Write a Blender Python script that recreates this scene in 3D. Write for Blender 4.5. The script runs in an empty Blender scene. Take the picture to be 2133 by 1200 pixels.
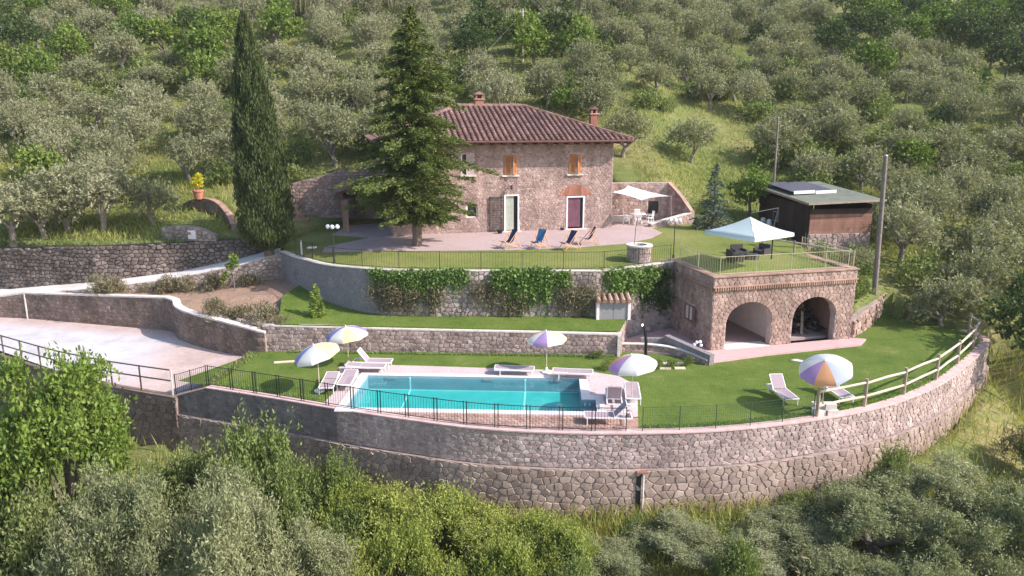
import bpy, bmesh, math, random
import numpy as np
from mathutils import Vector, Matrix
from mathutils.geometry import delaunay_2d_cdt

# ------------------------------------------------------------------ camera, sky, sun, exposure
scene = bpy.context.scene
COL = scene.collection
R = math.radians
cam = bpy.data.cameras.new("camera")
cam.sensor_width = 36.0
cam.lens = 36.0 * 1560.0 / 2133.0
cam.clip_start = 0.1
cam.clip_end = 2000.0
camo = bpy.data.objects.new("camera", cam)
camo.location = (0, 0, 12.4)
camo.rotation_euler = (R(90 - 13), 0, 0)
COL.objects.link(camo)
scene.camera = camo

SUN_EL, SUN_AZ = 38.0, 108.5          # azimuth measured clockwise from +Y (away from the camera)
sx = math.sin(R(SUN_AZ)) * math.cos(R(SUN_EL))
sy = math.cos(R(SUN_AZ)) * math.cos(R(SUN_EL))
sz = math.sin(R(SUN_EL))
world = bpy.data.worlds.new("World")
scene.world = world
world.use_nodes = True
wn = world.node_tree
wn.nodes.clear()
wo = wn.nodes.new("ShaderNodeOutputWorld")
wb = wn.nodes.new("ShaderNodeBackground")
ws = wn.nodes.new("ShaderNodeTexSky")
ws.sky_type = 'NISHITA'
ws.sun_disc = False
ws.sun_elevation = R(SUN_EL)
ws.sun_rotation = R(SUN_AZ)
ws.dust_density = 1.5
wb.inputs[1].default_value = 0.15
wn.links.new(ws.outputs[0], wb.inputs[0])
wn.links.new(wb.outputs[0], wo.inputs[0])
sl = bpy.data.lights.new("sun", 'SUN')
sl.energy = 3.8
sl.angle = R(0.6)
sl.color = (1.0, 0.91, 0.865)
slo = bpy.data.objects.new("sun", sl)
slo.rotation_euler = Vector((sx, sy, sz)).to_track_quat('Z', 'Y').to_euler()
COL.objects.link(slo)
scene.view_settings.view_transform = 'Standard'
scene.view_settings.look = 'None'
scene.view_settings.exposure = 0.95
scene.view_settings.gamma = 1.0
scene.render.engine = 'CYCLES'
scene.cycles.max_bounces = 6
scene.cycles.transparent_max_bounces = 8

rnd = random.Random(7)
CAM = Vector((0, 0, 12.4))

# ------------------------------------------------------------------ materials
def newmat(name):
    m = bpy.data.materials.new(name)
    m.use_nodes = True
    nt = m.node_tree
    b = nt.nodes["Principled BSDF"]
    return m, nt, b

def N(nt, t, **kw):
    n = nt.nodes.new(t)
    for k, v in kw.items():
        setattr(n, k, v)
    return n

def ramp(nt, cols, fac=None, interp='LINEAR'):
    r = N(nt, "ShaderNodeValToRGB")
    e = r.color_ramp.elements
    n = len(cols)
    while len(e) < n:
        e.new(0.5)
    for i, c in enumerate(cols):
        if len(c) == 4:
            e[i].position, c = c[3], c[:3]
        else:
            e[i].position = i / max(1, n - 1)
        e[i].color = (*c, 1)
    r.color_ramp.interpolation = interp
    if fac is not None:
        nt.links.new(fac, r.inputs[0])
    return r

def mixc(nt, a, b, fac, mode='MIX'):
    m = N(nt, "ShaderNodeMix", data_type='RGBA', blend_type=mode)
    if isinstance(fac, (int, float)):
        m.inputs[0].default_value = fac
    else:
        nt.links.new(fac, m.inputs[0])
    for s, i in ((a, 6), (b, 7)):
        if isinstance(s, tuple):
            m.inputs[i].default_value = (*s, 1)
        else:
            nt.links.new(s, m.inputs[i])
    return m.outputs[2]

def noise(nt, scale, detail=4, vec=None, rough=0.6):
    n = N(nt, "ShaderNodeTexNoise")
    n.inputs["Scale"].default_value = scale
    n.inputs["Detail"].default_value = detail
    n.inputs["Roughness"].default_value = rough
    if vec is None:
        g = N(nt, "ShaderNodeNewGeometry")
        vec = g.outputs["Position"]
    nt.links.new(vec, n.inputs["Vector"])
    return n.outputs["Fac"]

def bump(nt, b, h, strength=0.3, dist=0.03):
    n = N(nt, "ShaderNodeBump")
    n.inputs["Strength"].default_value = strength
    n.inputs["Distance"].default_value = dist
    nt.links.new(h, n.inputs["Height"])
    nt.links.new(n.outputs[0], b.inputs["Normal"])

def rand_fac(nt):
    """one random number per loose piece and per object"""
    g = N(nt, "ShaderNodeNewGeometry")
    o = N(nt, "ShaderNodeObjectInfo")
    a = N(nt, "ShaderNodeMath", operation='ADD')
    nt.links.new(g.outputs["Random Per Island"], a.inputs[0])
    nt.links.new(o.outputs["Random"], a.inputs[1])
    f = N(nt, "ShaderNodeMath", operation='FRACT')
    nt.links.new(a.outputs[0], f.inputs[0])
    return f.outputs[0]

def mat_plain(name, col, rough=0.6, metal=0.0, var=0.12, scale=6.0, bmp=0.1, trans=0.0):
    m, nt, b = newmat(name)
    nz = noise(nt, scale, 5)
    lo = tuple(max(0, c * (1 - var)) for c in col)
    hi = tuple(min(1, c * (1 + var)) for c in col)
    r = ramp(nt, [(*lo, 0.3), (*hi, 0.7)], nz)
    nt.links.new(r.outputs[0], b.inputs["Base Color"])
    b.inputs["Roughness"].default_value = rough
    b.inputs["Metallic"].default_value = metal
    if bmp:
        bump(nt, b, noise(nt, scale * 6, 3), bmp, 0.01)
    return m

def mat_stone(name, cols, grain=9.0, stain=None, rough=0.9):
    """cols: ramp of stone tones, picked per stone, with grain and weather stains"""
    m, nt, b = newmat(name)
    c = ramp(nt, cols, rand_fac(nt)).outputs[0]
    g = ramp(nt, [(0.62, 0.62, 0.62), (1.25, 1.22, 1.18)], noise(nt, grain, 6)).outputs[0]
    c = mixc(nt, c, g, 1.0, 'MULTIPLY')
    s = ramp(nt, [(0.72, 0.70, 0.68, 0.35), (1.08, 1.06, 1.05, 0.65)], noise(nt, 0.7, 4)).outputs[0]
    c = mixc(nt, c, s, 0.8, 'MULTIPLY')
    # weather streaks running down the face
    gp_ = N(nt, "ShaderNodeNewGeometry"); mp_ = N(nt, "ShaderNodeMapping"); mp_.inputs["Scale"].default_value = (1.7, 1.7, 0.22)
    nt.links.new(gp_.outputs["Position"], mp_.inputs[0])
    k = ramp(nt, [(0.66, 0.63, 0.61, 0.40), (1.06, 1.05, 1.04, 0.60)], noise(nt, 1.0, 5, vec=mp_.outputs[0])).outputs[0]
    c = mixc(nt, c, k, 0.65, 'MULTIPLY')
    nt.links.new(c, b.inputs["Base Color"])
    b.inputs["Roughness"].default_value = rough
    bump(nt, b, noise(nt, grain * 3, 5), 0.5, 0.02)
    return m

def mat_leaf(name, cols, trans=0.35, tcol=None, patch=0.5):
    m, nt, b = newmat(name)
    o = N(nt, "ShaderNodeObjectInfo")
    g = N(nt, "ShaderNodeNewGeometry")
    a = N(nt, "ShaderNodeMath", operation='MULTIPLY_ADD')
    nt.links.new(g.outputs["Random Per Island"], a.inputs[0])
    a.inputs[1].default_value = 0.55
    mo = N(nt, "ShaderNodeMath", operation='MULTIPLY')
    nt.links.new(o.outputs["Random"], mo.inputs[0])
    mo.inputs[1].default_value = 0.45
    nt.links.new(mo.outputs[0], a.inputs[2])
    c = ramp(nt, cols, a.outputs[0]).outputs[0]
    p = ramp(nt, [(0.8, 0.82, 0.78, 0.35), (1.15, 1.14, 1.1, 0.65)], noise(nt, 0.9, 3)).outputs[0]
    c = mixc(nt, c, p, patch, 'MULTIPLY')
    nt.links.new(c, b.inputs["Base Color"])
    b.inputs["Roughness"].default_value = 0.55
    b.inputs["Specular IOR Level"].default_value = 0.3
    t = N(nt, "ShaderNodeBsdfTranslucent")
    tc = mixc(nt, c, (1.1, 1.2, 0.5), 1.0, 'MULTIPLY')
    nt.links.new(tc, t.inputs[0])
    ms = N(nt, "ShaderNodeMixShader")
    ms.inputs[0].default_value = trans
    out = nt.nodes["Material Output"]
    nt.links.new(b.outputs[0], ms.inputs[1])
    nt.links.new(t.outputs[0], ms.inputs[2])
    nt.links.new(ms.outputs[0], out.inputs[0])
    return m

def mat_ground(name, cols, big=0.15, small=6.0, bmp=0.6, mask=None, rough=0.95, fine=30.0):
    m, nt, b = newmat(name)
    a = N(nt, "ShaderNodeMath", operation='MULTIPLY_ADD')
    nt.links.new(noise(nt, small, 6, rough=0.7), a.inputs[0])
    a.inputs[1].default_value = 0.4
    b2 = N(nt, "ShaderNodeMath", operation='MULTIPLY')
    nt.links.new(noise(nt, big, 5), b2.inputs[0])
    b2.inputs[1].default_value = 0.6
    nt.links.new(b2.outputs[0], a.inputs[2])
    st = N(nt, "ShaderNodeMapRange"); st.inputs[1].default_value = 0.34; st.inputs[2].default_value = 0.66
    nt.links.new(a.outputs[0], st.inputs[0])
    c = ramp(nt, cols, st.outputs[0]).outputs[0]
    f = ramp(nt, [(0.62, 0.62, 0.62, 0.34), (1.3, 1.3, 1.3, 0.66)], noise(nt, fine, 4)).outputs[0]
    c = mixc(nt, c, f, 0.7, 'MULTIPLY')
    nt.links.new(c, b.inputs["Base Color"])
    b.inputs["Roughness"].default_value = rough
    b.inputs["Specular IOR Level"].default_value = 0.2
    bump(nt, b, noise(nt, fine, 5), bmp, 0.05)
    return m

M = {}
M['wall_stone'] = mat_stone("wall_stone", [(0.35, 0.265, 0.25), (0.46, 0.355, 0.335), (0.29, 0.225, 0.215), (0.54, 0.44, 0.415), (0.40, 0.295, 0.265)])
M['grey_stone'] = mat_stone("grey_stone", [(0.42, 0.335, 0.32), (0.50, 0.405, 0.385), (0.36, 0.285, 0.272), (0.60, 0.495, 0.47), (0.45, 0.345, 0.32)])
M['base_stone'] = mat_stone("base_stone", [(0.37, 0.285, 0.245), (0.43, 0.335, 0.29), (0.325, 0.248, 0.215), (0.48, 0.38, 0.33)])
M['house_stone'] = mat_stone("house_stone", [(0.40, 0.29, 0.265), (0.47, 0.35, 0.32), (0.335, 0.24, 0.22), (0.56, 0.44, 0.405), (0.43, 0.30, 0.265)], grain=6)
M['garage_stone'] = mat_stone("garage_stone", [(0.39, 0.275, 0.235), (0.48, 0.345, 0.295), (0.32, 0.225, 0.195), (0.55, 0.415, 0.36), (0.42, 0.28, 0.235)], grain=6)
M['shaded_dry_stone'] = mat_stone("shaded_dry_stone", [(0.15, 0.12, 0.108), (0.22, 0.178, 0.16), (0.115, 0.09, 0.082), (0.28, 0.235, 0.215), (0.175, 0.138, 0.12)])  # dry stone darkened: the shade on the wall above the road put into its colour
M['dry_stone'] = mat_stone("dry_stone", [(0.32, 0.27, 0.255), (0.44, 0.37, 0.35), (0.25, 0.21, 0.20), (0.54, 0.47, 0.445), (0.36, 0.30, 0.275)])
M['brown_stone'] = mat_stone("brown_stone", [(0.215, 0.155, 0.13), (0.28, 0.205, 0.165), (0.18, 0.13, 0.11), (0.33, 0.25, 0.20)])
M['rock'] = mat_stone("rock", [(0.42, 0.36, 0.31), (0.30, 0.25, 0.22), (0.50, 0.44, 0.38)], grain=5)
M['mortar'] = mat_plain("mortar", (0.28, 0.22, 0.195), 0.95, var=0.3, scale=3)
M['light_mortar'] = mat_plain("light_mortar", (0.47, 0.375, 0.35), 0.95, var=0.25, scale=3)
M['render'] = mat_ground("grey_render", [(0.17, 0.155, 0.155), (0.25, 0.23, 0.235), (0.21, 0.19, 0.195), (0.31, 0.285, 0.29)], big=0.5, small=3, bmp=0.4, fine=14)
M['render_stone'] = mat_stone("flush_grey_stone", [(0.225, 0.195, 0.185), (0.285, 0.25, 0.24), (0.19, 0.165, 0.158), (0.33, 0.29, 0.28)])
M['cap'] = mat_plain("pale_cap", (0.62, 0.55, 0.50), 0.8, var=0.2, scale=2.5, bmp=0.3)
M['pink_cap'] = mat_plain("pink_cap", (0.54, 0.375, 0.345), 0.85, var=0.2, scale=2.5, bmp=0.3)
M['brick'] = mat_stone("brick", [(0.40, 0.17, 0.12), (0.48, 0.22, 0.16), (0.34, 0.14, 0.10)], grain=12)
M['brick_light'] = mat_stone("brick_light", [(0.44, 0.29, 0.22), (0.50, 0.34, 0.27), (0.38, 0.24, 0.19)], grain=12)
M['tile'] = mat_stone("roof_tile", [(0.235, 0.14, 0.118), (0.30, 0.18, 0.152), (0.20, 0.115, 0.098), (0.36, 0.235, 0.20)], grain=7, rough=0.85)
M['tile_pan'] = mat_plain("roof_pan", (0.13, 0.06, 0.05), 0.9, var=0.3, scale=3)
M['white'] = mat_plain("white_paint", (0.80, 0.79, 0.77), 0.55, var=0.04, bmp=0.05)
M['white_plaster'] = mat_plain("white_plaster", (0.78, 0.71, 0.69), 0.9, var=0.08, scale=2)
M['rail_paint'] = mat_plain("brown_grey_rail", (0.15, 0.125, 0.105), 0.6, var=0.2)
M['iron'] = mat_plain("dark_iron", (0.035, 0.04, 0.038), 0.5, 0.3, var=0.2)
M['green_iron'] = mat_plain("green_iron", (0.06, 0.10, 0.065), 0.5, 0.2, var=0.2)
M['pale_iron'] = mat_plain("pale_khaki_iron", (0.42, 0.40, 0.26), 0.5, 0.0, var=0.15)
M['wood_rail'] = mat_plain("weathered_rail", (0.50, 0.43, 0.33), 0.8, var=0.2, scale=4, bmp=0.3)
M['wood_post'] = mat_plain("weathered_post", (0.33, 0.255, 0.19), 0.85, var=0.25, scale=4, bmp=0.3)
M['pole_wood'] = mat_plain("pole_wood", (0.20, 0.17, 0.145), 0.85, var=0.25, scale=3, bmp=0.3)
M['shutter'] = mat_plain("orange_wood", (0.46, 0.19, 0.065), 0.5, var=0.2, scale=5)
M['deck_wood'] = mat_plain("orange_frame", (0.62, 0.33, 0.16), 0.5, var=0.15)
M['blue_cloth'] = mat_plain("blue_cloth", (0.02, 0.045, 0.14), 0.9, var=0.25)
M['blue_cloth2'] = mat_plain("mid_blue_cloth", (0.03, 0.13, 0.28), 0.9, var=0.25)
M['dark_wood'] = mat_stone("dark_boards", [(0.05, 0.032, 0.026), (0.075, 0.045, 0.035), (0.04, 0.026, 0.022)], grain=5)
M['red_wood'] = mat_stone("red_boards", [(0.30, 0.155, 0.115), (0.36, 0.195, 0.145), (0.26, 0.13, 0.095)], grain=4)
M['shed_roof'] = mat_ground("green_felt", [(0.10, 0.115, 0.085), (0.17, 0.185, 0.145), (0.14, 0.15, 0.115)], big=0.6, small=4, bmp=0.2)
M['solar'] = mat_plain("solar_cell", (0.16, 0.15, 0.22), 0.18, 0.3, var=0.2)
M['dark'] = mat_plain("dark_opening", (0.02, 0.018, 0.018), 0.7, var=0.3, bmp=0)
M['glass'] = mat_plain("dark_glass", (0.03, 0.033, 0.04), 0.08, 0.0, var=0.2, bmp=0)
M['curtain_green'] = mat_plain("grey_green_shutter", (0.40, 0.42, 0.36), 0.7, var=0.1)
M['curtain_purple'] = mat_plain("purple_curtain", (0.20, 0.085, 0.12), 0.7, var=0.2, scale=3)
M['frame_white'] = mat_plain("white_aluminium", (0.78, 0.75, 0.74), 0.35, 0.0, var=0.05)
M['sling'] = mat_plain("mauve_sling", (0.32, 0.25, 0.28), 0.8, var=0.1, scale=30)
M['terracotta'] = mat_plain("terracotta", (0.50, 0.20, 0.12), 0.8, var=0.15)
M['rattan'] = mat_plain("dark_rattan", (0.045, 0.038, 0.042), 0.6, var=0.3, scale=25, bmp=0.5)
M['cushion'] = mat_plain("pale_cushion", (0.55, 0.53, 0.52), 0.9, var=0.06)
M['bark'] = mat_plain("bark", (0.15, 0.115, 0.09), 0.95, var=0.35, scale=5, bmp=0.8)
M['grey_bark'] = mat_plain("grey_bark", (0.21, 0.18, 0.15), 0.95, var=0.35, scale=5, bmp=0.8)
M['blue_plastic'] = mat_plain("blue_plastic", (0.05, 0.08, 0.35), 0.4)
M['concrete'] = mat_ground("road_concrete", [(0.52, 0.48, 0.45), (0.66, 0.62, 0.58), (0.60, 0.56, 0.53)], big=0.4, small=4, bmp=0.2)
M['grey_door'] = mat_plain("grey_door", (0.27, 0.255, 0.27), 0.5, var=0.06)
M['black'] = mat_plain("black_paint", (0.012, 0.012, 0.014), 0.4, 0.2)
M['steel'] = mat_plain("steel", (0.6, 0.6, 0.62), 0.3, 0.9)
M['lamp_glass'] = mat_plain("white_globe", (0.82, 0.82, 0.84), 0.3, var=0.03, bmp=0)
M['slab'] = mat_plain("yellowish_slab", (0.62, 0.53, 0.40), 0.85, var=0.15)
for k, c in dict(u_white=(0.80, 0.80, 0.78), u_blue=(0.26, 0.29, 0.62), u_yellow=(0.82, 0.78, 0.46), u_purple=(0.46, 0.30, 0.60),
                 u_orange=(0.80, 0.42, 0.22), u_sky=(0.60, 0.66, 0.82), canopy=(0.80, 0.82, 0.82), canopy_blue=(0.62, 0.75, 0.82)).items():
    m = mat_plain(k + "_canvas", c, 0.85, var=0.05, scale=3, bmp=0.05)
    nt = m.node_tree
    t = N(nt, "ShaderNodeBsdfTranslucent")
    t.inputs[0].default_value = (*c, 1)
    ms = N(nt, "ShaderNodeMixShader")
    ms.inputs[0].default_value = 0.48
    nt.links.new(nt.nodes["Principled BSDF"].outputs[0], ms.inputs[1])
    nt.links.new(t.outputs[0], ms.inputs[2])
    nt.links.new(ms.outputs[0], nt.nodes["Material Output"].inputs[0])
    M[k] = m
# leaves
M['olive'] = mat_leaf("olive_leaf", [(0.16, 0.168, 0.088), (0.235, 0.24, 0.138), (0.295, 0.292, 0.182), (0.365, 0.355, 0.24)], 0.3)
M['olive_near'] = mat_leaf("olive_leaf_near", [(0.16, 0.18, 0.08), (0.245, 0.265, 0.138), (0.315, 0.325, 0.19), (0.40, 0.40, 0.265)], 0.3)
M['broad'] = mat_leaf("broad_leaf", [(0.085, 0.14, 0.022), (0.13, 0.20, 0.034), (0.19, 0.26, 0.05), (0.27, 0.31, 0.075)], 0.3)
M['broad_dark'] = mat_leaf("dark_broad_leaf", [(0.045, 0.075, 0.02), (0.07, 0.11, 0.03), (0.10, 0.15, 0.045)], 0.3)
M['shrub'] = mat_leaf("yellow_green_leaf", [(0.18, 0.225, 0.045), (0.25, 0.295, 0.065), (0.32, 0.35, 0.09), (0.38, 0.39, 0.125)], 0.3)
M['shrub_mid'] = mat_leaf("mid_green_leaf", [(0.105, 0.15, 0.04), (0.16, 0.21, 0.062), (0.22, 0.26, 0.09), (0.28, 0.30, 0.125)], 0.3)
M['cypress'] = mat_leaf("cypress_leaf", [(0.035, 0.055, 0.018), (0.06, 0.085, 0.026), (0.095, 0.118, 0.042), (0.155, 0.17, 0.07)], 0.15)
M['spruce'] = mat_leaf("conifer_leaf", [(0.055, 0.085, 0.018), (0.115, 0.15, 0.033), (0.185, 0.21, 0.052), (0.26, 0.265, 0.08)], 0.25)
M['blue_spruce'] = mat_leaf("blue_spruce_leaf", [(0.06, 0.09, 0.07), (0.10, 0.14, 0.11), (0.17, 0.21, 0.18)], 0.15)
M['thuja'] = mat_leaf("thuja_leaf", [(0.13, 0.20, 0.035), (0.20, 0.27, 0.05), (0.27, 0.32, 0.08)], 0.3)
M['yellow'] = mat_leaf("yellow_leaf", [(0.50, 0.45, 0.03), (0.62, 0.56, 0.05), (0.36, 0.38, 0.03)], 0.3)
M['ivy'] = mat_leaf("ivy_leaf", [(0.085, 0.155, 0.035), (0.135, 0.225, 0.05), (0.185, 0.28, 0.072), (0.27, 0.335, 0.11)], 0.3)
M['dry_creeper'] = mat_leaf("dry_creeper", [(0.13, 0.115, 0.065), (0.19, 0.165, 0.10), (0.25, 0.21, 0.14), (0.16, 0.16, 0.075)], 0.25)
M['reed'] = mat_leaf("reed_leaf", [(0.22, 0.20, 0.11), (0.30, 0.27, 0.16), (0.19, 0.20, 0.09)], 0.25)
M['grass_tall'] = mat_leaf("tall_grass", [(0.17, 0.20, 0.04), (0.25, 0.27, 0.065), (0.34, 0.325, 0.105), (0.42, 0.36, 0.15)], 0.35)
# grounds
M['hill'] = mat_ground("hill_ground", [(0.05, 0.08, 0.02), (0.10, 0.13, 0.034), (0.14, 0.16, 0.048), (0.20, 0.19, 0.07), (0.28, 0.23, 0.11)], big=0.13, small=1.5, bmp=0.8, fine=8)
M['lawn'] = mat_ground("mown_lawn", [(0.058, 0.098, 0.014), (0.088, 0.136, 0.021), (0.112, 0.158, 0.028), (0.175, 0.19, 0.055)], big=0.5, small=3, bmp=0.9, fine=14)
M['dry_lawn'] = mat_ground("dry_lawn", [(0.095, 0.13, 0.026), (0.145, 0.175, 0.038), (0.185, 0.20, 0.055), (0.235, 0.225, 0.08)], big=0.35, small=4, bmp=0.9, fine=18)
M['soil'] = mat_ground("bare_soil", [(0.22, 0.145, 0.10), (0.32, 0.215, 0.16), (0.27, 0.185, 0.13), (0.37, 0.27, 0.20)], big=0.6, small=4, bmp=0.9, fine=12)
M['patio'] = mat_ground("patio_paving", [(0.33, 0.245, 0.235), (0.42, 0.325, 0.315), (0.37, 0.28, 0.27), (0.46, 0.365, 0.355)], big=0.3, small=4, bmp=0.25)
M['pink_pave'] = mat_ground("pink_paving", [(0.44, 0.275, 0.275), (0.55, 0.37, 0.365), (0.49, 0.315, 0.31)], big=0.6, small=6, bmp=0.25)
M['deck'] = mat_ground("travertine_deck", [(0.43, 0.335, 0.335), (0.54, 0.44, 0.435), (0.48, 0.38, 0.38), (0.58, 0.49, 0.485)], big=0.7, small=5, bmp=0.15)
M['front_pave'] = mat_stone("front_pavers", [(0.40, 0.255, 0.21), (0.48, 0.325, 0.275), (0.35, 0.225, 0.19), (0.54, 0.40, 0.34)], grain=8)
M['coping'] = mat_plain("white_coping", (0.66, 0.60, 0.59), 0.7, var=0.08, scale=2)

def mat_yard():
    m, nt, b = newmat("gravel_yard")
    g = N(nt, "ShaderNodeNewGeometry")
    sp = N(nt, "ShaderNodeSeparateXYZ")
    nt.links.new(g.outputs["Position"], sp.inputs[0])
    # worn pale gravel in the middle, bare brownish grit along the wall foot and to the east end
    dx = N(nt, "ShaderNodeMapRange"); dx.inputs[1].default_value = -21.5; dx.inputs[2].default_value = -17.0
    nt.links.new(sp.outputs[0], dx.inputs[0])
    dm = N(nt, "ShaderNodeMath", operation='MULTIPLY_ADD')
    nt.links.new(sp.outputs[0], dm.inputs[0]); dm.inputs[1].default_value = 0.27
    nt.links.new(sp.outputs[1], dm.inputs[2])
    dy = N(nt, "ShaderNodeMapRange"); dy.inputs[1].default_value = 35.6; dy.inputs[2].default_value = 37.9
    nt.links.new(dm.outputs[0], dy.inputs[0])
    mx = N(nt, "ShaderNodeMath", operation='MAXIMUM')
    nt.links.new(dx.outputs[0], mx.inputs[0]); nt.links.new(dy.outputs[0], mx.inputs[1])
    ad = N(nt, "ShaderNodeMath", operation='MULTIPLY_ADD')
    nt.links.new(noise(nt, 1.1, 6, rough=0.7), ad.inputs[0]); ad.inputs[1].default_value = 1.1
    nt.links.new(mx.outputs[0], ad.inputs[2])
    f = N(nt, "ShaderNodeMapRange"); f.inputs[1].default_value = 0.62; f.inputs[2].default_value = 1.25
    nt.links.new(ad.outputs[0], f.inputs[0])
    pale = ramp(nt, [(0.46, 0.45, 0.48), (0.60, 0.585, 0.61)], noise(nt, 2.5, 6)).outputs[0]
    grit = ramp(nt, [(0.30, 0.215, 0.19), (0.50, 0.39, 0.36), (0.41, 0.31, 0.28)], noise(nt, 3.5, 6)).outputs[0]
    c = mixc(nt, pale, grit, f.outputs[0])
    fi = ramp(nt, [(0.7, 0.7, 0.7), (1.25, 1.25, 1.25)], noise(nt, 16, 5)).outputs[0]
    c = mixc(nt, c, fi, 0.9, 'MULTIPLY')
    tr = ramp(nt, [(0.8, 0.78, 0.76, 0.38), (1.06, 1.06, 1.06, 0.6)], noise(nt, 0.55, 6, rough=0.75)).outputs[0]
    c = mixc(nt, c, tr, 0.9, 'MULTIPLY')
    nt.links.new(c, b.inputs["Base Color"])
    b.inputs["Roughness"].default_value = 0.95
    bump(nt, b, noise(nt, 25, 5), 0.5, 0.04)
    return m
M['yard'] = mat_yard()

def mat_water():
    m, nt, b = newmat("pool_water")
    nt.nodes.remove(b)
    tr = N(nt, "ShaderNodeBsdfTransparent"); tr.inputs[0].default_value = (0.70, 0.95, 0.97, 1)
    gl = N(nt, "ShaderNodeBsdfGlossy"); gl.inputs[1].default_value = 0.03
    fr = N(nt, "ShaderNodeFresnel")
    ge = N(nt, "ShaderNodeNewGeometry"); mr = N(nt, "ShaderNodeMapRange")      # same reflectance seen from above and below
    mr.inputs[3].default_value = 1.33; mr.inputs[4].default_value = 1 / 1.33
    nt.links.new(ge.outputs["Backfacing"], mr.inputs[0]); nt.links.new(mr.outputs[0], fr.inputs[0])
    bp = N(nt, "ShaderNodeBump"); bp.inputs[0].default_value = 0.3; bp.inputs[1].default_value = 0.05
    nt.links.new(noise(nt, 2.2, 3), bp.inputs["Height"])
    nt.links.new(bp.outputs[0], gl.inputs["Normal"]); nt.links.new(bp.outputs[0], fr.inputs["Normal"])
    mx = N(nt, "ShaderNodeMixShader")
    nt.links.new(fr.outputs[0], mx.inputs[0]); nt.links.new(tr.outputs[0], mx.inputs[1]); nt.links.new(gl.outputs[0], mx.inputs[2])
    nt.links.new(mx.outputs[0], nt.nodes["Material Output"].inputs[0])
    return m
M['water'] = mat_water()
M['liner'] = mat_plain("pool_liner", (0.06, 0.42, 0.385), 0.6, var=0.10, scale=1.2, bmp=0)
M['liner_wall'] = mat_plain("pool_side_liner", (0.22, 0.31, 0.36), 0.6, var=0.08, scale=1.2, bmp=0)
M['liner_line'] = mat_plain("pool_line", (0.50, 0.74, 0.74), 0.6, var=0.03, bmp=0)

# ------------------------------------------------------------------ helpers
class MB:
    def __init__(s):
        s.v = []; s.f = []
    def add(s, vs, fs):
        o = len(s.v)
        s.v += [tuple(v) for v in vs]
        s.f += [tuple(i + o for i in f) for f in fs]
        return s
    def box(s, c, size, rz=0.0, rx=0.0, ry=0.0):
        m = Matrix.Rotation(rz, 3, 'Z') @ Matrix.Rotation(ry, 3, 'Y') @ Matrix.Rotation(rx, 3, 'X')
        h = Vector(size) * 0.5
        vs = []
        for dx, dy, dz in ((-1, -1, -1), (1, -1, -1), (1, 1, -1), (-1, 1, -1), (-1, -1, 1), (1, -1, 1), (1, 1, 1), (-1, 1, 1)):
            vs.append(Vector(c) + m @ Vector((dx * h.x, dy * h.y, dz * h.z)))
        return s.add(vs, [(0, 3, 2, 1), (4, 5, 6, 7), (0, 1, 5, 4), (1, 2, 6, 5), (2, 3, 7, 6), (3, 0, 4, 7)])
    def bar(s, p0, p1, w, h):
        p0, p1 = Vector(p0), Vector(p1)
        d = (p1 - p0).normalized()
        up = Vector((0, 0, 1)) if abs(d.z) < 0.95 else Vector((0, 1, 0))
        a = d.cross(up).normalized() * (w / 2)
        b = a.cross(d).normalized() * (h / 2)
        vs = [p0 - a - b, p0 + a - b, p0 + a + b, p0 - a + b, p1 - a - b, p1 + a - b, p1 + a + b, p1 - a + b]
        return s.add(vs, [(0, 1, 2, 3), (7, 6, 5, 4), (0, 4, 5, 1), (1, 5, 6, 2), (2, 6, 7, 3), (3, 7, 4, 0)])
    def tube(s, pts, radii, n=8, cap=True):
        pts = [Vector(p) for p in pts]
        if isinstance(radii, (int, float)):
            radii = [radii] * len(pts)
        vs = []
        for i, p in enumerate(pts):
            d = (pts[min(i + 1, len(pts) - 1)] - pts[max(i - 1, 0)]).normalized()
            up = Vector((0, 0, 1)) if abs(d.z) < 0.9 else Vector((1, 0, 0))
            a = d.cross(up).normalized(); b = a.cross(d).normalized()
            for k in range(n):
                t = 2 * math.pi * k / n
                vs.append(p + (a * math.cos(t) + b * math.sin(t)) * radii[i])
        fs = []
        for i in range(len(pts) - 1):
            for k in range(n):
                k2 = (k + 1) % n
                fs.append((i * n + k, i * n + k2, (i + 1) * n + k2, (i + 1) * n + k))
        if cap:
            fs.append(tuple(range(n))[::-1]); fs.append(tuple(range((len(pts) - 1) * n, len(pts) * n)))
        return s.add(vs, fs)
    def lathe(s, prof, c=(0, 0, 0), n=16):
        vs = []; fs = []
        for r, z in prof:
            for k in range(n):
                t = 2 * math.pi * k / n
                vs.append((c[0] + r * math.cos(t), c[1] + r * math.sin(t), c[2] + z))
        for i in range(len(prof) - 1):
            for k in range(n):
                k2 = (k + 1) % n
                fs.append((i * n + k, i * n + k2, (i + 1) * n + k2, (i + 1) * n + k))
        fs.append(tuple(range(n))[::-1]); fs.append(tuple(range((len(prof) - 1) * n, len(prof) * n)))
        return s.add(vs, fs)
    def prism(s, poly, z0, z1):
        n = len(poly)
        vs = [(x, y, z0) for x, y in poly] + [(x, y, z1) for x, y in poly]
        fs = [tuple(range(n))[::-1], tuple(range(n, 2 * n))] + [(i, (i + 1) % n, n + (i + 1) % n, n + i) for i in range(n)]
        return s.add(vs, fs)
    def mesh(s, name):
        me = bpy.data.meshes.new(name)
        me.from_pydata(s.v, [], s.f)
        me.update()
        return me
    def build(s, name, mat, parent=None, smooth=False, kind=None):
        me = s.mesh(name)
        return obj(name, me, mat, parent, smooth, kind)

def obj(name, me, mat, parent=None, smooth=False, kind=None):
    if mat is not None and not me.materials:
        me.materials.append(M[mat] if isinstance(mat, str) else mat)
    if smooth:
        me.polygons.foreach_set("use_smooth", [True] * len(me.polygons))
    o = bpy.data.objects.new(name, me)
    COL.objects.link(o)
    if parent is not None:
        o.parent = parent
    if kind:
        o["kind"] = kind
    return o

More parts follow.
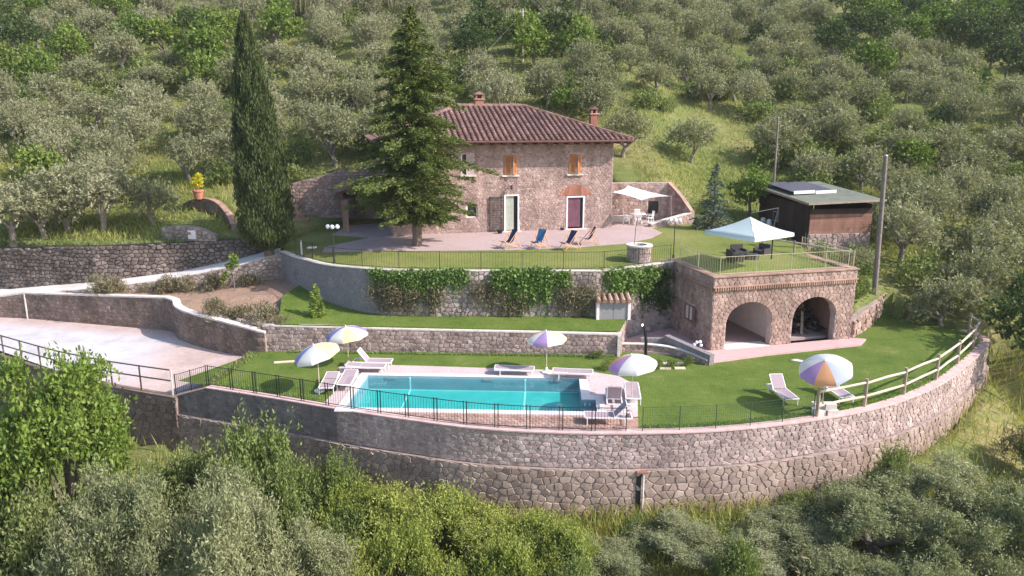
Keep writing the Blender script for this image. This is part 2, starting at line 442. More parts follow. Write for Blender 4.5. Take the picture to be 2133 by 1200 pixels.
def tag(o, label, cat, group=None, kind=None):
    o["label"] = label; o["category"] = cat
    if group: o["group"] = group
    if kind: o["kind"] = kind
    return o

def thing(name, label, cat, loc=(0, 0, 0), rz=0.0, group=None):
    o = bpy.data.objects.new(name, None)
    o.empty_display_size = 0.2
    COL.objects.link(o)
    o.location = loc; o.rotation_euler = (0, 0, rz)
    return tag(o, label, cat, group)

def dup(root, loc, rz=0.0, scale=None, label=None, group=None):
    r = root.copy(); COL.objects.link(r)
    r.location = loc; r.rotation_euler = (0, 0, rz)
    if scale: r.scale = (scale, scale, scale) if isinstance(scale, (int, float)) else scale
    if label: r["label"] = label
    if group: r["group"] = group
    for ch in list(root.children):
        c = ch.copy(); COL.objects.link(c); c.parent = r
        for g in ch.children:
            d = g.copy(); COL.objects.link(d); d.parent = c
    return r

def np_quads(name, v, nq):
    """v: (nq*4,3) vertices, every four a quad"""
    me = bpy.data.meshes.new(name)
    me.vertices.add(len(v)); me.vertices.foreach_set("co", v.astype(np.float32).ravel())
    me.loops.add(nq * 4); me.loops.foreach_set("vertex_index", np.arange(nq * 4, dtype=np.int32))
    me.polygons.add(nq); me.polygons.foreach_set("loop_start", np.arange(0, nq * 4, 4, dtype=np.int32))
    me.polygons.foreach_set("loop_total", np.full(nq, 4, dtype=np.int32))
    me.update(); me.validate()
    return me

def unit(a):
    return a / np.maximum(1e-9, np.linalg.norm(a, axis=1, keepdims=True))

def leaf_quads(name, rg, c, d, L, W, roll=1.0):
    """rhombus leaves: centres c, long axis d, length L, width W (arrays or numbers)"""
    n = len(c)
    d = unit(d)
    t = unit(np.cross(d, unit(rg.normal(size=(n, 3)) * roll + 1e-3)))
    L = np.broadcast_to(np.asarray(L, float), (n,))[:, None]; W = np.broadcast_to(np.asarray(W, float), (n,))[:, None]
    nrm = np.cross(d, t)
    v = np.stack([c - d * L * .5, c + t * W * .5 + nrm * W * .12, c + d * L * .5, c - t * W * .5 + nrm * W * .12], axis=1).reshape(-1, 3)
    return np_quads(name, v, n)

def lobe_points(rg, lobes, n, shell=0.5, up=0.25):
    lo = np.array(lobes, float)
    w = (lo[:, 3] * lo[:, 4] + lo[:, 4] * lo[:, 5]); w = w / w.sum()
    k = rg.choice(len(lo), n, p=w)
    d = unit(rg.normal(size=(n, 3)) + np.array([0, 0, up]))
    r = 1 - shell * rg.random(n) ** 1.6
    r = r * (1 + 0.10 * rg.normal(size=n))
    c = lo[k, :3] + d * lo[k, 3:6] * r[:, None]
    return c, d, k

def crown_twigs(seed, lobes, T, m, Lt, L, W, mat, out=0.8, up=0.4, rndm=0.5, shell=0.6, roll=1.0, jit=0.05, hang=0.0):
    """leaves strung along T twigs that stick out of the lobes, so that the outline is ragged and has gaps"""
    rg = rgen(seed)
    c, d, k = lobe_points(rg, lobes, T, shell, 0.15)
    td = unit(d * out + rg.normal(size=d.shape) * rndm + np.array([0, 0, up]))
    ln = Lt * (0.4 + 1.2 * rg.random(T) ** 1.8); keep = 0.35 + 0.65 * rg.random(T)
    t = rg.random((T, m)) * keep[:, None]
    p = c[:, None, :] + td[:, None, :] * (ln[:, None] * t)[:, :, None] + rg.normal(size=(T, m, 3)) * jit
    p[:, :, 2] -= hang * (ln[:, None] * t) ** 2
    ld = td[:, None, :] * 0.75 + rg.normal(size=(T, m, 3)) * 0.55
    n = T * m
    me = leaf_quads("crown", rg, p.reshape(-1, 3), ld.reshape(-1, 3), L * (0.7 + 0.6 * rg.random(n)), W * (0.7 + 0.6 * rg.random(n)), roll)
    me.materials.append(M[mat]); return me

def rgen(s): return np.random.default_rng(s)

def poly_inside(p, poly):
    x, y = p; ins = False; n = len(poly); j = n - 1
    for i in range(n):
        xi, yi = poly[i][0], poly[i][1]; xj, yj = poly[j][0], poly[j][1]
        if (yi > y) != (yj > y) and x < (xj - xi) * (y - yi) / (yj - yi) + xi:
            ins = not ins
        j = i
    return ins

def sheet(name, poly, zf, mat, res=1.0, parent=None, kind="structure", thick=0.0, holes=()):
    """a ground sheet with the outline poly; zf is a height or a function of x, y"""
    z = zf if callable(zf) else (lambda x, y: zf)
    pts = [Vector((p[0], p[1])) for p in poly]
    n = len(pts)
    edges = [(i, (i + 1) % n) for i in range(n)]
    xs = [p[0] for p in poly]; ys = [p[1] for p in poly]
    for h in holes:
        o = len(pts)
        pts += [Vector((p[0], p[1])) for p in h]
        edges += [(o + i, o + (i + 1) % len(h)) for i in range(len(h))]
    x = min(xs) + res * 0.5
    while x < max(xs):
        y = min(ys) + res * 0.5
        while y < max(ys):
            q = (x + 0.2 * res * math.sin(7 * y), y + 0.2 * res * math.sin(5 * x))
            if poly_inside(q, poly) and not any(poly_inside(q, h) for h in holes):
                pts.append(Vector(q))
            y += res
        x += res
    v, e, f, *_ = delaunay_2d_cdt(pts, edges, [], 1, 1e-4)
    vs = [(p.x, p.y, z(p.x, p.y)) for p in v]
    fs = []
    for t in f:
        c = [sum(v[i].x for i in t) / len(t), sum(v[i].y for i in t) / len(t)]
        if any(poly_inside(c, h) for h in holes):
            continue
        a, b, c2 = v[t[0]], v[t[1]], v[t[2]]
        fs.append(tuple(t) if (b - a).cross(c2 - a) > 0 else tuple(reversed(t)))
    mb = MB(); mb.add(vs, fs)
    if thick:
        mb.add([(p[0], p[1], z(p[0], p[1])) for p in poly] + [(p[0], p[1], z(p[0], p[1]) - thick) for p in poly],
               [(i, (i + 1) % n, n + (i + 1) % n, n + i)[::-1] for i in range(n)])
    return mb.build(name, mat, parent, kind=kind)

def lerp_path(pts, t):
    """pts: [(key, *values)] sorted; values at key t"""
    if t <= pts[0][0]: return pts[0][1:]
    for a, b in zip(pts, pts[1:]):
        if t <= b[0]:
            k = (t - a[0]) / (b[0] - a[0])
            return tuple(x + (y - x) * k for x, y in zip(a[1:], b[1:]))
    return pts[-1][1:]

def smooth_path(pts, step=0.6):
    """Catmull-Rom through tuples"""
    out = []
    P = [pts[0]] + list(pts) + [pts[-1]]
    for i in range(1, len(P) - 2):
        a, b, c, d = P[i - 1], P[i], P[i + 1], P[i + 2]
        n = max(1, int(math.dist(b[:2], c[:2]) / step))
        for k in range(n):
            t = k / n
            out.append(tuple(0.5 * (2 * q + (r - p) * t + (2 * p - 5 * q + 4 * r - s_) * t * t + (3 * q - p - 3 * r + s_) * t ** 3)
                             for p, q, r, s_ in zip(a, b, c, d)))
    out.append(tuple(pts[-1]))
    return out

def offset_path(pts, d):
    """shift a path by d to its right-hand side (outwards for walls)"""
    out = []
    for i, p in enumerate(pts):
        a = pts[max(0, i - 1)]; b = pts[min(len(pts) - 1, i + 1)]
        dx, dy = b[0] - a[0], b[1] - a[1]; l = math.hypot(dx, dy)
        out.append((p[0] + dy / l * d, p[1] - dx / l * d) + tuple(p[2:]))
    return out

def voronoi(L, H, sx, sy, jit, rg, v0=0.0):
    """irregular stone outlines filling 0..L x v0..H"""
    nx = max(1, int(round(L / sx))); ny = max(1, int(round((H - v0) / sy)))
    dx = L / nx; dy = (H - v0) / ny
    P = {}
    for j in range(-2, ny + 2):
        for i in range(-2, nx + 2):
            P[i, j] = ((i + 0.5 + (0.5 if j % 2 else 0.0) + rg.uniform(-jit, jit)) * dx, v0 + (j + 0.5 + rg.uniform(-jit, jit) * 0.8) * dy)
    cells = []
    asp = dx / dy
    for j in range(-1, ny + 1):
        for i in range(-1, nx + 1):
            px, py = P[i, j]
            poly = [(px - 2 * dx, py - 2 * dy), (px + 2 * dx, py - 2 * dy), (px + 2 * dx, py + 2 * dy), (px - 2 * dx, py + 2 * dy)]
            for dj in (-2, -1, 0, 1, 2):
                for di in (-2, -1, 0, 1, 2):
                    q = P.get((i + di, j + dj))
                    if q is None or (di == 0 and dj == 0): continue
                    ax = (q[0] - px); ay = (q[1] - py) * asp * asp
                    mx, my = (q[0] + px) / 2, (q[1] + py) / 2
                    new = []
                    m = len(poly)
                    dd = [(x - mx) * ax + (y - my) * ay for x, y in poly]
                    for k in range(m):
                        k2 = (k + 1) % m
                        if dd[k] <= 0: new.append(poly[k])
                        if (dd[k] < 0) != (dd[k2] < 0) and dd[k] != dd[k2]:
                            t = dd[k] / (dd[k] - dd[k2])
                            new.append((poly[k][0] + (poly[k2][0] - poly[k][0]) * t, poly[k][1] + (poly[k2][1] - poly[k][1]) * t))
                    poly = new
                    if len(poly) < 3: break
                if len(poly) < 3: break
            if len(poly) < 3: continue
            poly = [(min(max(x, 0), L), min(max(y, v0), H)) for x, y in poly]
            q = [poly[0]]
            for p_ in poly[1:]:
                if math.hypot(p_[0] - q[-1][0], p_[1] - q[-1][1]) > 0.02: q.append(p_)
            if len(q) >= 3:
                A = 0.5 * abs(sum(q[k][0] * q[(k + 1) % len(q)][1] - q[(k + 1) % len(q)][0] * q[k][1] for k in range(len(q))))
                if A > 0.12 * dx * dy: cells.append(q)
    return cells

class WallMap:
    """maps u (along), v (height) and depth to points of a wall that follows a path of (x, y, base z, top z)"""
    def __init__(s, path):
        s.p = path
        s.u = [0.0]
        for a, b in zip(path, path[1:]): s.u.append(s.u[-1] + math.dist(a[:2], b[:2]))
        s.L = s.u[-1]
        s.n = []
        for i in range(len(path)):
            a = path[max(0, i - 1)]; b = path[min(len(path) - 1, i + 1)]
            dx, dy = b[0] - a[0], b[1] - a[1]; l = math.hypot(dx, dy)
            s.n.append((dy / l, -dx / l))
        s.key = [(s.u[i],) + tuple(path[i]) + s.n[i] for i in range(len(path))]
    def at(s, u):
        return lerp_path(s.key, u)
    def pt(s, u, v, d):
        x, y, zb, zt, nx, ny = s.at(u)
        return (x + nx * d, y + ny * d, v)

def stone_poly(mb, wm, q, gap, h, rg):
    cx = sum(p[0] for p in q) / len(q); cy = sum(p[1] for p in q) / len(q)
    r = sum(math.hypot(p[0] - cx, p[1] - cy) for p in q) / len(q)
    k0 = max(0.5, 1 - gap / r); k1 = k0 * rg.uniform(0.78, 0.9)
    h = h * rg.uniform(0.55, 1.25)
    n = len(q)
    a = [wm.pt(cx + (x - cx) * k0, cy + (y - cy) * k0, 0.0) for x, y in q]
    tx, ty = rg.uniform(-0.3, 0.3) * h, rg.uniform(-0.3, 0.3) * h
    b = [wm.pt(cx + (x - cx) * k1, cy + (y - cy) * k1, h + tx * (x - cx) / r + ty * (y - cy) / r) for x, y in q]
    c = [wm.pt(cx, cy, h * 1.12)]
    mb.add(a + b + c, [(i, (i + 1) % n, n + (i + 1) % n, n + i) for i in range(n)] + [(n + i, n + (i + 1) % n, 2 * n) for i in range(n)])
    return cx, cy, r

def stone_wall(parent, path, size=(0.4, 0.3), jit=0.32, gap=0.02, h=0.05, smat='wall_stone', mmat='mortar', thick=0.4,
               singles=0, openings=(), seed=1, vis=None, zmin=None, face_only=False, zone=None):
    """backing wall plus stones; the `singles` stones that show largest are parts, the rest one joined part"""
    rg = random.Random(seed)
    wm = WallMap(path)
    z0 = min(p[2] for p in path); z1 = max(p[3] for p in path)
    def inside(u, v, pad=0.0):
        for (u0, u1, v0, v1, rise) in openings:
            if u0 - pad < u < u1 + pad and v0 - pad < v:
                top = v1
                if rise:
                    x = (u - (u0 + u1) / 2) / ((u1 - u0) / 2)
                    top = v1 - rise * (1 - math.sqrt(max(0, 1 - min(1, x * x))))
                if v < top + pad: return (u0, u1, v0, top)
        return None
    # backing
    mb = MB()
    us = sorted(set([round(x, 4) for x in wm.u] + [round(o[i], 4) for o in openings for i in (0, 1)]
                    + [round(o[0] + (o[1] - o[0]) * k / 14, 4) for o in openings if o[4] for k in range(15)]))
    for a, b in zip(us, us[1:]):
        if b - a < 1e-4: continue
        A, B = wm.at(a), wm.at(b)
        mid = (a + b) / 2
        segs = [(A[2], A[3], B[2], B[3])]
        for (u0, u1, v0, v1, rise) in openings:
            if u0 - 1e-4 < mid < u1 + 1e-4:
                def top(u):
                    if not rise: return v1
                    x = (u - (u0 + u1) / 2) / ((u1 - u0) / 2)
                    return v1 - rise * (1 - math.sqrt(max(0, 1 - min(1, x * x))))
                new = []
                for (a0, a1, b0, b1) in segs:
                    if a0 < v0 - 0.01: new.append((a0, v0, b0, v0))
                    new.append((top(a), a1, top(b), b1))
                    mb.add([wm.pt(a, top(a), 0), wm.pt(b, top(b), 0), wm.pt(b, top(b), -thick), wm.pt(a, top(a), -thick)], [(0, 1, 2, 3)])
                    mb.add([wm.pt(a, v0, 0), wm.pt(b, v0, 0), wm.pt(b, v0, -thick), wm.pt(a, v0, -thick)], [(3, 2, 1, 0)])
                segs = new
        for (a0, a1, b0, b1) in segs:
            mb.add([wm.pt(a, a0, 0), wm.pt(b, b0, 0), wm.pt(b, b1, 0), wm.pt(a, a1, 0),
                    wm.pt(a, a0, -thick), wm.pt(b, b0, -thick), wm.pt(b, b1, -thick), wm.pt(a, a1, -thick)],
                   [(0, 1, 2, 3), (5, 4, 7, 6), (3, 2, 6, 7)])
    for (u0, u1, v0, v1, rise) in openings:
        for u in (u0, u1):
            w = v1 - rise
            mb.add([wm.pt(u, v0, 0), wm.pt(u, w, 0), wm.pt(u, w, -thick), wm.pt(u, v0, -thick)], [(0, 1, 2, 3) if u == u0 else (3, 2, 1, 0)])
    for u, fl in ((0.0, False), (wm.L, True)):
        A = wm.at(u)
        q = [wm.pt(u, A[2], 0), wm.pt(u, A[3], 0), wm.pt(u, A[3], -thick), wm.pt(u, A[2], -thick)]
        mb.add(q, [(3, 2, 1, 0) if fl else (0, 1, 2, 3)])
    mb.build("masonry_core", mmat, parent)
    cells = voronoi(wm.L, z1, size[0], size[1], jit, rg, z0)
    keep = []
    for q in cells:
        cu = sum(p[0] for p in q) / len(q); cv = sum(p[1] for p in q) / len(q)
        A = wm.at(cu)
        if cv > A[3] or cv < A[2] or inside(cu, cv): continue
        if zone and not zone(cu, cv): continue
        qq = []
        for (u, v) in q:
            B = wm.at(u)
            v = min(max(v, B[2]), B[3])
            o = inside(u, v, 0.02)
            if o:
                opts = [(abs(u - o[0]), o[0] - 0.02, v), (abs(u - o[1]), o[1] + 0.02, v), (abs(v - o[3]), u, o[3] + 0.02)]
                if o[2] > z0 + 0.05: opts.append((abs(v - o[2]), u, o[2] - 0.02))
                _, u, v = min(opts)
            qq.append((u, v))
        keep.append((qq, cu, cv))
    if singles:
        def score(k):
            qq, cu, cv = k
            if vis and not vis(cu, cv): return 0
            x, y, z = wm.pt(cu, cv, 0)
            return max(math.dist(qq[0], p) for p in qq) / (Vector((x, y, z)) - CAM).length
        keep.sort(key=score, reverse=True)
    rest = MB()
    for i, (qq, cu, cv) in enumerate(keep):
        if i < singles:
            one = MB(); stone_poly(one, wm, qq, gap, h, rg)
            one.build("stone", smat(cu, cv) if callable(smat) else smat, parent)
        else:
            stone_poly(rest, wm, qq, gap, h, rg)
    if rest.v:
        rest.build("stonework", smat if not callable(smat) else smat(0, 0), parent, kind="stuff")
    return wm

def cap_strip(mb, path, d0, d1, t, lift=0.0):
    """a coping along a path, between offsets d0..d1 (right-hand positive), t thick, on top of the path's last value"""
    a = offset_path(path, d0); b = offset_path(path, d1)
    n = len(path)
    vs = []
    for p, q in zip(a, b):
        z = p[3] + lift
        vs += [(p[0], p[1], z), (q[0], q[1], z), (q[0], q[1], z + t), (p[0], p[1], z + t)]
    fs = []
    for i in range(n - 1):
        o = i * 4
        for k in range(4):
            k2 = (k + 1) % 4
            fs.append((o + k, o + 4 + k, o + 4 + k2, o + k2))
    fs += [(0, 1, 2, 3), tuple(4 * (n - 1) + k for k in (3, 2, 1, 0))]
    mb.add(vs, fs)
    return mb

# ------------------------------------------------------------------ the ground
from mathutils import noise as mnoise
FRONT = [(-16.1, 33.68), (-15.1, 33.31), (-14.26, 33.0), (-10.96, 31.78), (-7.17, 30.26), (-4.13, 29.17), (-1.3, 28.33), (1.99, 27.91), (5.25, 27.86), (8.8, 28.19),
         (12.69, 29.22), (15.56, 30.37), (18.07, 31.84), (20.67, 33.84), (23.55, 36.69), (25.59, 38.88), (26.9, 40.5), (27.15, 41.6), (26.7, 42.7)]
FRONT_Y = [(-60, 57.5), (-36, 44.1), (-27.95, 39.1), (-23.2, 36.4), (-19.7, 34.75), (-15.95, 33.35)] + FRONT[2:17] + [(27.6, 42.5), (60, 46)]
LOW_Z = [(-60, -2.6), (-16, -3.25), (0, -3.5), (14, -3.3), (20, -2.8), (27, -1.9), (60, -2.5)]
BACK_Y = [(-60, 57), (-46, 53.4), (-38, 50.9), (-31, 49.0), (-26.5, 48.3), (-21.5, 48.8), (-18, 49.6), (-15.4, 50.5), (-14.9, 55.5), (-11, 60.3), (7.6, 60.3), (8, 57.9), (12.0, 58.2),
          (13.3, 55.8), (16.6, 51.0), (18.9, 46.5), (19.7, 41.8), (23.6, 46.2), (24.4, 44.4), (27.3, 42.0), (60, 44)]
HILL = [(-70, [(40, 2), (50, 3.3), (55, 5.0), (62, 8.6), (80, 14.6), (130, 33), (210, 62)]),
        (-20, [(45, 4.0), (49, 4.35), (54, 5.6), (60, 7.5), (80, 14.6), (130, 33), (210, 62)]),
        (-18.6, [(45, 4.0), (52, 4.4), (57, 4.6), (60.2, 4.9), (60.9, 6.9), (63, 7.9), (80, 14.6), (130, 33), (210, 62)]),
        (-15, [(45, 4.0), (52, 4.3), (60.3, 4.4), (61.0, 7.5), (63, 8.3), (80, 14.8), (130, 33.2), (210, 62)]),
        (-11, [(45, 3.9), (60.2, 4.3), (61.0, 8.4), (63, 8.9), (80, 15.0), (130, 33.5), (210, 62)]),
        (7, [(45, 3.9), (57.9, 4.3), (58.7, 7.3), (62, 8.7), (80, 15.4), (130, 34), (210, 63)]),
        (12, [(45, 3.9), (57.9, 4.3), (58.7, 7.2), (62, 8.6), (80, 15.4), (130, 34), (210, 63)]),
        (14.5, [(45, 3.9), (54, 4.4), (58, 5.6), (63, 7.8), (80, 14.8), (130, 33.5), (210, 62)]),
        (17, [(40, 3.2), (46, 3.9), (52, 4.2), (58, 4.9), (64, 7.2), (80, 13.8), (130, 32.5), (210, 62)]),
        (21, [(38, -0.3), (41.5, 0.3), (43.5, 1.2), (47.5, 2.9), (52, 3.8), (58, 4.5), (64, 6.4), (80, 13.2), (130, 32), (210, 62)]),
        (26, [(38, -0.5), (42, -0.1), (45, 0.9), (49, 2.2), (54, 3.4), (60, 4.8), (66, 7.0), (80, 12.6), (130, 31.5), (210, 62)]),
        (34, [(34, -2.2), (40, -0.6), (46, 1.1), (52, 2.6), (60, 4.8), (80, 12.2), (130, 31), (210, 62)]),
        (100, [(30, -3), (40, -0.6), (60, 4.8), (80, 12.2), (130, 31), (210, 62)])]

def hill_z(x, y):
    y0 = [lerp_path(t, y)[0] for _, t in HILL]
    z = lerp_path([(HILL[i][0], y0[i]) for i in range(len(HILL))], x)[0]
    a = min(1.0, max(0.0, (y - 58) / 12))
    return z + a * (0.9 * mnoise.noise((x * 0.06, y * 0.06, 3.1)) + 0.3 * mnoise.noise((x * 0.25, y * 0.25, 1.7)))

def ground_z(x, y):
    fy = lerp_path(FRONT_Y, x)[0]
    by = lerp_path(BACK_Y, x)[0]
    if y < fy + 0.2:
        z = lerp_path(LOW_Z, x)[0] - 0.40 * (fy - y) + 0.25 * mnoise.noise((x * 0.3, y * 0.3, 0.5))
        if x > 27.6:
            k = min(1, (x - 27.6) / 4); z = z * (1 - k) + k * (-0.5 - 0.25 * max(0, 40.5 - y))
        return max(z, -12)
    if y > by - 0.3 or x > 27.4:
        return hill_z(x, y)
    return -3.7

def tz(x, y):
    z = 4.0 + 0.05 * (min(y, 51) - 41)
    if x < -8: z -= min(0.55, (-8 - x) * 0.085)
    return z

xs = list(np.arange(-110, -30, 2.0)) + list(np.arange(-30, 32, 0.6)) + list(np.arange(32, 126, 2.0))
ys = list(np.arange(8, 26, 1.5)) + list(np.arange(26, 64, 0.6)) + list(np.arange(64, 215, 2.5))
tv = [(float(x), float(y), ground_z(float(x), float(y))) for y in ys for x in xs]
nxs = len(xs)
tf = [(j * nxs + i, j * nxs + i + 1, (j + 1) * nxs + i + 1, (j + 1) * nxs + i) for j in range(len(ys) - 1) for i in range(nxs - 1)]
me = bpy.data.meshes.new("hillside"); me.from_pydata(tv, [], tf); me.update()
hill = obj("hillside", me, 'hill', smooth=True, kind="structure")

# level grounds
def inner(pts, d): return offset_path(pts, -d)
FR_IN = [(p[0], p[1]) for p in inner(FRONT, 0.3)]
LAWN = FR_IN + [(25.5, 43.6), (24.2, 44.6), (23.7, 46.0), (19.55, 41.15), (19.3, 40.9), (10.62, 38.6), (9.4, 42.9), (6.6, 41.0), (5.75, 38.6), (-12.55, 38.75), (-13.6, 38.4)]
POOL_C, POOL_R = (-2.0, 32.3), R(-2.7)
def pw(u, v):
    return (POOL_C[0] + u * math.cos(POOL_R) - v * math.sin(POOL_R), POOL_C[1] + u * math.sin(POOL_R) + v * math.cos(POOL_R))
POOL_EDGE = [pw(*p) for p in ((-5.13, -2.05), (5.75, -2.05), (5.75, -0.65), (5.13, -0.65), (5.13, 2.05), (-5.13, 2.05))]
POOL_HOLE = [pw(*p) for p in ((-5.5, -2.42), (6.1, -2.42), (6.1, -0.3), (5.5, -0.3), (5.5, 2.42), (-5.5, 2.42))]
sheet("pool_lawn", LAWN, 0.0, 'lawn', 0.8, holes=[POOL_HOLE])
DECK = [(-8.35, 31.0), (-7.0, 30.5), (-6.2, 30.25), pw(-5.3, -2.46)[:2], pw(-5.5, -2.42), pw(-5.5, 2.42), pw(5.5, 2.42), pw(5.5, -0.3), pw(6.1, -0.3), pw(6.1, -2.42), pw(6.2, -2.6),
        (5.3, 29.55), (5.55, 31.0), (5.85, 33.3), (5.2, 34.6), (4.1, 35.15), (1.9, 35.5), (-8.2, 36.45), (-8.75, 35.9), (-8.0, 33.5)]
sheet("pool_deck", DECK, 0.014, 'deck', 0.9, thick=0.02)
# brown-pink pavers between pool and front wall, laid one by one
fp = [(-8.35, 31.0), (-7.0, 30.5), (-6.2, 30.25), pw(-5.3, -2.46), pw(6.2, -2.6), (5.3, 29.55), (5.05, 28.25), (1.99, 28.25), (-1.3, 28.68), (-4.13, 29.5), (-7.05, 30.55)]
FP = [pw(-5.35, -2.40), pw(6.0, -2.40), pw(6.2, -2.6), (5.3, 29.4), (5.1, 28.24)] + [q for q in reversed(FR_IN) if -7.4 < q[0] < 5.0]
fpo = sheet("front_paving", FP, 0.010, 'front_pave', 1.2)
rg = random.Random(3)
stuff = MB()
cells = voronoi(13.4, 3.2, 0.26, 0.2, 0.2, rg)
for q in cells:
    P2 = []
    cx = sum(p[0] for p in q) / len(q); cy = sum(p[1] for p in q) / len(q)
    for (u, v) in q:
        P2.append(pw(-7.0 + cx + (u - cx) * 0.9, -5.4 + cy + (v - cy) * 0.88))
    if all(poly_inside(p, FP) for p in P2):
        z = 0.022 + rg.uniform(0, 0.008); n = len(P2)
        stuff.add([(x, y, 0.008) for x, y in P2] + [(x, y, z) for x, y in P2], [(i, (i + 1) % n, n + (i + 1) % n, n + i) for i in range(n)] + [tuple(range(n, 2 * n))])
stuff.build("paver_field", 'front_pave', fpo, kind="stuff")
YARD = [(-60, 52), (-34, 46.9), (-31, 46.6), (-20.4, 43.7), (-18.1, 41.2), (-15.6, 39.7), (-13.2, 38.5), (-13.9, 34.2), (-14.5, 33.3), (-15.9, 33.7), (-19.7, 35.1), (-23.2, 36.7), (-27.9, 39.45), (-36, 44.4), (-60, 50)]
sheet("gravel_yard", YARD, lambda x, y: -0.28 - 0.42 * min(1, max(0, (41 - y) / 6.5)) * min(1, max(0, (-13.4 - x) / 2.0)), 'yard', 1.0)
# a grass verge that runs down from the lawn to the yard
LOWLAWN = [(-12.62, 38.55), (5.7, 38.05), (6.5, 40.5), (4.8, 40.6), (-6.9, 41.0), (-8.4, 41.5), (-10.3, 42.7), (-12.5, 45.0), (-13.2, 45.6), (-13.6, 43.0), (-13.0, 40.6)]
sheet("lower_lawn", LOWLAWN, lambda x, y: 1.27 + 0.07 * (y - 38.3) + (0.012 * (-8 - x) ** 2 if x < -8 else 0), 'lawn', 0.8)
SOIL = [(-12.55, 38.5), (-13.5, 38.6), (-15.6, 39.7), (-17.3, 40.6), (-18.7, 41.5), (-19.5, 42.3), (-19.9, 43.1), (-20.7, 43.75), (-28.5, 45.9), (-26.6, 45.9), (-21.4, 46.3), (-17.4, 47.0), (-15.1, 47.9), (-14.6, 47.7), (-12.4, 45.1), (-13.3, 42.8), (-12.7, 40.5)]
def soil_z(x, y):
    z = 1.12 + 0.07 * (y - 38.3) + (0.05 * (x + 20) if x > -20 and y > 44 else 0) + 0.08 * mnoise.noise((x * 0.7, y * 0.7, 0))
    return z
sheet("soil_bed", SOIL, soil_z, 'soil', 0.6)

GA, GR = (10.62, 38.39), R(14.69)
def gw(u, v): return (GA[0] + u * math.cos(GR) - v * math.sin(GR), GA[1] + u * math.sin(GR) + v * math.cos(GR))
TWALL = [(-15.0, 47.7), (-14.71, 47.43), (-13.6, 45.9), (-12.4, 44.55), (-11.3, 43.3), (-10.13, 42.32), (-8.5, 41.3), (-6.9, 40.75), (-4.5, 40.55), (4.64, 40.5), (5.6, 40.75), (9.45, 42.75)]
TW_IN = [(p[0], p[1]) for p in inner(TWALL, 0.3)]
TERR = TW_IN + [gw(0.25, 4.3), gw(0.3, 0.35), gw(8.46, 0.35), gw(8.46, 4.0), (18.4, 47.0), (16.2, 51.3), (13.0, 56.0), (12.0, 57.7), (-10.5, 60.2), (-14.2, 60.2), (-14.8, 55.8), (-15.3, 50.0)]
sheet("terrace_lawn", TERR, tz, 'dry_lawn', 0.9)
PATIO = [(-12.0, 46.7), (-9.0, 45.75), (-5.5, 45.5), (0, 45.75), (4.0, 46.5), (7.0, 47.5), (9.2, 49.2), (10.3, 51.0), (10.0, 53.3), (12.8, 55.8), (11.8, 57.5), (7.3, 57.4), (6.9, 53.8), (-7.9, 50.3), (-9.5, 57.0), (-12.6, 57.0), (-12.8, 52.6), (-9.6, 50.0), (-12.2, 48.2)]
sheet("patio", PATIO, lambda x, y: tz(x, y) + 0.03, 'patio', 0.8, thick=0.06)
COURT = [(5.75, 38.6), (6.4, 40.6), (9.4, 42.85), gw(0.0, 0.0), gw(8.9, 0.1), gw(9.6, -0.3), gw(8.6, -1.1), gw(2.4, -1.35), gw(-0.3, -1.65), (9.9, 36.4), (9.2, 37.6), (8.0, 38.0)]
sheet("courtyard", COURT, 0.10, 'pink_pave', 0.8, thick=0.12)
# road up to the house
RN = [(-40, 48.75, 0.62), (-33, 46.75, 1.03), (-30.6, 46.35, 1.36), (-26.6, 45.7, 1.78), (-21.4, 46.1, 2.38), (-17.4, 46.8, 3.12), (-15.0, 47.8, 3.66)]
RF = [(-40.6, 51.0, 0.64), (-33.6, 49.0, 1.06), (-31.0, 48.45, 1.40), (-26.9, 47.75, 1.83), (-21.8, 48.2, 2.43), (-18.0, 48.95, 3.16), (-15.6, 49.8, 3.72)]
mb = MB()
mb.add(RN + RF + [(x, y, z - 0.25) for x, y, z in RN], [(i, i + 1, 8 + i, 7 + i) for i in range(6)] + [(14 + i, 15 + i, i + 1, i) for i in range(6)])
mb.build("road", 'concrete', kind="structure")

# ------------------------------------------------------------------ walls
# front retaining wall in two tiers
fw = thing("retaining_wall", "tall curved stone retaining wall under the pool terrace, in two tiers", "retaining wall", (0, 0, 0))
FS = smooth_path([p for p in FRONT[2:]], 0.5)
left = [(FRONT[0][0], FRONT[0][1], -1.55, -0.70), (FRONT[1][0], FRONT[1][1], -1.55, -0.33), (FRONT[2][0], FRONT[2][1], -1.55, -0.02)] + [(x, y, -1.5, -0.02) for x, y in FS if -14.2 < x <= -7.4]
right = [left[-1]] + [(x, y, -1.5, -0.02) for x, y in FS if x > -7.4]
stone_wall(fw, left, size=(0.275, 0.195), jit=0.38, gap=0.006, h=0.022, smat='render_stone', mmat='render', seed=10)
stone_wall(fw, right, size=(0.275, 0.195), jit=0.42, gap=0.012, h=0.035, smat='grey_stone', mmat='light_mortar', singles=290, seed=11, vis=lambda u, v: 1.5 < u < 33)
low = offset_path([(x, y, -3.9, -1.52) for x, y in [FRONT[0], FRONT[1]] + FS], 0.14)
stone_wall(fw, low, size=(0.36, 0.29), jit=0.44, gap=0.009, h=0.045, smat='base_stone', mmat='mortar', seed=12, thick=0.5)
mb = MB(); cap_strip(mb, [(*FRONT[0], 0, -0.70), (*FRONT[1], 0, -0.33)] + [(x, y, 0, -0.02) for x, y in FS], 0.06, -0.40, 0.055)
mb.build("coping", 'pink_cap', fw)
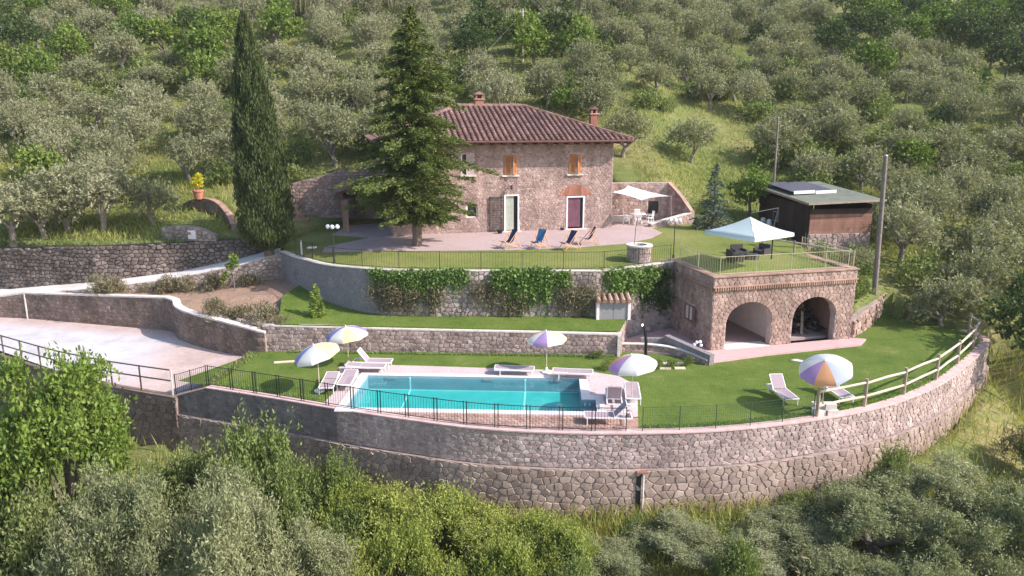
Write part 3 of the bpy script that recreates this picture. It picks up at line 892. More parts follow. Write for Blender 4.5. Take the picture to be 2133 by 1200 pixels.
# downpipe in its slot
dp = thing("drain_pipe", "pale vertical drain pipe in a dark slot low on the curved front wall", "drain pipe", (5.25, 27.72, -3.5))
mb = MB(); mb.tube([(0.03, -0.12, 0), (0.03, -0.12, 1.9)], 0.045, 8); mb.build("pipe", 'cap', dp)
mb = MB(); mb.box((-0.14, -0.02, 0.95), (0.2, 0.06, 1.9)); mb.build("slot", 'dark', dp)
mb = MB(); mb.box((-0.03, -0.1, 1.93), (0.42, 0.16, 0.07)); mb.build("brick_lintel", 'brick', dp)
# wall below the gravel yard
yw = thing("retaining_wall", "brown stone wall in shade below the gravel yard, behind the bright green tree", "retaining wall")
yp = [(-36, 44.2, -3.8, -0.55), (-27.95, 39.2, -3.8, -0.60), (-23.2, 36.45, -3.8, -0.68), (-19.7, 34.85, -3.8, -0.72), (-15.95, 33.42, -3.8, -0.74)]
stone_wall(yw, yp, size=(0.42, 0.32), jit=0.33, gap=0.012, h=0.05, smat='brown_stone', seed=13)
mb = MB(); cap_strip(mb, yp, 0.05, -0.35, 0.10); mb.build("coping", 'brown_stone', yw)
# yard back wall with its S-shaped end
bw = thing("retaining_wall", "brown stone wall at the back of the gravel yard with a white S-curved coping", "retaining wall")
bp_ = [(-40, 48.7, -0.4, 0.62), (-33, 46.55, -0.4, 1.02), (-31, 46.27, -0.4, 1.34), (-20.75, 43.5, -0.4, 1.72)]
s_ = smooth_path([(-20.75, 43.5, -0.4, 1.72), (-20.0, 42.9, -0.4, 1.70), (-19.6, 42.1, -0.4, 1.64), (-18.9, 41.3, -0.4, 1.56), (-17.4, 40.3, -0.4, 1.45), (-15.7, 39.4, -0.4, 1.35), (-13.6, 38.45, -0.4, 1.12), (-13.2, 38.4, -0.4, 1.05)], 0.4)
stone_wall(bw, bp_ + s_[1:], size=(0.34, 0.24), jit=0.34, gap=0.010, h=0.035, smat='brown_stone', seed=14)
mb = MB(); cap_strip(mb, bp_ + s_[1:], 0.05, -0.38, 0.09); mb.build("coping", 'cap', bw)
mb = MB(); mb.box((-30.95, 46.2, 0.5), (0.07, 0.08, 1.7), R(-10)); mb.build("joint_strip", 'cap', bw)
# pool back wall
mw = thing("retaining_wall", "straight low stone wall with white coping behind the pool", "retaining wall")
mp = [(-13.35, 38.62, -0.3, 1.36), (-12.8, 38.55, -0.2, 1.40), (-9.5, 38.42, -0.2, 1.34), (-4, 38.2, -0.2, 1.26), (1, 38.0, -0.2, 1.2), (5.72, 37.8, -0.2, 1.12)]
stone_wall(mw, mp, size=(0.29, 0.22), jit=0.34, gap=0.010, h=0.045, smat='wall_stone', mmat='light_mortar', singles=280, seed=15, vis=lambda u, v: u > 3.2)
mb = MB(); cap_strip(mb, mp, 0.05, -0.34, 0.075); mb.build("coping", 'cap', mw)
rp = [(5.75, 37.9, -0.2, 1.12), (6.05, 39.4, -0.2, 1.25), (6.45, 40.55, -0.2, 1.4)]
stone_wall(mw, rp, size=(0.29, 0.22), jit=0.34, gap=0.010, h=0.04, smat='wall_stone', mmat='light_mortar', seed=16)
mb = MB()
for k in range(3): mb.box((5.62, 37.68, 0.18 + 0.38 * k), (0.16, 0.14, 0.36), R(-3))
mb.build("end_quoin", 'cap', mw)
# terrace wall
tw = thing("retaining_wall", "curved terrace wall below the house, grey rendered at left and ivy-hung at right", "retaining wall")
TS = smooth_path([(x, y, (0.9 if x < 4.7 else -0.1), tz(x, y) + 0.02) for x, y in TWALL[:9]], 0.6) + [(TWALL[9][0], TWALL[9][1], 0.9, tz(*TWALL[9]) + 0.02)]
wl = WallMap([p for p in TS if p[0] <= -6.5])
mb = MB()
for a, b in zip(wl.u, wl.u[1:]):
    A, B = wl.at(a), wl.at(b)
    mb.add([wl.pt(a, A[2], 0.03), wl.pt(b, B[2], 0.03), wl.pt(b, B[3], 0.03), wl.pt(a, A[3], 0.03), wl.pt(a, A[3], -0.4), wl.pt(b, B[3], -0.4)], [(0, 1, 2, 3), (3, 2, 5, 4)])
mb.build("rendered_face", 'render', tw)
stone_wall(tw, [p for p in TS if p[0] >= -7.0], size=(0.34, 0.25), jit=0.36, gap=0.012, h=0.06, smat='dry_stone', seed=17)
cp = [(4.64, 40.5, -0.1, 4.0), (5.6, 40.75, -0.1, 4.0), (9.45, 42.75, -0.1, 4.1)]
stone_wall(tw, cp, size=(0.34, 0.26), jit=0.36, gap=0.012, h=0.04, smat='dry_stone', seed=18)
mb = MB(); cap_strip(mb, TS + cp[1:], 0.06, -0.34, 0.04); mb.build("coping", 'cap', tw)
# dry stone wall above the road and rubble under it
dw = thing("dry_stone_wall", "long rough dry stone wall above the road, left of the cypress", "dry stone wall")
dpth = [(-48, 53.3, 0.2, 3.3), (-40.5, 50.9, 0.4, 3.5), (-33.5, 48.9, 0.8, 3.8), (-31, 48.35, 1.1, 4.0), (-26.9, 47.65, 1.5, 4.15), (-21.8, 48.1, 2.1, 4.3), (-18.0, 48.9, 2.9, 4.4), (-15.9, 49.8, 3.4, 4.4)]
stone_wall(dw, dpth, size=(0.36, 0.25), jit=0.4, gap=0.014, h=0.10, smat='shaded_dry_stone', mmat='dark', seed=19, thick=0.5)
rw = thing("rubble_wall", "low rubble wall below the sloping road, above the yard wall", "rubble wall")
rpt = [(-28, 45.8, 1.0, 1.6), (-26.6, 45.6, 1.2, 1.74), (-21.4, 46.0, 1.3, 2.34), (-17.4, 46.7, 1.4, 3.08), (-15.1, 47.65, 1.3, 3.62), (-14.7, 47.6, 1.2, 3.7)]
stone_wall(rw, rpt, size=(0.34, 0.24), jit=0.4, gap=0.014, h=0.08, smat='dry_stone', seed=20)
# walls on the hill left of the house, in front of the bank
hw = thing("retaining_wall", "tall stone wall holding the bank left of the house, half in shadow", "retaining wall")
hp = [(-19.3, 60.2, 3.8, 6.5), (-17.6, 60.1, 3.8, 7.1), (-15.5, 60.05, 3.8, 7.6), (-12.6, 60.05, 3.8, 8.5), (-10.2, 60.1, 3.8, 8.7)]
stone_wall(hw, hp, size=(0.36, 0.26), jit=0.36, gap=0.012, h=0.06, smat='house_stone', seed=21)
# right of the house
ww = thing("retaining_wall", "stone wall behind the shade sail, right of the house", "retaining wall")
stone_wall(ww, [(7.4, 57.55, 4.2, 7.35), (12.0, 57.75, 4.2, 7.35)], size=(0.34, 0.24), jit=0.34, gap=0.01, h=0.035, smat='house_stone', mmat='light_mortar', seed=22,
           openings=((3.1, 3.9, 0.0 + 5.0, 5.95, 0),))
stone_wall(ww, [(12.0, 57.75, 4.2, 7.3), (12.7, 56.6, 4.2, 6.4), (13.35, 55.7, 4.2, 5.35)],
           size=(0.34, 0.26), jit=0.36, gap=0.012, h=0.05, smat='house_stone', seed=23)
mb = MB(); mb.box((10.9, 57.72, 5.48), (0.7, 0.1, 0.85)); mb.build("niche", 'dark', ww)
mb = MB(); cap_strip(mb, [(12.0, 57.75, 0, 7.3), (12.7, 56.6, 0, 6.4), (13.35, 55.7, 0, 5.35)], 0.08, -0.22, 0.10); mb.build("coping", 'brick_light', ww)
lw = thing("low_wall", "low sloping parapet wall with pale coping beside the table terrace", "low wall")
lp = [(13.35, 55.7, 4.1, 5.25), (11.6, 54.7, 4.1, 4.95), (10.0, 53.6, 4.1, 4.72)]
stone_wall(lw, lp[::-1], size=(0.32, 0.24), jit=0.34, gap=0.01, h=0.03, smat='house_stone', seed=25, thick=0.3)
mb = MB(); cap_strip(mb, lp[::-1], 0.06, -0.34, 0.07); mb.build("coping", 'cap', lw)
# stone bank wall right of the garage
gwl = thing("rubble_wall", "short rubble wall climbing from the right end of the garage", "rubble wall")
stone_wall(gwl, [(19.35, 41.0, -0.2, 1.0), (20.6, 42.4, -0.2, 1.15), (21.9, 44.0, -0.1, 1.25), (23.6, 46.1, 0.3, 1.55)], size=(0.42, 0.34), jit=0.38, gap=0.02, h=0.12, smat='garage_stone', seed=26)
# terraced garden walls left of the cypress
cw = thing("garden_wall", "curved reddish garden wall carrying the terracotta pot, left of the cypress", "garden wall")
cpt = smooth_path([(-24.4, 55.4, 5.0, 5.9), (-22.9, 54.4, 4.9, 6.45), (-21.3, 53.6, 4.8, 6.35), (-20.0, 52.3, 4.6, 5.6), (-19.4, 51.4, 4.5, 5.0)], 0.5)
stone_wall(cw, cpt, size=(0.34, 0.24), jit=0.34, gap=0.012, h=0.035, smat='brown_stone', seed=27)
mb = MB(); cap_strip(mb, cpt, 0.05, -0.40, 0.07); mb.build("coping", 'brick_light', cw)
gwl2 = thing("garden_wall", "low curved rock wall in the grass left of the cypress", "garden wall")
cpt = smooth_path([(-23.4, 49.6, 4.3, 5.1), (-22.0, 49.0, 4.3, 5.3), (-20.6, 48.7, 4.2, 5.2), (-19.4, 48.6, 4.2, 4.7)], 0.4)
stone_wall(gwl2, cpt, size=(0.42, 0.3), jit=0.38, gap=0.02, h=0.1, smat='rock', seed=28)
mb = MB(); mb.box((-21.0, 48.72, 4.75), (0.55, 0.12, 0.6), R(-8)); tag(mb.build("utility_box", 'white_plaster'), "small pale utility box set against the low curved rock wall", "utility box")

# brick steps by the bank wall
st = thing("garden_steps", "brick garden steps in front of the tall bank wall, right of the cypress", "steps", (-17.0, 57.6, 4.2))
for k in range(4):
    mb = MB(); mb.box((-0.3 * k, 0.42 * k, 0.24 + 0.3 * k), (2.6 - 0.15 * k, 0.46, 0.28)); mb.build("step", 'brick_light', st)

# low curved courtyard wall and the dark ramp parapet
ck = thing("low_wall", "low curved wall with a thin pale coping at the edge of the garage courtyard", "low wall")
cpt = smooth_path([(5.75, 38.5, -0.1, 0.40), (7.3, 38.3, -0.1, 0.42), (8.7, 37.7, -0.1, 0.38), (9.55, 36.7, -0.1, 0.30), (9.9, 36.2, -0.1, 0.25)], 0.4)
stone_wall(ck, cpt, size=(0.3, 0.2), jit=0.34, gap=0.012, h=0.03, smat='wall_stone', seed=29, thick=0.22)
mb = MB(); cap_strip(mb, cpt, 0.04, -0.26, 0.05); mb.build("coping", 'cap', ck)
rk = thing("low_wall", "dark grey sloping parapet in the courtyard beside the garage corner", "low wall")
mb = MB(); mb.bar((8.35, 38.9, 0.55), (10.15, 36.25, 0.28), 0.34, 0.55); mb.bar((7.0, 39.1, 0.40), (8.4, 38.95, 0.42), 0.3, 0.4); mb.build("parapet", 'render', rk)

# ------------------------------------------------------------------ house
HX, HY, HZ, HR = -7.96, 49.86, 4.45, math.atan2(3.52, 15.05)
HL_, HD = 15.46, 10.5
def hwp(x, y, z=0.0):
    return (HX + x * math.cos(HR) - y * math.sin(HR), HY + x * math.sin(HR) + y * math.cos(HR), HZ + z)
house = thing("stone_house", "two-storey stone farmhouse with a hipped brown tile roof", "house", (HX, HY, HZ), HR)
WIN = [(4.68, 5.55, 4.0, 5.45), (7.58, 8.55, 3.95, 5.40), (12.2, 13.14, 3.95, 5.40)]
DOORS = [(7.62, 8.67, 0.10, 2.62), (12.1, 13.42, 0.12, 2.40)]
ops = [w + (0,) for w in WIN] + [d + (0,) for d in DOORS] + [(5.0, 5.75, 1.1, 2.05, 0)]
stone_wall(house, [(0, 0, -0.3, 6.25), (HL_, 0, -0.3, 6.25)], size=(0.215, 0.145), jit=0.40, gap=0.008, h=0.030, smat='house_stone', mmat='light_mortar', seed=31, openings=ops, thick=0.45)
stone_wall(house, [(HL_ + 0.012, 0.004, -0.3, 6.25), (HL_ + 0.012, HD - 0.46, -0.3, 6.25)], size=(0.32, 0.2), jit=0.36, gap=0.008, h=0.03, smat='house_stone', mmat='light_mortar', seed=32)
stone_wall(house, [(HL_, HD, -0.3, 6.25), (0, HD, -0.3, 6.25)], size=(0.5, 0.3), jit=0.36, gap=0.008, h=0.03, smat='house_stone', mmat='light_mortar', seed=33)
stone_wall(house, [(-0.012, HD - 0.46, -0.3, 6.25), (-0.012, 0.004, -0.3, 6.25)], size=(0.32, 0.2), jit=0.36, gap=0.008, h=0.03, smat='house_stone', mmat='light_mortar', seed=34)
EV, RISE = 1.05, 0.365
EZ = 6.28
hd = HD / 2 + EV
rz_ = EZ + RISE * hd
mb = MB()
e = [(-EV, -EV, EZ), (HL_ + EV, -EV, EZ), (HL_ + EV, HD + EV, EZ), (-EV, HD + EV, EZ)]
r1, r2 = (-EV + hd, HD / 2, rz_), (HL_ + EV - hd, HD / 2, rz_)
mb.add(e + [r1, r2] + [(x, y, z - 0.14) for x, y, z in e],
       [(0, 1, 5, 4), (1, 2, 5), (2, 3, 4, 5), (3, 0, 4), (6, 9, 8, 7), (0, 6, 7, 1), (1, 7, 8, 2), (2, 8, 9, 3), (3, 9, 6, 0)])
roof = mb.build("roof", 'tile_pan', house)

def tile_row(o, du, dirn, n_len, parent, rgt, r=0.135):
    """one column of overlapping curved cover tiles climbing from o along dirn"""
    mb = MB()
    L = 0.46
    n = max(1, int(round(n_len / L))); L = n_len / n
    d = Vector(dirn).normalized(); a = Vector(du).normalized(); up = a.cross(d)
    if up.z < 0: up = -up
    for k in range(n):
        w = rgt.uniform(-0.012, 0.012)
        vs = []
        for t, rr, lift in ((k * L - 0.05, r, 0.045), ((k + 1) * L, r * 0.80, 0.012)):
            for q in range(6):
                th = math.pi * q / 5
                vs.append(Vector(o) + d * t + a * (math.cos(th) * rr + w) + up * (math.sin(th) * rr * 0.9 + lift))
        fs = [(q, q + 1, 7 + q, 6 + q) for q in range(5)] + [(0, 1, 2, 3, 4, 5)]
        mb.add(vs, fs)
    return mb.build("tile_row", 'tile', parent)
rgt = random.Random(5)
sp = 0.385
def roof_face(o, e_dir, up_dir, width, nlim, skip=False):
    n = int(width / sp)
    off = (width - n * sp) / 2
    sl_ = math.sqrt(1 + RISE ** 2)
    for i in range(n):
        s_ = off + (i + 0.5) * sp
        run = min(hd, s_, width - s_) if nlim else min(hd, s_, width - s_)
        if run < 0.3: continue
        p = (o[0] + e_dir[0] * s_ - up_dir[0] * 0.06, o[1] + e_dir[1] * s_ - up_dir[1] * 0.06, EZ - 0.06 * RISE)
        tile_row(p, (*e_dir, 0), (up_dir[0], up_dir[1], RISE), (run + 0.02) * sl_, roof, rgt)
roof_face(e[0], (1, 0), (0, 1), HL_ + 2 * EV, True)
roof_face(e[1], (0, 1), (-1, 0), HD + 2 * EV, True)
roof_face(e[2], (-1, 0), (0, -1), HL_ + 2 * EV, True)
roof_face(e[3], (0, -1), (1, 0), HD + 2 * EV, True)
def ridge_row(p, q, name="ridge_row"):
    p, q = Vector(p), Vector(q); d = (q - p); n = max(2, int(d.length / 0.42)); mb = MB()
    for k in range(n):
        a = p + d * (k / n); b = p + d * ((k + 1.12) / n)
        mb.tube([a + Vector((0, 0, 0.05)), b + Vector((0, 0, 0.05))], [0.16, 0.135], 8)
    return mb.build(name, 'tile', roof)
ridge_row(r1, r2)
for c_, r_ in ((e[0], r1), (e[3], r1), (e[1], r2), (e[2], r2)): ridge_row(c_, r_, "hip_row")
mb = MB(); mb.tube([(-EV, -EV - 0.09, EZ - 0.06), (HL_ + EV, -EV - 0.09, EZ - 0.06)], 0.075, 8)
mb.tube([(HL_ + EV + 0.09, -EV, EZ - 0.06), (HL_ + EV + 0.09, HD + EV, EZ - 0.06)], 0.075, 8)
mb.build("gutter", 'tile_pan', house)
for i in range(24):
    mb = MB(); x = -0.7 + i * 0.74
    mb.bar((x, -EV + 0.06, EZ - 0.20), (x, 0.1, EZ - 0.20), 0.10, 0.11); mb.build("rafter_end", 'dark_wood', house)
def chimney(x, y, z0, z1, w):
    c = MB(); c.box((x, y, (z0 + z1) / 2), (w, w, z1 - z0))
    co = c.build("chimney", 'brick', house)
    mb = MB(); mb.box((x, y, z1 + 0.04), (w + 0.16, w + 0.16, 0.08)); mb.build("chimney_slab", 'brick_light', co)
    mb = MB()
    for dx in (-1, 1):
        for dy in (-1, 1): mb.box((x + dx * (w / 2 - 0.08), y + dy * (w / 2 - 0.08), z1 + 0.22), (0.13, 0.13, 0.28))
    mb.build("chimney_vent", 'brick', co)
    mb = MB(); mb.box((x, y, z1 + 0.21), (w - 0.25, w - 0.25, 0.24)); mb.build("flue", 'dark', co)
    mb = MB(); W_ = w / 2 + 0.08; z = z1 + 0.37
    mb.add([(x - W_, y - W_, z), (x + W_, y - W_, z), (x + W_, y + W_, z), (x - W_, y + W_, z), (x, y - W_, z + 0.22), (x, y + W_, z + 0.22)], [(0, 1, 4), (1, 2, 5, 4), (2, 3, 5), (3, 0, 4, 5), (3, 2, 1, 0)])
    mb.build("chimney_cap", 'tile', co)
chimney(6.95, 5.5, 8.0, 9.05, 0.62)
chimney(15.15, 3.5, 6.4, 8.0, 0.5)

def frame_rect(mb, u0, u1, v0, v1, w, d0, d1, sill=True):
    """four bars butted end to end, between y = d0 (outside) and d1"""
    ym, yl = (d0 + d1) / 2, abs(d1 - d0)
    mb.box(((u0 + w / 2), ym, (v0 + v1) / 2), (w, yl, v1 - v0)); mb.box((u1 - w / 2, ym, (v0 + v1) / 2), (w, yl, v1 - v0))
    mb.box(((u0 + u1) / 2, ym, v1 - w / 2), (u1 - u0 - 2 * w, yl, w))
    if sill: mb.box(((u0 + u1) / 2, ym, v0 + w / 2), (u1 - u0 - 2 * w, yl, w))
def louvre(name, hinge, w, h, ang, z, parent, mat='shutter'):
    """a louvred shutter leaf hinged at (x, y), turned by ang"""
    o = bpy.data.objects.new(name, None); COL.objects.link(o); o.parent = parent
    o.location = (hinge[0], hinge[1], z); o.rotation_euler = (0, 0, ang)
    mb = MB(); s_ = 1 if w > 0 else -1; a = abs(w)
    frame_rect(mb, 0, a, 0, h, 0.07, -0.02, 0.02); mb.box((a / 2, 0, h * 0.5), (a - 0.14, 0.036, 0.07))
    if s_ < 0: mb.v = [(-x, y, zz) for x, y, zz in mb.v]; mb.f = [tuple(reversed(f)) for f in mb.f]
    mb.build("stile_frame", mat, o)
    n = int((h - 0.2) / 0.07)
    mb = MB()
    for k in range(n): mb.box((s_ * a / 2, 0, 0.1 + k * (h - 0.2) / n + 0.03), (a - 0.15, 0.012, 0.065), rx=R(28))
    mb.build("louvre_slats", mat, o)
    return o
for k, (u0, u1, v0, v1) in enumerate(WIN):
    w = MB(); frame_rect(w, u0, u1, v0, v1, 0.07, 0.10, 0.22); wf = w.build("window", 'white', house)
    mb = MB(); mb.box(((u0 + u1) / 2, 0.2, (v0 + v1) / 2), (u1 - u0 - 0.16, 0.012, v1 - v0 - 0.16)); mb.build("pane", 'glass', wf)
    mb = MB(); mb.box(((u0 + u1) / 2, -0.03, v0 - 0.05), (u1 - u0 + 0.24, 0.24, 0.09)); mb.build("sill", 'cap', wf)
    mb = MB(); mb.box(((u0 + u1) / 2, 0.17, (v0 + v1) / 2), (0.05, 0.05, v1 - v0 - 0.16)); mb.build("mullion", 'white', wf)
    hw_ = (u1 - u0) / 2 - 0.06
    if k > 0:
        louvre("shutter", (u0 + 0.06, -0.06), hw_, v1 - v0 - 0.12, R(-12), v0 + 0.06, house)
        louvre("shutter", (u1 - 0.06, -0.06), -hw_, v1 - v0 - 0.12, R(42), v0 + 0.06, house)
for k, (u0, u1, v0, v1) in enumerate(DOORS):
    d = MB(); frame_rect(d, u0, u1, v0, v1, 0.09, -0.05, 0.16, sill=False); df = d.build("door", 'frame_white', house)
    mb = MB(); mb.box(((u0 + u1) / 2, -0.10, v0 / 2 - 0.1), (u1 - u0 + 0.3, 0.55, v0 + 0.2)); mb.build("threshold", 'cap', df)
    if k == 0:
        mb = MB(); mb.box((u0 + 0.40, 0.10, (v0 + v1) / 2 - 0.04), (0.58, 0.04, v1 - v0 - 0.12)); mb.build("door_leaf", 'curtain_green', df)
        mb = MB()
        for j in range(7): mb.box((u0 + 0.14 + j * 0.086, 0.075, (v0 + v1) / 2 - 0.04), (0.014, 0.016, v1 - v0 - 0.16))
        mb.build("rib", 'curtain_green', df)
        mb = MB(); mb.box((u1 - 0.21, 0.30, (v0 + v1) / 2 - 0.04), (0.30, 0.02, v1 - v0 - 0.1)); mb.build("pane", 'glass', df)
    else:
        mb = MB(); mb.box(((u0 + u1) / 2, 0.12, (v0 + v1) / 2), (u1 - u0 - 0.18, 0.012, v1 - v0 - 0.14)); mb.build("pane", 'glass', df)
        mb = MB()
        for j in range(12):
            x = u0 + 0.17 + j * 0.075
            mb.tube([(x, 0.085 + 0.012 * (j % 2), v0 + 0.1), (x, 0.085 + 0.012 * (j % 2), v1 - 0.12)], 0.036, 6)
        mb.build("curtain", 'curtain_purple', df)
# red brick flat arch above the right door
for j in range(22):
    t0, t1 = j / 22, (j + 1) / 22
    xa, xb = 11.95 + 1.62 * t0, 11.95 + 1.62 * t1
    xc, xd = 11.56 + 2.4 * t0, 11.56 + 2.4 * t1
    mb = MB()
    zb_ = 2.45
    zt_ = 2.86 + 0.42 * (1 - abs(2 * (t0 + t1) / 2 - 1))
    q = [(xc + 0.006, zb_), (xd - 0.006, zb_), (xb * 0.6 + xd * 0.4 - 0.006, zt_), (xa * 0.6 + xc * 0.4 + 0.006, zt_)]
    mb.add([(x, -0.045, z) for x, z in q] + [(x, 0.02, z) for x, z in q], [(0, 1, 2, 3), (4, 7, 6, 5), (0, 4, 5, 1), (1, 5, 6, 2), (2, 6, 7, 3), (3, 7, 4, 0)])
    mb.build("brick", 'brick', house)
# open lattice screen left of the green door
ls = MB(); frame_rect(ls, 6.55, 7.55, 0.1, 2.5, 0.05, -0.12, -0.08)
lso = ls.build("lattice_screen", 'iron', house)
for j in range(9):
    mb = MB(); mb.box((6.55 + 0.05 + 0.1 * (j + 0.5), -0.1, 1.3), (0.018, 0.018, 2.3)); mb.build("bar", 'iron', lso)
for j in range(14):
    mb = MB(); mb.box((7.05, -0.118, 0.2 + 0.17 * j), (0.9, 0.014, 0.018)); mb.build("bar", 'iron', lso)
wlm = MB(); wlm.bar((8.06, 0.0, 3.2), (8.06, -0.35, 3.3), 0.03, 0.03); wlm.lathe([(0.03, 0.0), (0.10, 0.08), (0.08, 0.25), (0.02, 0.3)], (8.06, -0.36, 2.98), 8)
wlm.build("wall_lantern", 'iron', house)
mb = MB(); frame_rect(mb, 5.0, 5.75, 1.1, 2.05, 0.07, 0.1, 0.2); w = mb.build("window", 'white', house)
mb = MB(); mb.box((5.375, 0.16, 1.575), (0.6, 0.012, 0.8)); mb.build("pane", 'glass', w)


# porch on the left side of the house
porch = thing("porch", "shaded lean-to porch with brick pillars on the left side of the house", "porch", (HX, HY, 4.2), HR)
for (x, y) in ((-3.05, 4.5), (-3.05, 7.4), (-3.05, 10.2)):
    mb = MB(); mb.box((x, y, 1.15), (0.42, 0.42, 2.3))
    po = mb.build("pillar", 'brick_light', porch)
    mb = MB(); mb.box((x, y, 2.36), (0.5, 0.5, 0.12)); mb.build("pillar_cap", 'brick', po)
mb = MB(); mb.bar((-3.05, 4.2, 2.55), (-3.05, 10.6, 2.55), 0.2, 0.24); mb.bar((-3.05, 4.5, 2.55), (-0.05, 4.5, 2.55), 0.18, 0.22); mb.build("beam", 'dark_wood', porch)
mb = MB(); v = [(-3.6, 4.0, 2.70), (-0.02, 4.0, 3.75), (-0.02, 10.8, 3.75), (-3.6, 10.8, 2.70)]
mb.add(v + [(x, y, z + 0.12) for x, y, z in v], [(3, 2, 1, 0), (4, 5, 6, 7), (0, 1, 5, 4), (1, 2, 6, 5), (2, 3, 7, 6), (3, 0, 4, 7)])
pr = mb.build("roof", 'tile_pan', porch)
for i in range(17):
    tile_row((-3.65, 4.2 + i * 0.4, 2.80), (0, 1, 0), (3.58, 0, 1.05), 3.65, pr, rgt, 0.13)

# ------------------------------------------------------------------ garage under the lawn
gar = thing("stone_garage", "stone garage with two arched bays built under the lawn terrace", "garage", (GA[0], GA[1], 0.1), GR)
ARCH = [(0.85, 3.62, -0.05, 2.55, 1.05), (4.92, 7.66, -0.05, 2.58, 1.1)]
stone_wall(gar, [(0, 0, -0.2, 3.25), (8.76, 0, -0.2, 3.25)], size=(0.25, 0.19), jit=0.36, gap=0.008, h=0.032, smat='garage_stone', mmat='light_mortar', seed=41, openings=ARCH, thick=0.45)
stone_wall(gar, [(-0.03, -0.03, 3.50, 3.98), (8.79, -0.03, 3.50, 3.98)], size=(0.3, 0.22), jit=0.34, gap=0.008, h=0.03, smat='garage_stone', mmat='light_mortar', seed=42, thick=0.42)
stone_wall(gar, [(-0.012, 5.2, -0.2, 3.25), (-0.012, 0.004, -0.2, 3.25)], size=(0.27, 0.2), jit=0.36, gap=0.008, h=0.03, smat='garage_stone', mmat='light_mortar', seed=43,
           openings=((5.2 - 2.95, 5.2 - 1.95, 1.0, 1.95, 0),))
stone_wall(gar, [(-0.042, 5.2, 3.50, 3.98), (-0.042, -0.026, 3.50, 3.98)], size=(0.3, 0.22), jit=0.34, gap=0.008, h=0.03, smat='garage_stone', mmat='light_mortar', seed=44)
stone_wall(gar, [(8.772, 0.004, -0.2, 3.25), (8.772, 5.2, -0.2, 3.25)], size=(0.3, 0.22), jit=0.36, gap=0.008, h=0.03, smat='garage_stone', mmat='light_mortar', seed=45)
stone_wall(gar, [(8.79, 0.42, 3.50, 3.98), (8.79, 5.2, 3.50, 3.98)], size=(0.3, 0.22), jit=0.34, gap=0.008, h=0.03, smat='garage_stone', mmat='light_mortar', seed=46)
mb = MB(); mb.box((4.38, -0.005, 3.375), (8.76, 0.05, 0.25)); mb.box((4.38, 2.6, 3.375), (8.7, 5.15, 0.24)); mb.build("roof_slab", 'brick_light', gar)
for i in range(62):
    mb = MB(); mb.box((0.07 + i * 0.1413, -0.085, 3.35), (0.075, 0.11, 0.17)); mb.build("brick", 'brick_light', gar)
for i in range(34):
    mb = MB(); mb.box((-0.075, 0.1 + i * 0.145, 3.35), (0.10, 0.075, 0.17)); mb.build("brick", 'brick_light', gar)
mb = MB(); mb.box((4.38, -0.06, 3.47), (8.9, 0.16, 0.06)); mb.box((-0.06, 2.65, 3.47), (0.16, 5.2, 0.058)); mb.build("string_course", 'brick_light', gar)
mb = MB(); mb.box((4.38, 0.16, 4.02), (8.98, 0.55, 0.07)); mb.box((0.17, 2.83, 4.018), (0.52, 4.78, 0.066)); mb.box((8.6, 2.83, 4.018), (0.5, 4.78, 0.066)); mb.build("coping", 'brick_light', gar)
for (u0, u1, v0, v1, rise) in ARCH:
    uc, a = (u0 + u1) / 2, (u1 - u0) / 2
    n = 19
    for k in range(n):
        q = []
        for t in (k / n + 0.004, (k + 1) / n - 0.004):
            th = math.pi * (1 - t)
            q.append((uc + a * math.cos(th), v1 - rise + rise * math.sin(th))); q.append((uc + (a + 0.26) * math.cos(th), v1 - rise + (rise + 0.26) * math.sin(th)))
        mb = MB(); o_ = [q[0], q[2], q[3], q[1]]
        mb.add([(x, -0.055, z) for x, z in o_] + [(x, 0.05, z) for x, z in o_], [(0, 1, 2, 3), (4, 7, 6, 5), (0, 4, 5, 1), (1, 5, 6, 2), (2, 6, 7, 3), (3, 7, 4, 0)])
        mb.build("arch_stone", 'garage_stone', gar)
# inside: floor, back wall, side walls, divider, ceiling
mb = MB(); mb.box((4.38, 3.05, -0.06), (8.5, 4.5, 0.16)); mb.build("floor", 'patio', gar)
mb = MB(); mb.box((2.235, 0.35, -0.06), (2.75, 0.88, 0.165)); mb.build("threshold", 'concrete', gar)  # sunlit front strip of the left bay floor, its brightness put into a pale colour
mb = MB(); mb.box((4.38, 5.35, 1.6), (8.76, 0.25, 3.3)); mb.build("back_wall", 'white_plaster', gar)
mb = MB(); mb.box((4.27, 2.85, 1.6), (0.25, 4.7, 3.2)); mb.build("divider_wall", 'white_plaster', gar)
mb = MB(); mb.box((6.3, 5.19, 1.6), (3.8, 0.06, 3.2)); mb.box((4.43, 2.95, 1.6), (0.06, 4.4, 3.2)); mb.build("bay_shade_lining", 'dark_wood', gar)  # dark sheets added to put the right bay's gloom into the colour
mb = MB(); mb.box((0.44, 1.3, 1.6), (0.05, 1.3, 3.2)); mb.box((0.44, 4.2, 1.6), (0.05, 2.0, 3.2)); mb.build("plaster_lining", 'white_plaster', gar)
mb = MB(); mb.box((8.28, 2.85, 1.6), (0.06, 4.7, 3.2)); mb.build("brick_lining", 'brick_light', gar)
w = MB()
w.box((-0.02, 2.45, 1.03), (0.14, 1.0, 0.07)); w.box((-0.02, 2.45, 1.92), (0.14, 1.0, 0.07)); w.box((-0.02, 1.99, 1.475), (0.14, 0.07, 0.82)); w.box((-0.02, 2.91, 1.475), (0.14, 0.07, 0.82)); w.box((-0.02, 2.45, 1.475), (0.10, 0.05, 0.82))
wo_ = w.build("window", 'red_wood', gar)
mb = MB(); mb.box((0.0, 2.45, 1.475), (0.012, 0.86, 0.76)); mb.build("pane", 'cushion', wo_)
louvre("shutter", (-0.09, 1.93), 0.48, 0.95, R(250), 1.0, gar, 'red_wood')
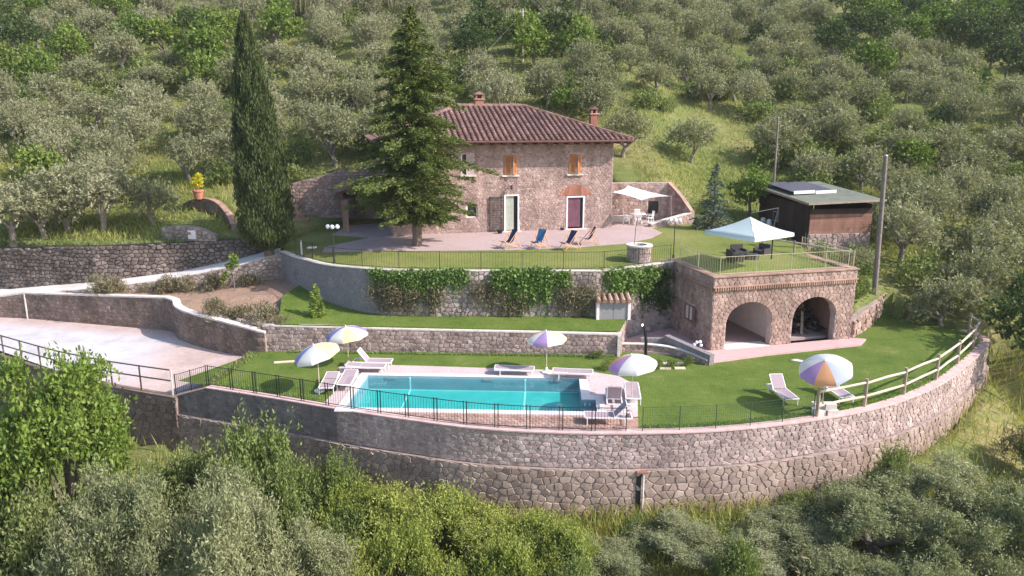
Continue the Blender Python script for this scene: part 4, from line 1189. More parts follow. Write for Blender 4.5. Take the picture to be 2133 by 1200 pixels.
# stuff kept in the right bay
wp = thing("woodpile", "dark heap of firewood and planks inside the right garage arch", "woodpile", (*gw(6.6, 2.7), 0.12), GR)
rgw = random.Random(8)
for k in range(170):
    u = rgw.uniform(-1.6, 1.6); lvl = rgw.random(); zz = max(0.08, (2.35 - abs(u + 0.35) * 0.95) * lvl)
    mb = MB(); a = rgw.uniform(-0.5, 0.5); l = rgw.uniform(0.35, 0.8)
    yy = rgw.uniform(-0.7, 0.9) - (1 - lvl) * 0.6
    dz = rgw.uniform(-0.25, 0.25)
    mb.tube([(u - math.sin(a) * l, yy - math.cos(a) * l * 0.5, max(0.07, zz - dz)), (u + math.sin(a) * l, yy + math.cos(a) * l * 0.5, max(0.07, zz + dz))], rgw.uniform(0.05, 0.09), 6)
    mb.build("log", 'bark' if k % 4 == 0 else 'dark_wood', wp)
mb = MB(); mb.bar(gw(6.55, 1.3) + (0.14,), gw(6.95, 2.0) + (1.75,), 0.14, 0.03)
tag(mb.build("plank", 'wood_post'), "pale plank leaning on the firewood inside the garage", "plank")
bc = thing("folding_chair", "blue folding chair inside the right garage arch", "chair", (*gw(5.35, 1.15), 0.12), GR)
mb = MB(); mb.box((0, 0, 0.45), (0.45, 0.42, 0.03)); mb.build("seat", 'blue_plastic', bc)
mb = MB(); mb.box((0, 0.22, 0.75), (0.45, 0.03, 0.4), rx=R(-10)); mb.build("backrest", 'blue_plastic', bc)
for dx in (-0.21, 0.21):
    mb = MB(); mb.bar((dx, 0.25, 0.0), (dx, -0.12, 0.46), 0.025, 0.025); mb.bar((dx, -0.22, 0.0), (dx, 0.26, 0.95), 0.025, 0.025); mb.build("leg", 'blue_plastic', bc)

# lean-to pump house on the lower lawn
ph = thing("pump_house", "tiny lean-to store with grey doors and a row of clay tiles, against the ivy wall", "store", (5.6, 40.15, 1.35), R(2))
mb = MB(); mb.box((-0.87, 0.1, 0.55), (0.16, 0.6, 1.1)); mb.box((0.87, 0.1, 0.55), (0.16, 0.6, 1.1)); mb.build("side_wall", 'white_plaster', ph)
mb = MB(); mb.box((-0.395, -0.12, 0.53), (0.77, 0.04, 1.0)); mb.build("door", 'grey_door', ph)
mb = MB(); mb.box((0.395, -0.12, 0.53), (0.77, 0.04, 1.0)); mb.build("door", 'grey_door', ph)
mb = MB(); mb.box((0, 0.08, 1.12), (1.96, 0.75, 0.06), rx=R(14)); sr = mb.build("roof", 'brick_light', ph)
for i in range(6):
    mb = MB(); x = -0.85 + 0.34 * i
    mb.tube([(x, -0.36, 1.10), (x, 0.1, 1.22), (x, 0.5, 1.32)], [0.12, 0.11, 0.10], 8); mb.build("roof_tile", 'brick_light', sr)

# ------------------------------------------------------------------ wooden shed on the right
SR = R(8)
shed = thing("wooden_shed", "dark wooden shed with a green felt roof behind the lawn umbrella", "shed", (19.95, 49.9, 3.7), SR)
W_, D_ = 4.5, 7.4
# stone footing, boards, posts
stone_wall(shed, [(0, 0, -1.2, 0.9), (W_, 0, -1.2, 0.9)], size=(0.4, 0.3), jit=0.36, gap=0.012, h=0.05, smat='wall_stone', mmat='light_mortar', seed=51)
rgw = random.Random(4)
nb = 9
for k in range(nb):
    mb = MB(); z = 0.92 + k * 0.185
    mb.box((W_ / 2, 0.03 + rgw.uniform(-0.008, 0.008), z + 0.09), (W_ - 0.02, 0.04, 0.178)); mb.build("board", 'red_wood' if k < 7 else 'dark_wood', shed)  # top boards dark: the shadow under the eaves put into their colour
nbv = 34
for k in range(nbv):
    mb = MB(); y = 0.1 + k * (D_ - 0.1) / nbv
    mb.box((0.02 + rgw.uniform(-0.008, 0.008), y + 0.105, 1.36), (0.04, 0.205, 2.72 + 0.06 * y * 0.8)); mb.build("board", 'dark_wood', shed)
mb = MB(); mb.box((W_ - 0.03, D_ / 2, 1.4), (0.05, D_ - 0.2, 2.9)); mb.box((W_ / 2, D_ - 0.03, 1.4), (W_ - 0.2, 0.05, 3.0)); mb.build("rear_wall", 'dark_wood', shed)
v = [(-0.45, -0.55, 2.92), (W_ + 0.5, -0.55, 3.10), (W_ + 0.4, D_ + 0.4, 3.62), (-0.45, D_ + 0.4, 3.42)]
mb = MB(); mb.add(v + [(x, y, z + 0.09) for x, y, z in v], [(3, 2, 1, 0), (4, 5, 6, 7), (0, 1, 5, 4), (1, 2, 6, 5), (2, 3, 7, 6), (3, 0, 4, 7)])
so = mb.build("roof", 'shed_roof', shed)
mb = MB(); mb.bar((-0.47, -0.57, 2.98), (-0.47, D_ + 0.42, 3.48), 0.05, 0.16); mb.bar((-0.5, -0.6, 2.98), (W_ + 0.52, -0.6, 3.16), 0.05, 0.12); mb.build("fascia", 'wood_post', so)
for k in range(2):
    x0 = 0.1 + k * 1.62
    p = [(x0, 2.6, 3.42), (x0 + 1.55, 2.6, 3.47), (x0 + 1.55, 6.9, 3.75), (x0, 6.9, 3.70)]
    mb = MB(); mb.add(p + [(x, y, z + 0.05) for x, y, z in p], [(3, 2, 1, 0), (4, 5, 6, 7), (0, 1, 5, 4), (1, 2, 6, 5), (2, 3, 7, 6), (3, 0, 4, 7)])
    pn = mb.build("solar_panel", 'solar', shed)
    mb = MB(); mb.bar((x0, 2.57, 3.42), (x0 + 1.55, 2.57, 3.47), 0.05, 0.22); mb.build("panel_frame", 'white', pn)
mb = MB(); mb.box((-0.05, 4.6, 1.5), (0.05, 0.8, 0.75)); wf = mb.build("window", 'grey_door', shed)
mb = MB(); mb.box((-0.08, 4.6, 1.5), (0.01, 0.62, 0.58)); mb.build("pane", 'glass', wf)
for k, (x, y) in enumerate(((-0.25, 5.9), (-0.28, 4.9))):
    mb = MB(); mb.lathe([(0.16, 0), (0.2, 0.1), (0.17, 0.42), (0.05, 0.5)], (0, 0, 0), 10)
    c_ = mb.build("sack", 'white', None); c_.location = (19.95 + x * math.cos(SR) - y * math.sin(SR) - 0.1, 49.9 + x * math.sin(SR) + y * math.cos(SR), ground_z(19.0, 56))
    tag(c_, "white sack against the dark side wall of the wooden shed, " + ("nearer the back corner" if k == 0 else "nearer the window"), "sack")

# ------------------------------------------------------------------ swimming pool
pool = thing("swimming_pool", "rectangular turquoise swimming pool with a white stone edge", "swimming pool", (POOL_C[0], POOL_C[1], 0), POOL_R)
O_ = [(-5.13, -2.05), (5.75, -2.05), (5.75, -0.65), (5.13, -0.65), (5.13, 2.05), (-5.13, 2.05)]
DEP = -0.68
def vstrip(mb, pts, z0, z1, flip=False):
    for a, b in zip(pts, pts[1:]):
        f = (0, 1, 2, 3)
        mb.add([(a[0], a[1], z0), (b[0], b[1], z0), (b[0], b[1], z1), (a[0], a[1], z1)], [f[::-1] if flip else f])
main = [(-5.13, -2.05), (5.13, -2.05), (5.13, 2.05), (-5.13, 2.05)]
mb = MB(); mb.add([(x, y, DEP) for x, y in main], [(0, 1, 2, 3)]); mb.build("pool_floor", 'liner', pool)
mb = MB(); vstrip(mb, [main[3], main[0], main[1]], DEP, 0.05); vstrip(mb, [(5.13, -0.65), (5.13, 2.05), (-5.13, 2.05)], DEP, 0.05); vstrip(mb, [(5.13, -2.05), (5.13, -0.65)], DEP, -0.3)
mb.build("pool_side", 'liner_wall', pool)
mb = MB(); mb.add([(5.13, -2.05, -0.3), (5.75, -2.05, -0.3), (5.75, -0.65, -0.3), (5.13, -0.65, -0.3)], [(0, 1, 2, 3)])
vstrip(mb, [(5.13, -2.05), (5.75, -2.05), (5.75, -0.65), (5.13, -0.65)], -0.3, 0.05); mb.build("entry_step", 'liner_wall', pool)
for x in (-3.05, 2.55):
    mb = MB(); mb.add([(x - 0.04, -2.05, DEP + 0.008), (x + 0.04, -2.05, DEP + 0.008), (x + 0.04, 2.05, DEP + 0.008), (x - 0.04, 2.05, DEP + 0.008)], [(0, 1, 2, 3)])
    mb.add([(x - 0.04, 2.042, DEP), (x + 0.04, 2.042, DEP), (x + 0.04, 2.042, 0.0), (x - 0.04, 2.042, 0.0)], [(0, 1, 2, 3)]); mb.build("lane_line", 'liner_line', pool)
mb = MB(); mb.add([(-5.1, 2.04, DEP + 0.0), (5.1, 2.04, DEP + 0.0), (5.1, 2.04, DEP + 0.05), (-5.1, 2.04, DEP + 0.05)], [(0, 1, 2, 3)]); mb.build("floor_line", 'liner_line', pool)
for x in (-4.0, 0.75, 4.0):
    mb = MB(); mb.box((x, 2.03, -0.08), (0.5, 0.03, 0.12)); mb.build("skimmer_inlet", 'grey_door', pool)
for x in (5.3, 5.5):
    mb = MB(); mb.box((x, -0.67, -0.18), (0.09, 0.03, 0.12)); mb.build("step_light", 'white', pool)
mb = MB(); mb.add([(x, y, -0.07) for x, y in [(-5.13, -2.05), (5.13, -2.05), (5.75, -2.05), (5.75, -0.65), (5.13, -0.65), (5.13, 2.05), (-5.13, 2.05)]], [(0, 1, 4, 5, 6), (1, 2, 3, 4)])
mb.build("water", 'water', pool)
# coping slabs round the edge
def cope(x0, y0, x1, y1):
    mb = MB(); mb.box(((x0 + x1) / 2, (y0 + y1) / 2, 0.03), (x1 - x0 - 0.008, y1 - y0 - 0.008, 0.06)); mb.build("coping_slab", 'coping', pool)
n = 17
for i in range(n):
    a, b = -5.13 + 10.26 * i / n, -5.13 + 10.26 * (i + 1) / n
    cope(a, 2.05, b, 2.45); cope(a, -2.45, b, -2.05)
for i in range(7):
    a, b = -2.05 + 4.1 * i / 7, -2.05 + 4.1 * (i + 1) / 7
    cope(-5.53, a, -5.13, b)
for i in range(5):
    a, b = -0.65 + 2.7 * i / 5, -0.65 + 2.7 * (i + 1) / 5
    cope(5.13 if i else 5.13, a, 5.53, b) if i else cope(5.13, -0.65, 5.75, -0.65 + 0.54)
cope(-5.53, 2.05, -5.13, 2.45); cope(-5.53, -2.45, -5.13, -2.05); cope(5.13, 2.05, 5.53, 2.45)
cope(5.13, -2.45, 5.75, -2.05); cope(5.75, -2.45, 6.12, -2.05)
for i in range(3): cope(5.75, -2.05 + 0.647 * i, 6.12, -2.05 + 0.647 * (i + 1))

# ------------------------------------------------------------------ fences
_sh = {}
def shared(key, fn):
    if key not in _sh:
        _sh[key] = fn()
    return _sh[key]
def bar_mesh(w, h, mat):
    def f():
        mb = MB(); mb.box((0, 0, h / 2), (w, w, h)); me = mb.mesh("bar"); me.materials.append(M[mat]); return me
    return shared(("bar", w, h, mat), f)
def iron_fence(root, path, h, step, post_every, mat, bw=0.011, pw_=0.036, gap=0.09, double=False):
    """path of (x, y, z): upright bars between a top and a bottom rail, posts at intervals"""
    pts = [Vector(p) for p in path]
    L = [0]
    for a, b in zip(pts, pts[1:]): L.append(L[-1] + (b - a).length)
    key = [(L[i],) + tuple(pts[i]) for i in range(len(pts))]
    n = int(L[-1] / step)
    bm_ = bar_mesh(bw, h - gap - 0.02, mat); pm = bar_mesh(pw_, h + 0.04, mat)
    np_ = max(1, int(round(L[-1] / post_every)))
    for k in range(np_ + 1):
        for dd in ((-0.07, 0.07) if double and 0 < k < np_ else (0.0,)):
            x, y, z = lerp_path(key, L[-1] * k / np_ + dd)
            o = bpy.data.objects.new("post", pm); COL.objects.link(o); o.parent = root; o.location = (x, y, z)
    for k in range(1, n):
        s_ = L[-1] * k / n
        x, y, z = lerp_path(key, s_)
        o = bpy.data.objects.new("bar", bm_); COL.objects.link(o); o.parent = root; o.location = (x, y, z + gap)
    m = max(2, int(L[-1] / 0.6)); seq = [Vector(lerp_path(key, L[-1] * k / m)) for k in range(m + 1)]
    for zz in (h - 0.01, gap):
        mb = MB()
        for a, b in zip(seq, seq[1:]): mb.bar(a + Vector((0, 0, zz)), b + Vector((0, 0, zz)), 0.03, 0.022)
        mb.build("rail", mat, root)
pf = thing("iron_fence", "dark upright-bar iron fence along the pool edge of the front wall", "fence")
FIN = smooth_path([p for p in inner(FRONT, 0.18)][2:10], 0.6)
iron_fence(pf, [(x, y, 0.03) for x, y in FIN if x < 5.15], 1.0, 0.125, 1.32, 'iron', double=True)
pf2 = thing("iron_fence", "short iron fence section on the corner between yard and pool lawn", "fence")
iron_fence(pf2, [(-16.1, 33.85, -0.66), (-15.1, 33.48, -0.29), (-14.3, 33.18, 0.02)], 1.0, 0.12, 0.9, 'iron')
gf = thing("wire_fence", "thin green wire fence along the lawn edge of the front wall", "fence")
gp = [(x, y, 0.03) for x, y in smooth_path([p for p in inner(FRONT, 0.18)][8:12], 0.5) if 5.2 < x < 12.9]
gk = [(0,) + gp[0]]
for a, b in zip(gp, gp[1:]): gk.append((gk[-1][0] + math.dist(a, b),) + b)
GL = gk[-1][0]
for k in range(6):
    x, y, z = lerp_path(gk, GL * k / 5)
    mb = MB(); mb.tube([(x, y, z), (x, y, z + 1.03)], 0.022, 6); mb.build("post", 'green_iron', gf)
mb = MB(); m = 80
for k in range(m + 1):
    x, y, z = lerp_path(gk, GL * k / m); mb.bar((x, y, z + 0.05), (x, y, z + 1.0), 0.005, 0.005)
for zz in np.linspace(0.06, 1.0, 9):
    for k in range(16):
        a, b = lerp_path(gk, GL * k / 16), lerp_path(gk, GL * (k + 1) / 16)
        mb.bar((a[0], a[1], a[2] + zz), (b[0], b[1], b[2] + zz), 0.012 if zz > 0.95 else 0.005, 0.012 if zz > 0.95 else 0.005)
mb.build("wire_mesh", 'green_iron', gf, kind="stuff")
uf = thing("iron_fence", "thin dark iron fence along the edge of the house terrace", "fence")
up = [(x, y, tz(x, y) + 0.07) for x, y in [p[:2] for p in smooth_path([p[:2] for p in inner(TWALL, 0.16)][2:11], 0.6)]] + [(9.2, 42.75, 4.1)]
iron_fence(uf, up, 1.0, 0.155, 2.2, 'iron', bw=0.009, pw_=0.03)
rf = thing("iron_fence", "pale khaki fence round the lawn on the garage roof", "fence")
rp_ = [gw(0.16, 4.2) + (4.15,), gw(0.16, 0.16) + (4.15,), gw(8.6, 0.16) + (4.15,), gw(8.6, 4.8) + (4.15,)]
iron_fence(rf, rp_, 1.0, 0.17, 2.1, 'pale_iron', bw=0.011, pw_=0.035)
# post and rail fence round the lawn
wf_ = thing("rail_fence", "rustic post and rail wooden fence on the right end of the curved wall", "fence")
fpst = [(12.85, 29.55), (15.35, 30.65), (17.8, 32.1), (20.35, 34.05), (22.7, 36.35), (25.05, 38.95), (26.25, 40.5), (26.45, 41.7)]
for x, y in fpst:
    mb = MB(); mb.tube([(x, y, 0), (x, y, 1.3)], [0.085, 0.075], 8); mb.build("post", 'wood_post', wf_)
for a, b in zip(fpst, fpst[1:]):
    d = Vector((b[0] - a[0], b[1] - a[1], 0)).normalized() * 0.05
    for zz in (1.12, 0.5):
        mb = MB(); mb.tube([(a[0] + d.x, a[1] + d.y, zz + rnd.uniform(-.03, .03)), ((a[0] + b[0]) / 2, (a[1] + b[1]) / 2, zz + rnd.uniform(-.02, .03)), (b[0] - d.x, b[1] - d.y, zz + rnd.uniform(-.03, .03))], [0.052, 0.058, 0.05], 8)
        mb.build("rail", 'wood_rail', wf_)
# one-rail fence behind the garage lawn
of = thing("rail_fence", "pale single-rail wooden fence beside the lawn umbrella, in front of the shed", "fence")
opst = [(15.9, 46.9), (17.2, 45.0), (18.4, 43.2), (19.3, 41.6)]
for x, y in opst:
    mb = MB(); mb.tube([(x, y, 3.4), (x, y, 4.95)], 0.06, 8); mb.build("post", 'wood_post', of)
for a, b in zip(opst, opst[1:]):
    mb = MB(); mb.tube([(a[0], a[1], 4.85), (b[0], b[1], 4.83)], 0.05, 8); mb.build("rail", 'wood_rail', of)
# two-rail fence along the gravel yard
yf = thing("rail_fence", "two-rail dark metal fence along the front edge of the gravel yard", "fence")
yps = [(-32.0, 41.85), (-30.0, 40.6), (-28.0, 39.4), (-26.4, 38.45), (-24.8, 37.5), (-23.2, 36.6), (-21.5, 35.8), (-19.75, 35.0), (-18.0, 34.35), (-16.2, 33.72)]
for i, (x, y) in enumerate(yps):
    mb = MB(); mb.box((x, y, -0.02), (0.06, 0.06, 1.36)); mb.build("post", 'rail_paint' if i < 9 else 'cap', yf)
for a, b in zip(yps, yps[1:]):
    for zz in (0.62, 0.08):
        mb = MB(); mb.bar((a[0], a[1], zz), (b[0], b[1], zz), 0.045, 0.06); mb.build("rail", 'rail_paint', yf)

# ------------------------------------------------------------------ umbrellas
def umbrella(x, y, h, tilt, az, cols, label, r=1.06, base='plastic'):
    u = thing("beach_umbrella", label, "umbrella", (x, y, 0.02), 0, "striped beach umbrellas round the pool and on the lawn")
    T = Matrix.Rotation(az, 3, 'Z') @ Matrix.Rotation(tilt, 3, 'Y') @ Matrix.Rotation(-az, 3, 'Z')
    top = Vector((0, 0, h - 0.55))
    mb = MB(); mb.tube([(0, 0, 0), top, top + T @ Vector((0, 0, 0.56))], 0.02, 8); mb.build("pole", 'wood_rail', u)
    mb = MB()
    mb.lathe([(0.24, 0), (0.24, 0.06), (0.1, 0.09), (0.05, 0.26)], (0, 0, 0), 14); mb.build("base", 'white', u)
    c = top + T @ Vector((0, 0, 0.52))
    prof = [(0.0, 0.0), (0.3, -0.055), (0.6, -0.16), (0.85, -0.29), (1.0, -0.41)]
    for k in range(8):
        mb = MB(); vs = []
        m = 4
        for rr, zz in prof + [(1.0, -0.53)]:
            for q in range(m + 1):
                th = 2 * math.pi * (k + q / m) / 8
                sag = 1 - 0.045 * math.sin(math.pi * q / m) * (rr ** 2)
                vs.append(c + T @ Vector((rr * r * sag * math.cos(th), rr * r * sag * math.sin(th), zz * r + 0.02 * math.sin(math.pi * q / m) * rr)))
        fs = []
        for i in range(len(prof)):
            for q in range(m):
                a = i * (m + 1) + q
                fs.append((a, a + m + 1, a + m + 2, a + 1))
        mb.add(vs, fs)
        mb.build("canopy_panel", cols[k], u, smooth=True)
    mb = MB()
    for k in range(8):
        th = 2 * math.pi * k / 8
        mb.tube([c + T @ Vector((0, 0, -0.03)), c + T @ Vector((0.6 * r * math.cos(th), 0.6 * r * math.sin(th), -0.18 * r)), c + T @ Vector((0.99 * r * math.cos(th), 0.99 * r * math.sin(th), -0.43 * r))], 0.008, 5)
    mb.build("ribs", 'steel', u)
    mb = MB(); mb.tube([c + T @ Vector((0, 0, -0.02)), c + T @ Vector((0, 0, 0.09))], [0.03, 0.015], 8); mb.build("finial", 'white', u)
    return u
Wh, Bl, Ye, Pu, Or, Sk = 'u_white', 'u_blue', 'u_yellow', 'u_purple', 'u_orange', 'u_sky'
umbrella(-8.85, 32.5, 2.28, R(16), R(200), [Ye, Wh, Wh, Wh, Bl, Wh, Wh, Ye], "tilted white umbrella with a blue panel, over the paired loungers left of the pool")
umbrella(-8.3, 36.2, 2.08, R(6), R(200), [Pu, Wh, Or, Wh, Bl, Wh, Ye, Wh], "blue, white and yellow umbrella by the two loungers at the pool's far left corner")
umbrella(1.7, 35.1, 2.15, R(4), R(180), [Wh, Bl, Wh, Or, Wh, Pu, Wh, Ye][::1], "white umbrella with purple and yellow panels, between the two loungers behind the pool", r=0.98)
umbrella(5.25, 30.9, 2.30, R(8), R(190), [Wh, Wh, Wh, Or, Pu, Wh, Wh, Wh], "white umbrella with a purple and brown panel, at the pool end beside the loungers")
umbrella(13.25, 30.05, 2.42, R(20), R(225), [Wh, Wh, Sk, Wh, Pu, Or, Sk, Wh], "umbrella with purple, orange and pale blue panels, on the lawn by the rail fence", r=1.1)
sb = thing("stone_weight", "pale stone blocks weighing down the foot of the lawn umbrella", "stone block", (13.25, 30.05, 0.0))
for k, (dx, dy, dz) in enumerate(((-0.25, -0.3, 0.14), (0.28, -0.32, 0.14), (-0.02, 0.38, 0.14), (0.2, -0.28, 0.4))):
    mb = MB(); mb.box((dx, dy, dz), (0.46, 0.34, 0.27), rnd.uniform(-.15, .15)); mb.build("block", 'cap', sb)

# ------------------------------------------------------------------ sun loungers
def lounger(feet, head, back, label, z=0.0):
    dx, dy = head[0] - feet[0], head[1] - feet[1]
    a = math.atan2(dy, dx)
    t = thing("sun_lounger", label, "sun lounger", (feet[0], feet[1], z + 0.015), a, "mauve sling sun loungers round the pool and on the lawn")
    W2, L, zb, hb = 0.32, 1.92, 0.33, 1.22
    def fr():
        mb = MB()
        for s_ in (-1, 1): mb.bar((0, s_ * W2, zb), (L, s_ * W2, zb), 0.045, 0.055)
        mb.bar((0, -W2 + 0.02, zb), (0, W2 - 0.02, zb), 0.04, 0.05); mb.bar((L, -W2 + 0.02, zb), (L, W2 - 0.02, zb), 0.04, 0.05); mb.bar((hb, -W2 + 0.02, zb - 0.02), (hb, W2 - 0.02, zb - 0.02), 0.03, 0.04)
        return mb.mesh("frame")
    obj("frame", shared("lounger_frame", fr), 'frame_white', t)
    def st():
        mb = MB(); vs = []
        for i in range(7):
            x = 0.03 + (hb - 0.05) * i / 6; s_ = -0.03 * math.sin(math.pi * i / 6)
            vs += [(x, -W2 + 0.03, zb + 0.02), (x, 0, zb + 0.012 + s_), (x, W2 - 0.03, zb + 0.02)]
        n0 = len(vs); vs += [(x, y, z_ - 0.012) for x, y, z_ in vs]
        fs = []
        for i in range(6):
            for q in range(2):
                b = i * 3 + q
                fs += [(b, b + 3, b + 4, b + 1), (n0 + b, n0 + b + 1, n0 + b + 4, n0 + b + 3)]
        mb.add(vs, fs); return mb.mesh("seat")
    obj("seat", shared("lounger_seat", st), 'sling', t)
    def bk():
        ca, sa = math.cos(back), math.sin(back)
        mb = MB(); mb.box((hb + 0.35 * ca, 0, zb + 0.03 + 0.35 * sa), (0.69, 2 * W2 - 0.07, 0.014), ry=-back); return mb.mesh("backrest")
    b_ = obj("backrest", shared(("lounger_back", round(back, 3)), bk), 'sling', t)
    def bf():
        ca, sa = math.cos(back), math.sin(back)
        mb = MB()
        for s_ in (-1, 1): mb.bar((hb, s_ * (W2 - 0.02), zb + 0.03), (hb + 0.71 * ca, s_ * (W2 - 0.02), zb + 0.03 + 0.71 * sa), 0.03, 0.03)
        mb.bar((hb + 0.71 * ca, -W2 + 0.035, zb + 0.03 + 0.71 * sa), (hb + 0.71 * ca, W2 - 0.035, zb + 0.03 + 0.71 * sa), 0.03, 0.03)
        return mb.mesh("back_frame")
    obj("back_frame", shared(("lounger_bf", round(back, 3)), bf), 'frame_white', b_)
    def lg():
        mb = MB(); mb.box((0, 0, zb / 2), (0.04, 0.04, zb)); return mb.mesh("leg")
    for x in (0.10, L - 0.28):
        for s_ in (-1, 1):
            o = obj("leg", shared("lounger_leg", lg), 'frame_white', t); o.location = (x, s_ * W2, 0)
    return t
lounger((-8.45, 32.05), (-8.55, 34.0), R(6), "flat lounger nearest the lawn in the pair at the pool's left end")
lounger((-7.72, 32.45), (-7.76, 34.4), R(4), "flat lounger next to the water in the pair at the pool's left end")
lounger((-6.05, 35.9), (-8.0, 36.0), R(52), "lounger with raised backrest at the pool's far left corner")
lounger((-6.25, 35.15), (-8.2, 35.25), R(3), "flat lounger in front of the raised one at the pool's far left corner")
lounger((1.08, 34.72), (-0.85, 34.85), R(2), "flat lounger behind the pool, left of the umbrella with a purple panel")
lounger((3.9, 34.25), (2.0, 34.4), R(2), "flat lounger behind the pool, right of the umbrella with a purple panel")
lounger((5.3, 30.75), (5.5, 32.7), R(2), "flat lounger lying lengthways under the umbrella at the pool's right end")
lounger((4.55, 32.0), (4.4, 30.1), R(62), "lounger with steep dark backrest beside the entry step of the pool")
lounger((3.0, 28.95), (4.95, 28.85), R(48), "lounger with raised backrest behind the fence at the pool's right front corner")
lounger((12.2, 30.7), (12.0, 32.6), R(48), "lounger with raised backrest alone on the lawn, left of the lawn umbrella")
lounger((14.72, 30.9), (14.5, 32.8), R(40), "lounger on the lawn behind the rail fence, right of the lawn umbrella")
bag = MB(); bag.lathe([(0.13, 0), (0.17, 0.12), (0.13, 0.3), (0.06, 0.34)], (0, 0, 0), 10)
o = bag.build("towel_bag", 'sling'); o.location = (4.95, 29.45, 0.02); tag(o, "small mauve bag on the deck between the raised loungers", "bag")

# shower, stepping slabs, small lights on the lawn
sh = thing("outdoor_shower", "black outdoor shower column behind the pool", "shower", (6.85, 36.6, 0))
mb = MB(); mb.tube([(0, 0, 0), (-0.02, 0, 1.2), (-0.10, 0, 1.75), (-0.2, -0.02, 2.05)], [0.085, 0.08, 0.07, 0.04], 10); mb.build("column", 'black', sh)
mb = MB(); mb.tube([(-0.2, -0.05, 2.07), (-0.27, -0.05, 2.02)], [0.03, 0.10], 10); mb.build("shower_head", 'steel', sh)
mb = MB(); mb.box((0, 0, 0.02), (0.34, 0.34, 0.04)); mb.build("foot", 'black', sh)
spots_ = [(5.4, 36.45), (6.3, 36.5), (6.98, 36.2), (7.82, 36.46), (8.5, 36.46), (6.05, 35.72), (6.85, 35.6), (7.68, 35.72), (8.42, 35.72)]
for i, (x, y) in enumerate(spots_):
    mb = MB(); mb.prism([(x - 0.28, y - 0.13), (x + 0.27, y - 0.14), (x + 0.28, y + 0.13), (x - 0.27, y + 0.14)], 0.0, 0.05)
    nm = ["leftmost in the back row", "second in the back row", "beside the shower column", "fourth in the back row", "rightmost in the back row", "leftmost in the front row", "second in the front row", "third in the front row", "rightmost in the front row"][i]
    tag(mb.build("stepping_slab", 'slab'), "yellowish stepping slab in the lawn below the courtyard wall, " + nm, "paving slab", "stepping slabs in the lawn")
mb = MB(); mb.prism([(14.4, 36.9), (14.9, 36.6), (15.15, 36.75), (14.75, 37.1)], 0.0, 0.06); tag(mb.build("paving_slab", 'cap'), "single white slab on the lawn behind the orange-panelled umbrella", "paving slab")
mb = MB(); mb.prism([(-12.2, 36.5), (-11.0, 36.75), (-11.05, 36.95), (-12.25, 36.7)], 0.0, 0.05); tag(mb.build("paving_slab", 'slab'), "narrow pale slab on the grass at the lawn's left end", "paving slab")
lt = thing("garden_light", "little cluster of white globe lights at the garage corner", "lamp", (9.95, 38.35, 0.1))
mb = MB(); mb.tube([(0, 0, 0), (0, 0, 0.35)], 0.03, 6); mb.build("stem", 'black', lt)
for dx, dz in ((-0.2, 0.35), (-0.08, 0.47), (0.1, 0.5), (0.16, 0.3)):
    mb = MB(); mb.lathe([(0.02, -0.09), (0.08, -0.05), (0.095, 0), (0.08, 0.05), (0.02, 0.09)], (dx, 0, dz), 10); mb.build("globe", 'lamp_glass', lt)

# ------------------------------------------------------------------ house terrace
def deckchair(x, y, rz, cloth, label):
    t = thing("deck_chair", label, "deck chair", (x, y, tz(x, y) + 0.03), rz, "wooden deck chairs in front of the house")
    t.scale = (1.15, 1.15, 1.15)
    w = 0.29
    for s_ in (-1, 1):
        mb = MB(); mb.bar((-0.5, s_ * w, 0.0), (0.38, s_ * w, 1.0), 0.026, 0.036); mb.build("back_rail", 'deck_wood', t)
        mb = MB(); mb.bar((0.48, s_ * (w - 0.045), 0.0), (-0.52, s_ * (w - 0.045), 0.42), 0.026, 0.036); mb.build("seat_rail", 'deck_wood', t)
        mb = MB(); mb.bar((0.55, s_ * (w + 0.03), 0.02), (0.12, s_ * (w + 0.03), 0.70), 0.03, 0.04); mb.build("prop", 'deck_wood', t)
    mb = MB()
    pr_ = [(0.37, 0.98), (0.20, 0.66), (0.05, 0.40), (-0.12, 0.30), (-0.32, 0.33), (-0.52, 0.42)]
    vs = []
    for px, pz in pr_: vs += [(px, -w + 0.05, pz), (px, w - 0.05, pz)]
    n0 = len(vs); vs += [(a, b, c - 0.015) for a, b, c in vs]
    mb.add(vs, [(i * 2, i * 2 + 2, i * 2 + 3, i * 2 + 1) for i in range(5)] + [(n0 + i * 2, n0 + i * 2 + 1, n0 + i * 2 + 3, n0 + i * 2 + 2) for i in range(5)])
    mb.build("sling", cloth, t)
    return t
deckchair(-0.15, 46.3, R(36), 'blue_cloth', "dark blue deck chair, leftmost of the row in front of the green door")
deckchair(1.7, 46.3, R(58), 'blue_cloth2', "mid-blue deck chair, second from the left in the row before the house")
deckchair(3.55, 46.0, R(38), 'blue_cloth', "dark blue deck chair, third from the left, beside the side-on chair")
deckchair(4.9, 47.3, R(10), 'blue_cloth', "dark deck chair seen side-on, rightmost and farthest back of the row")

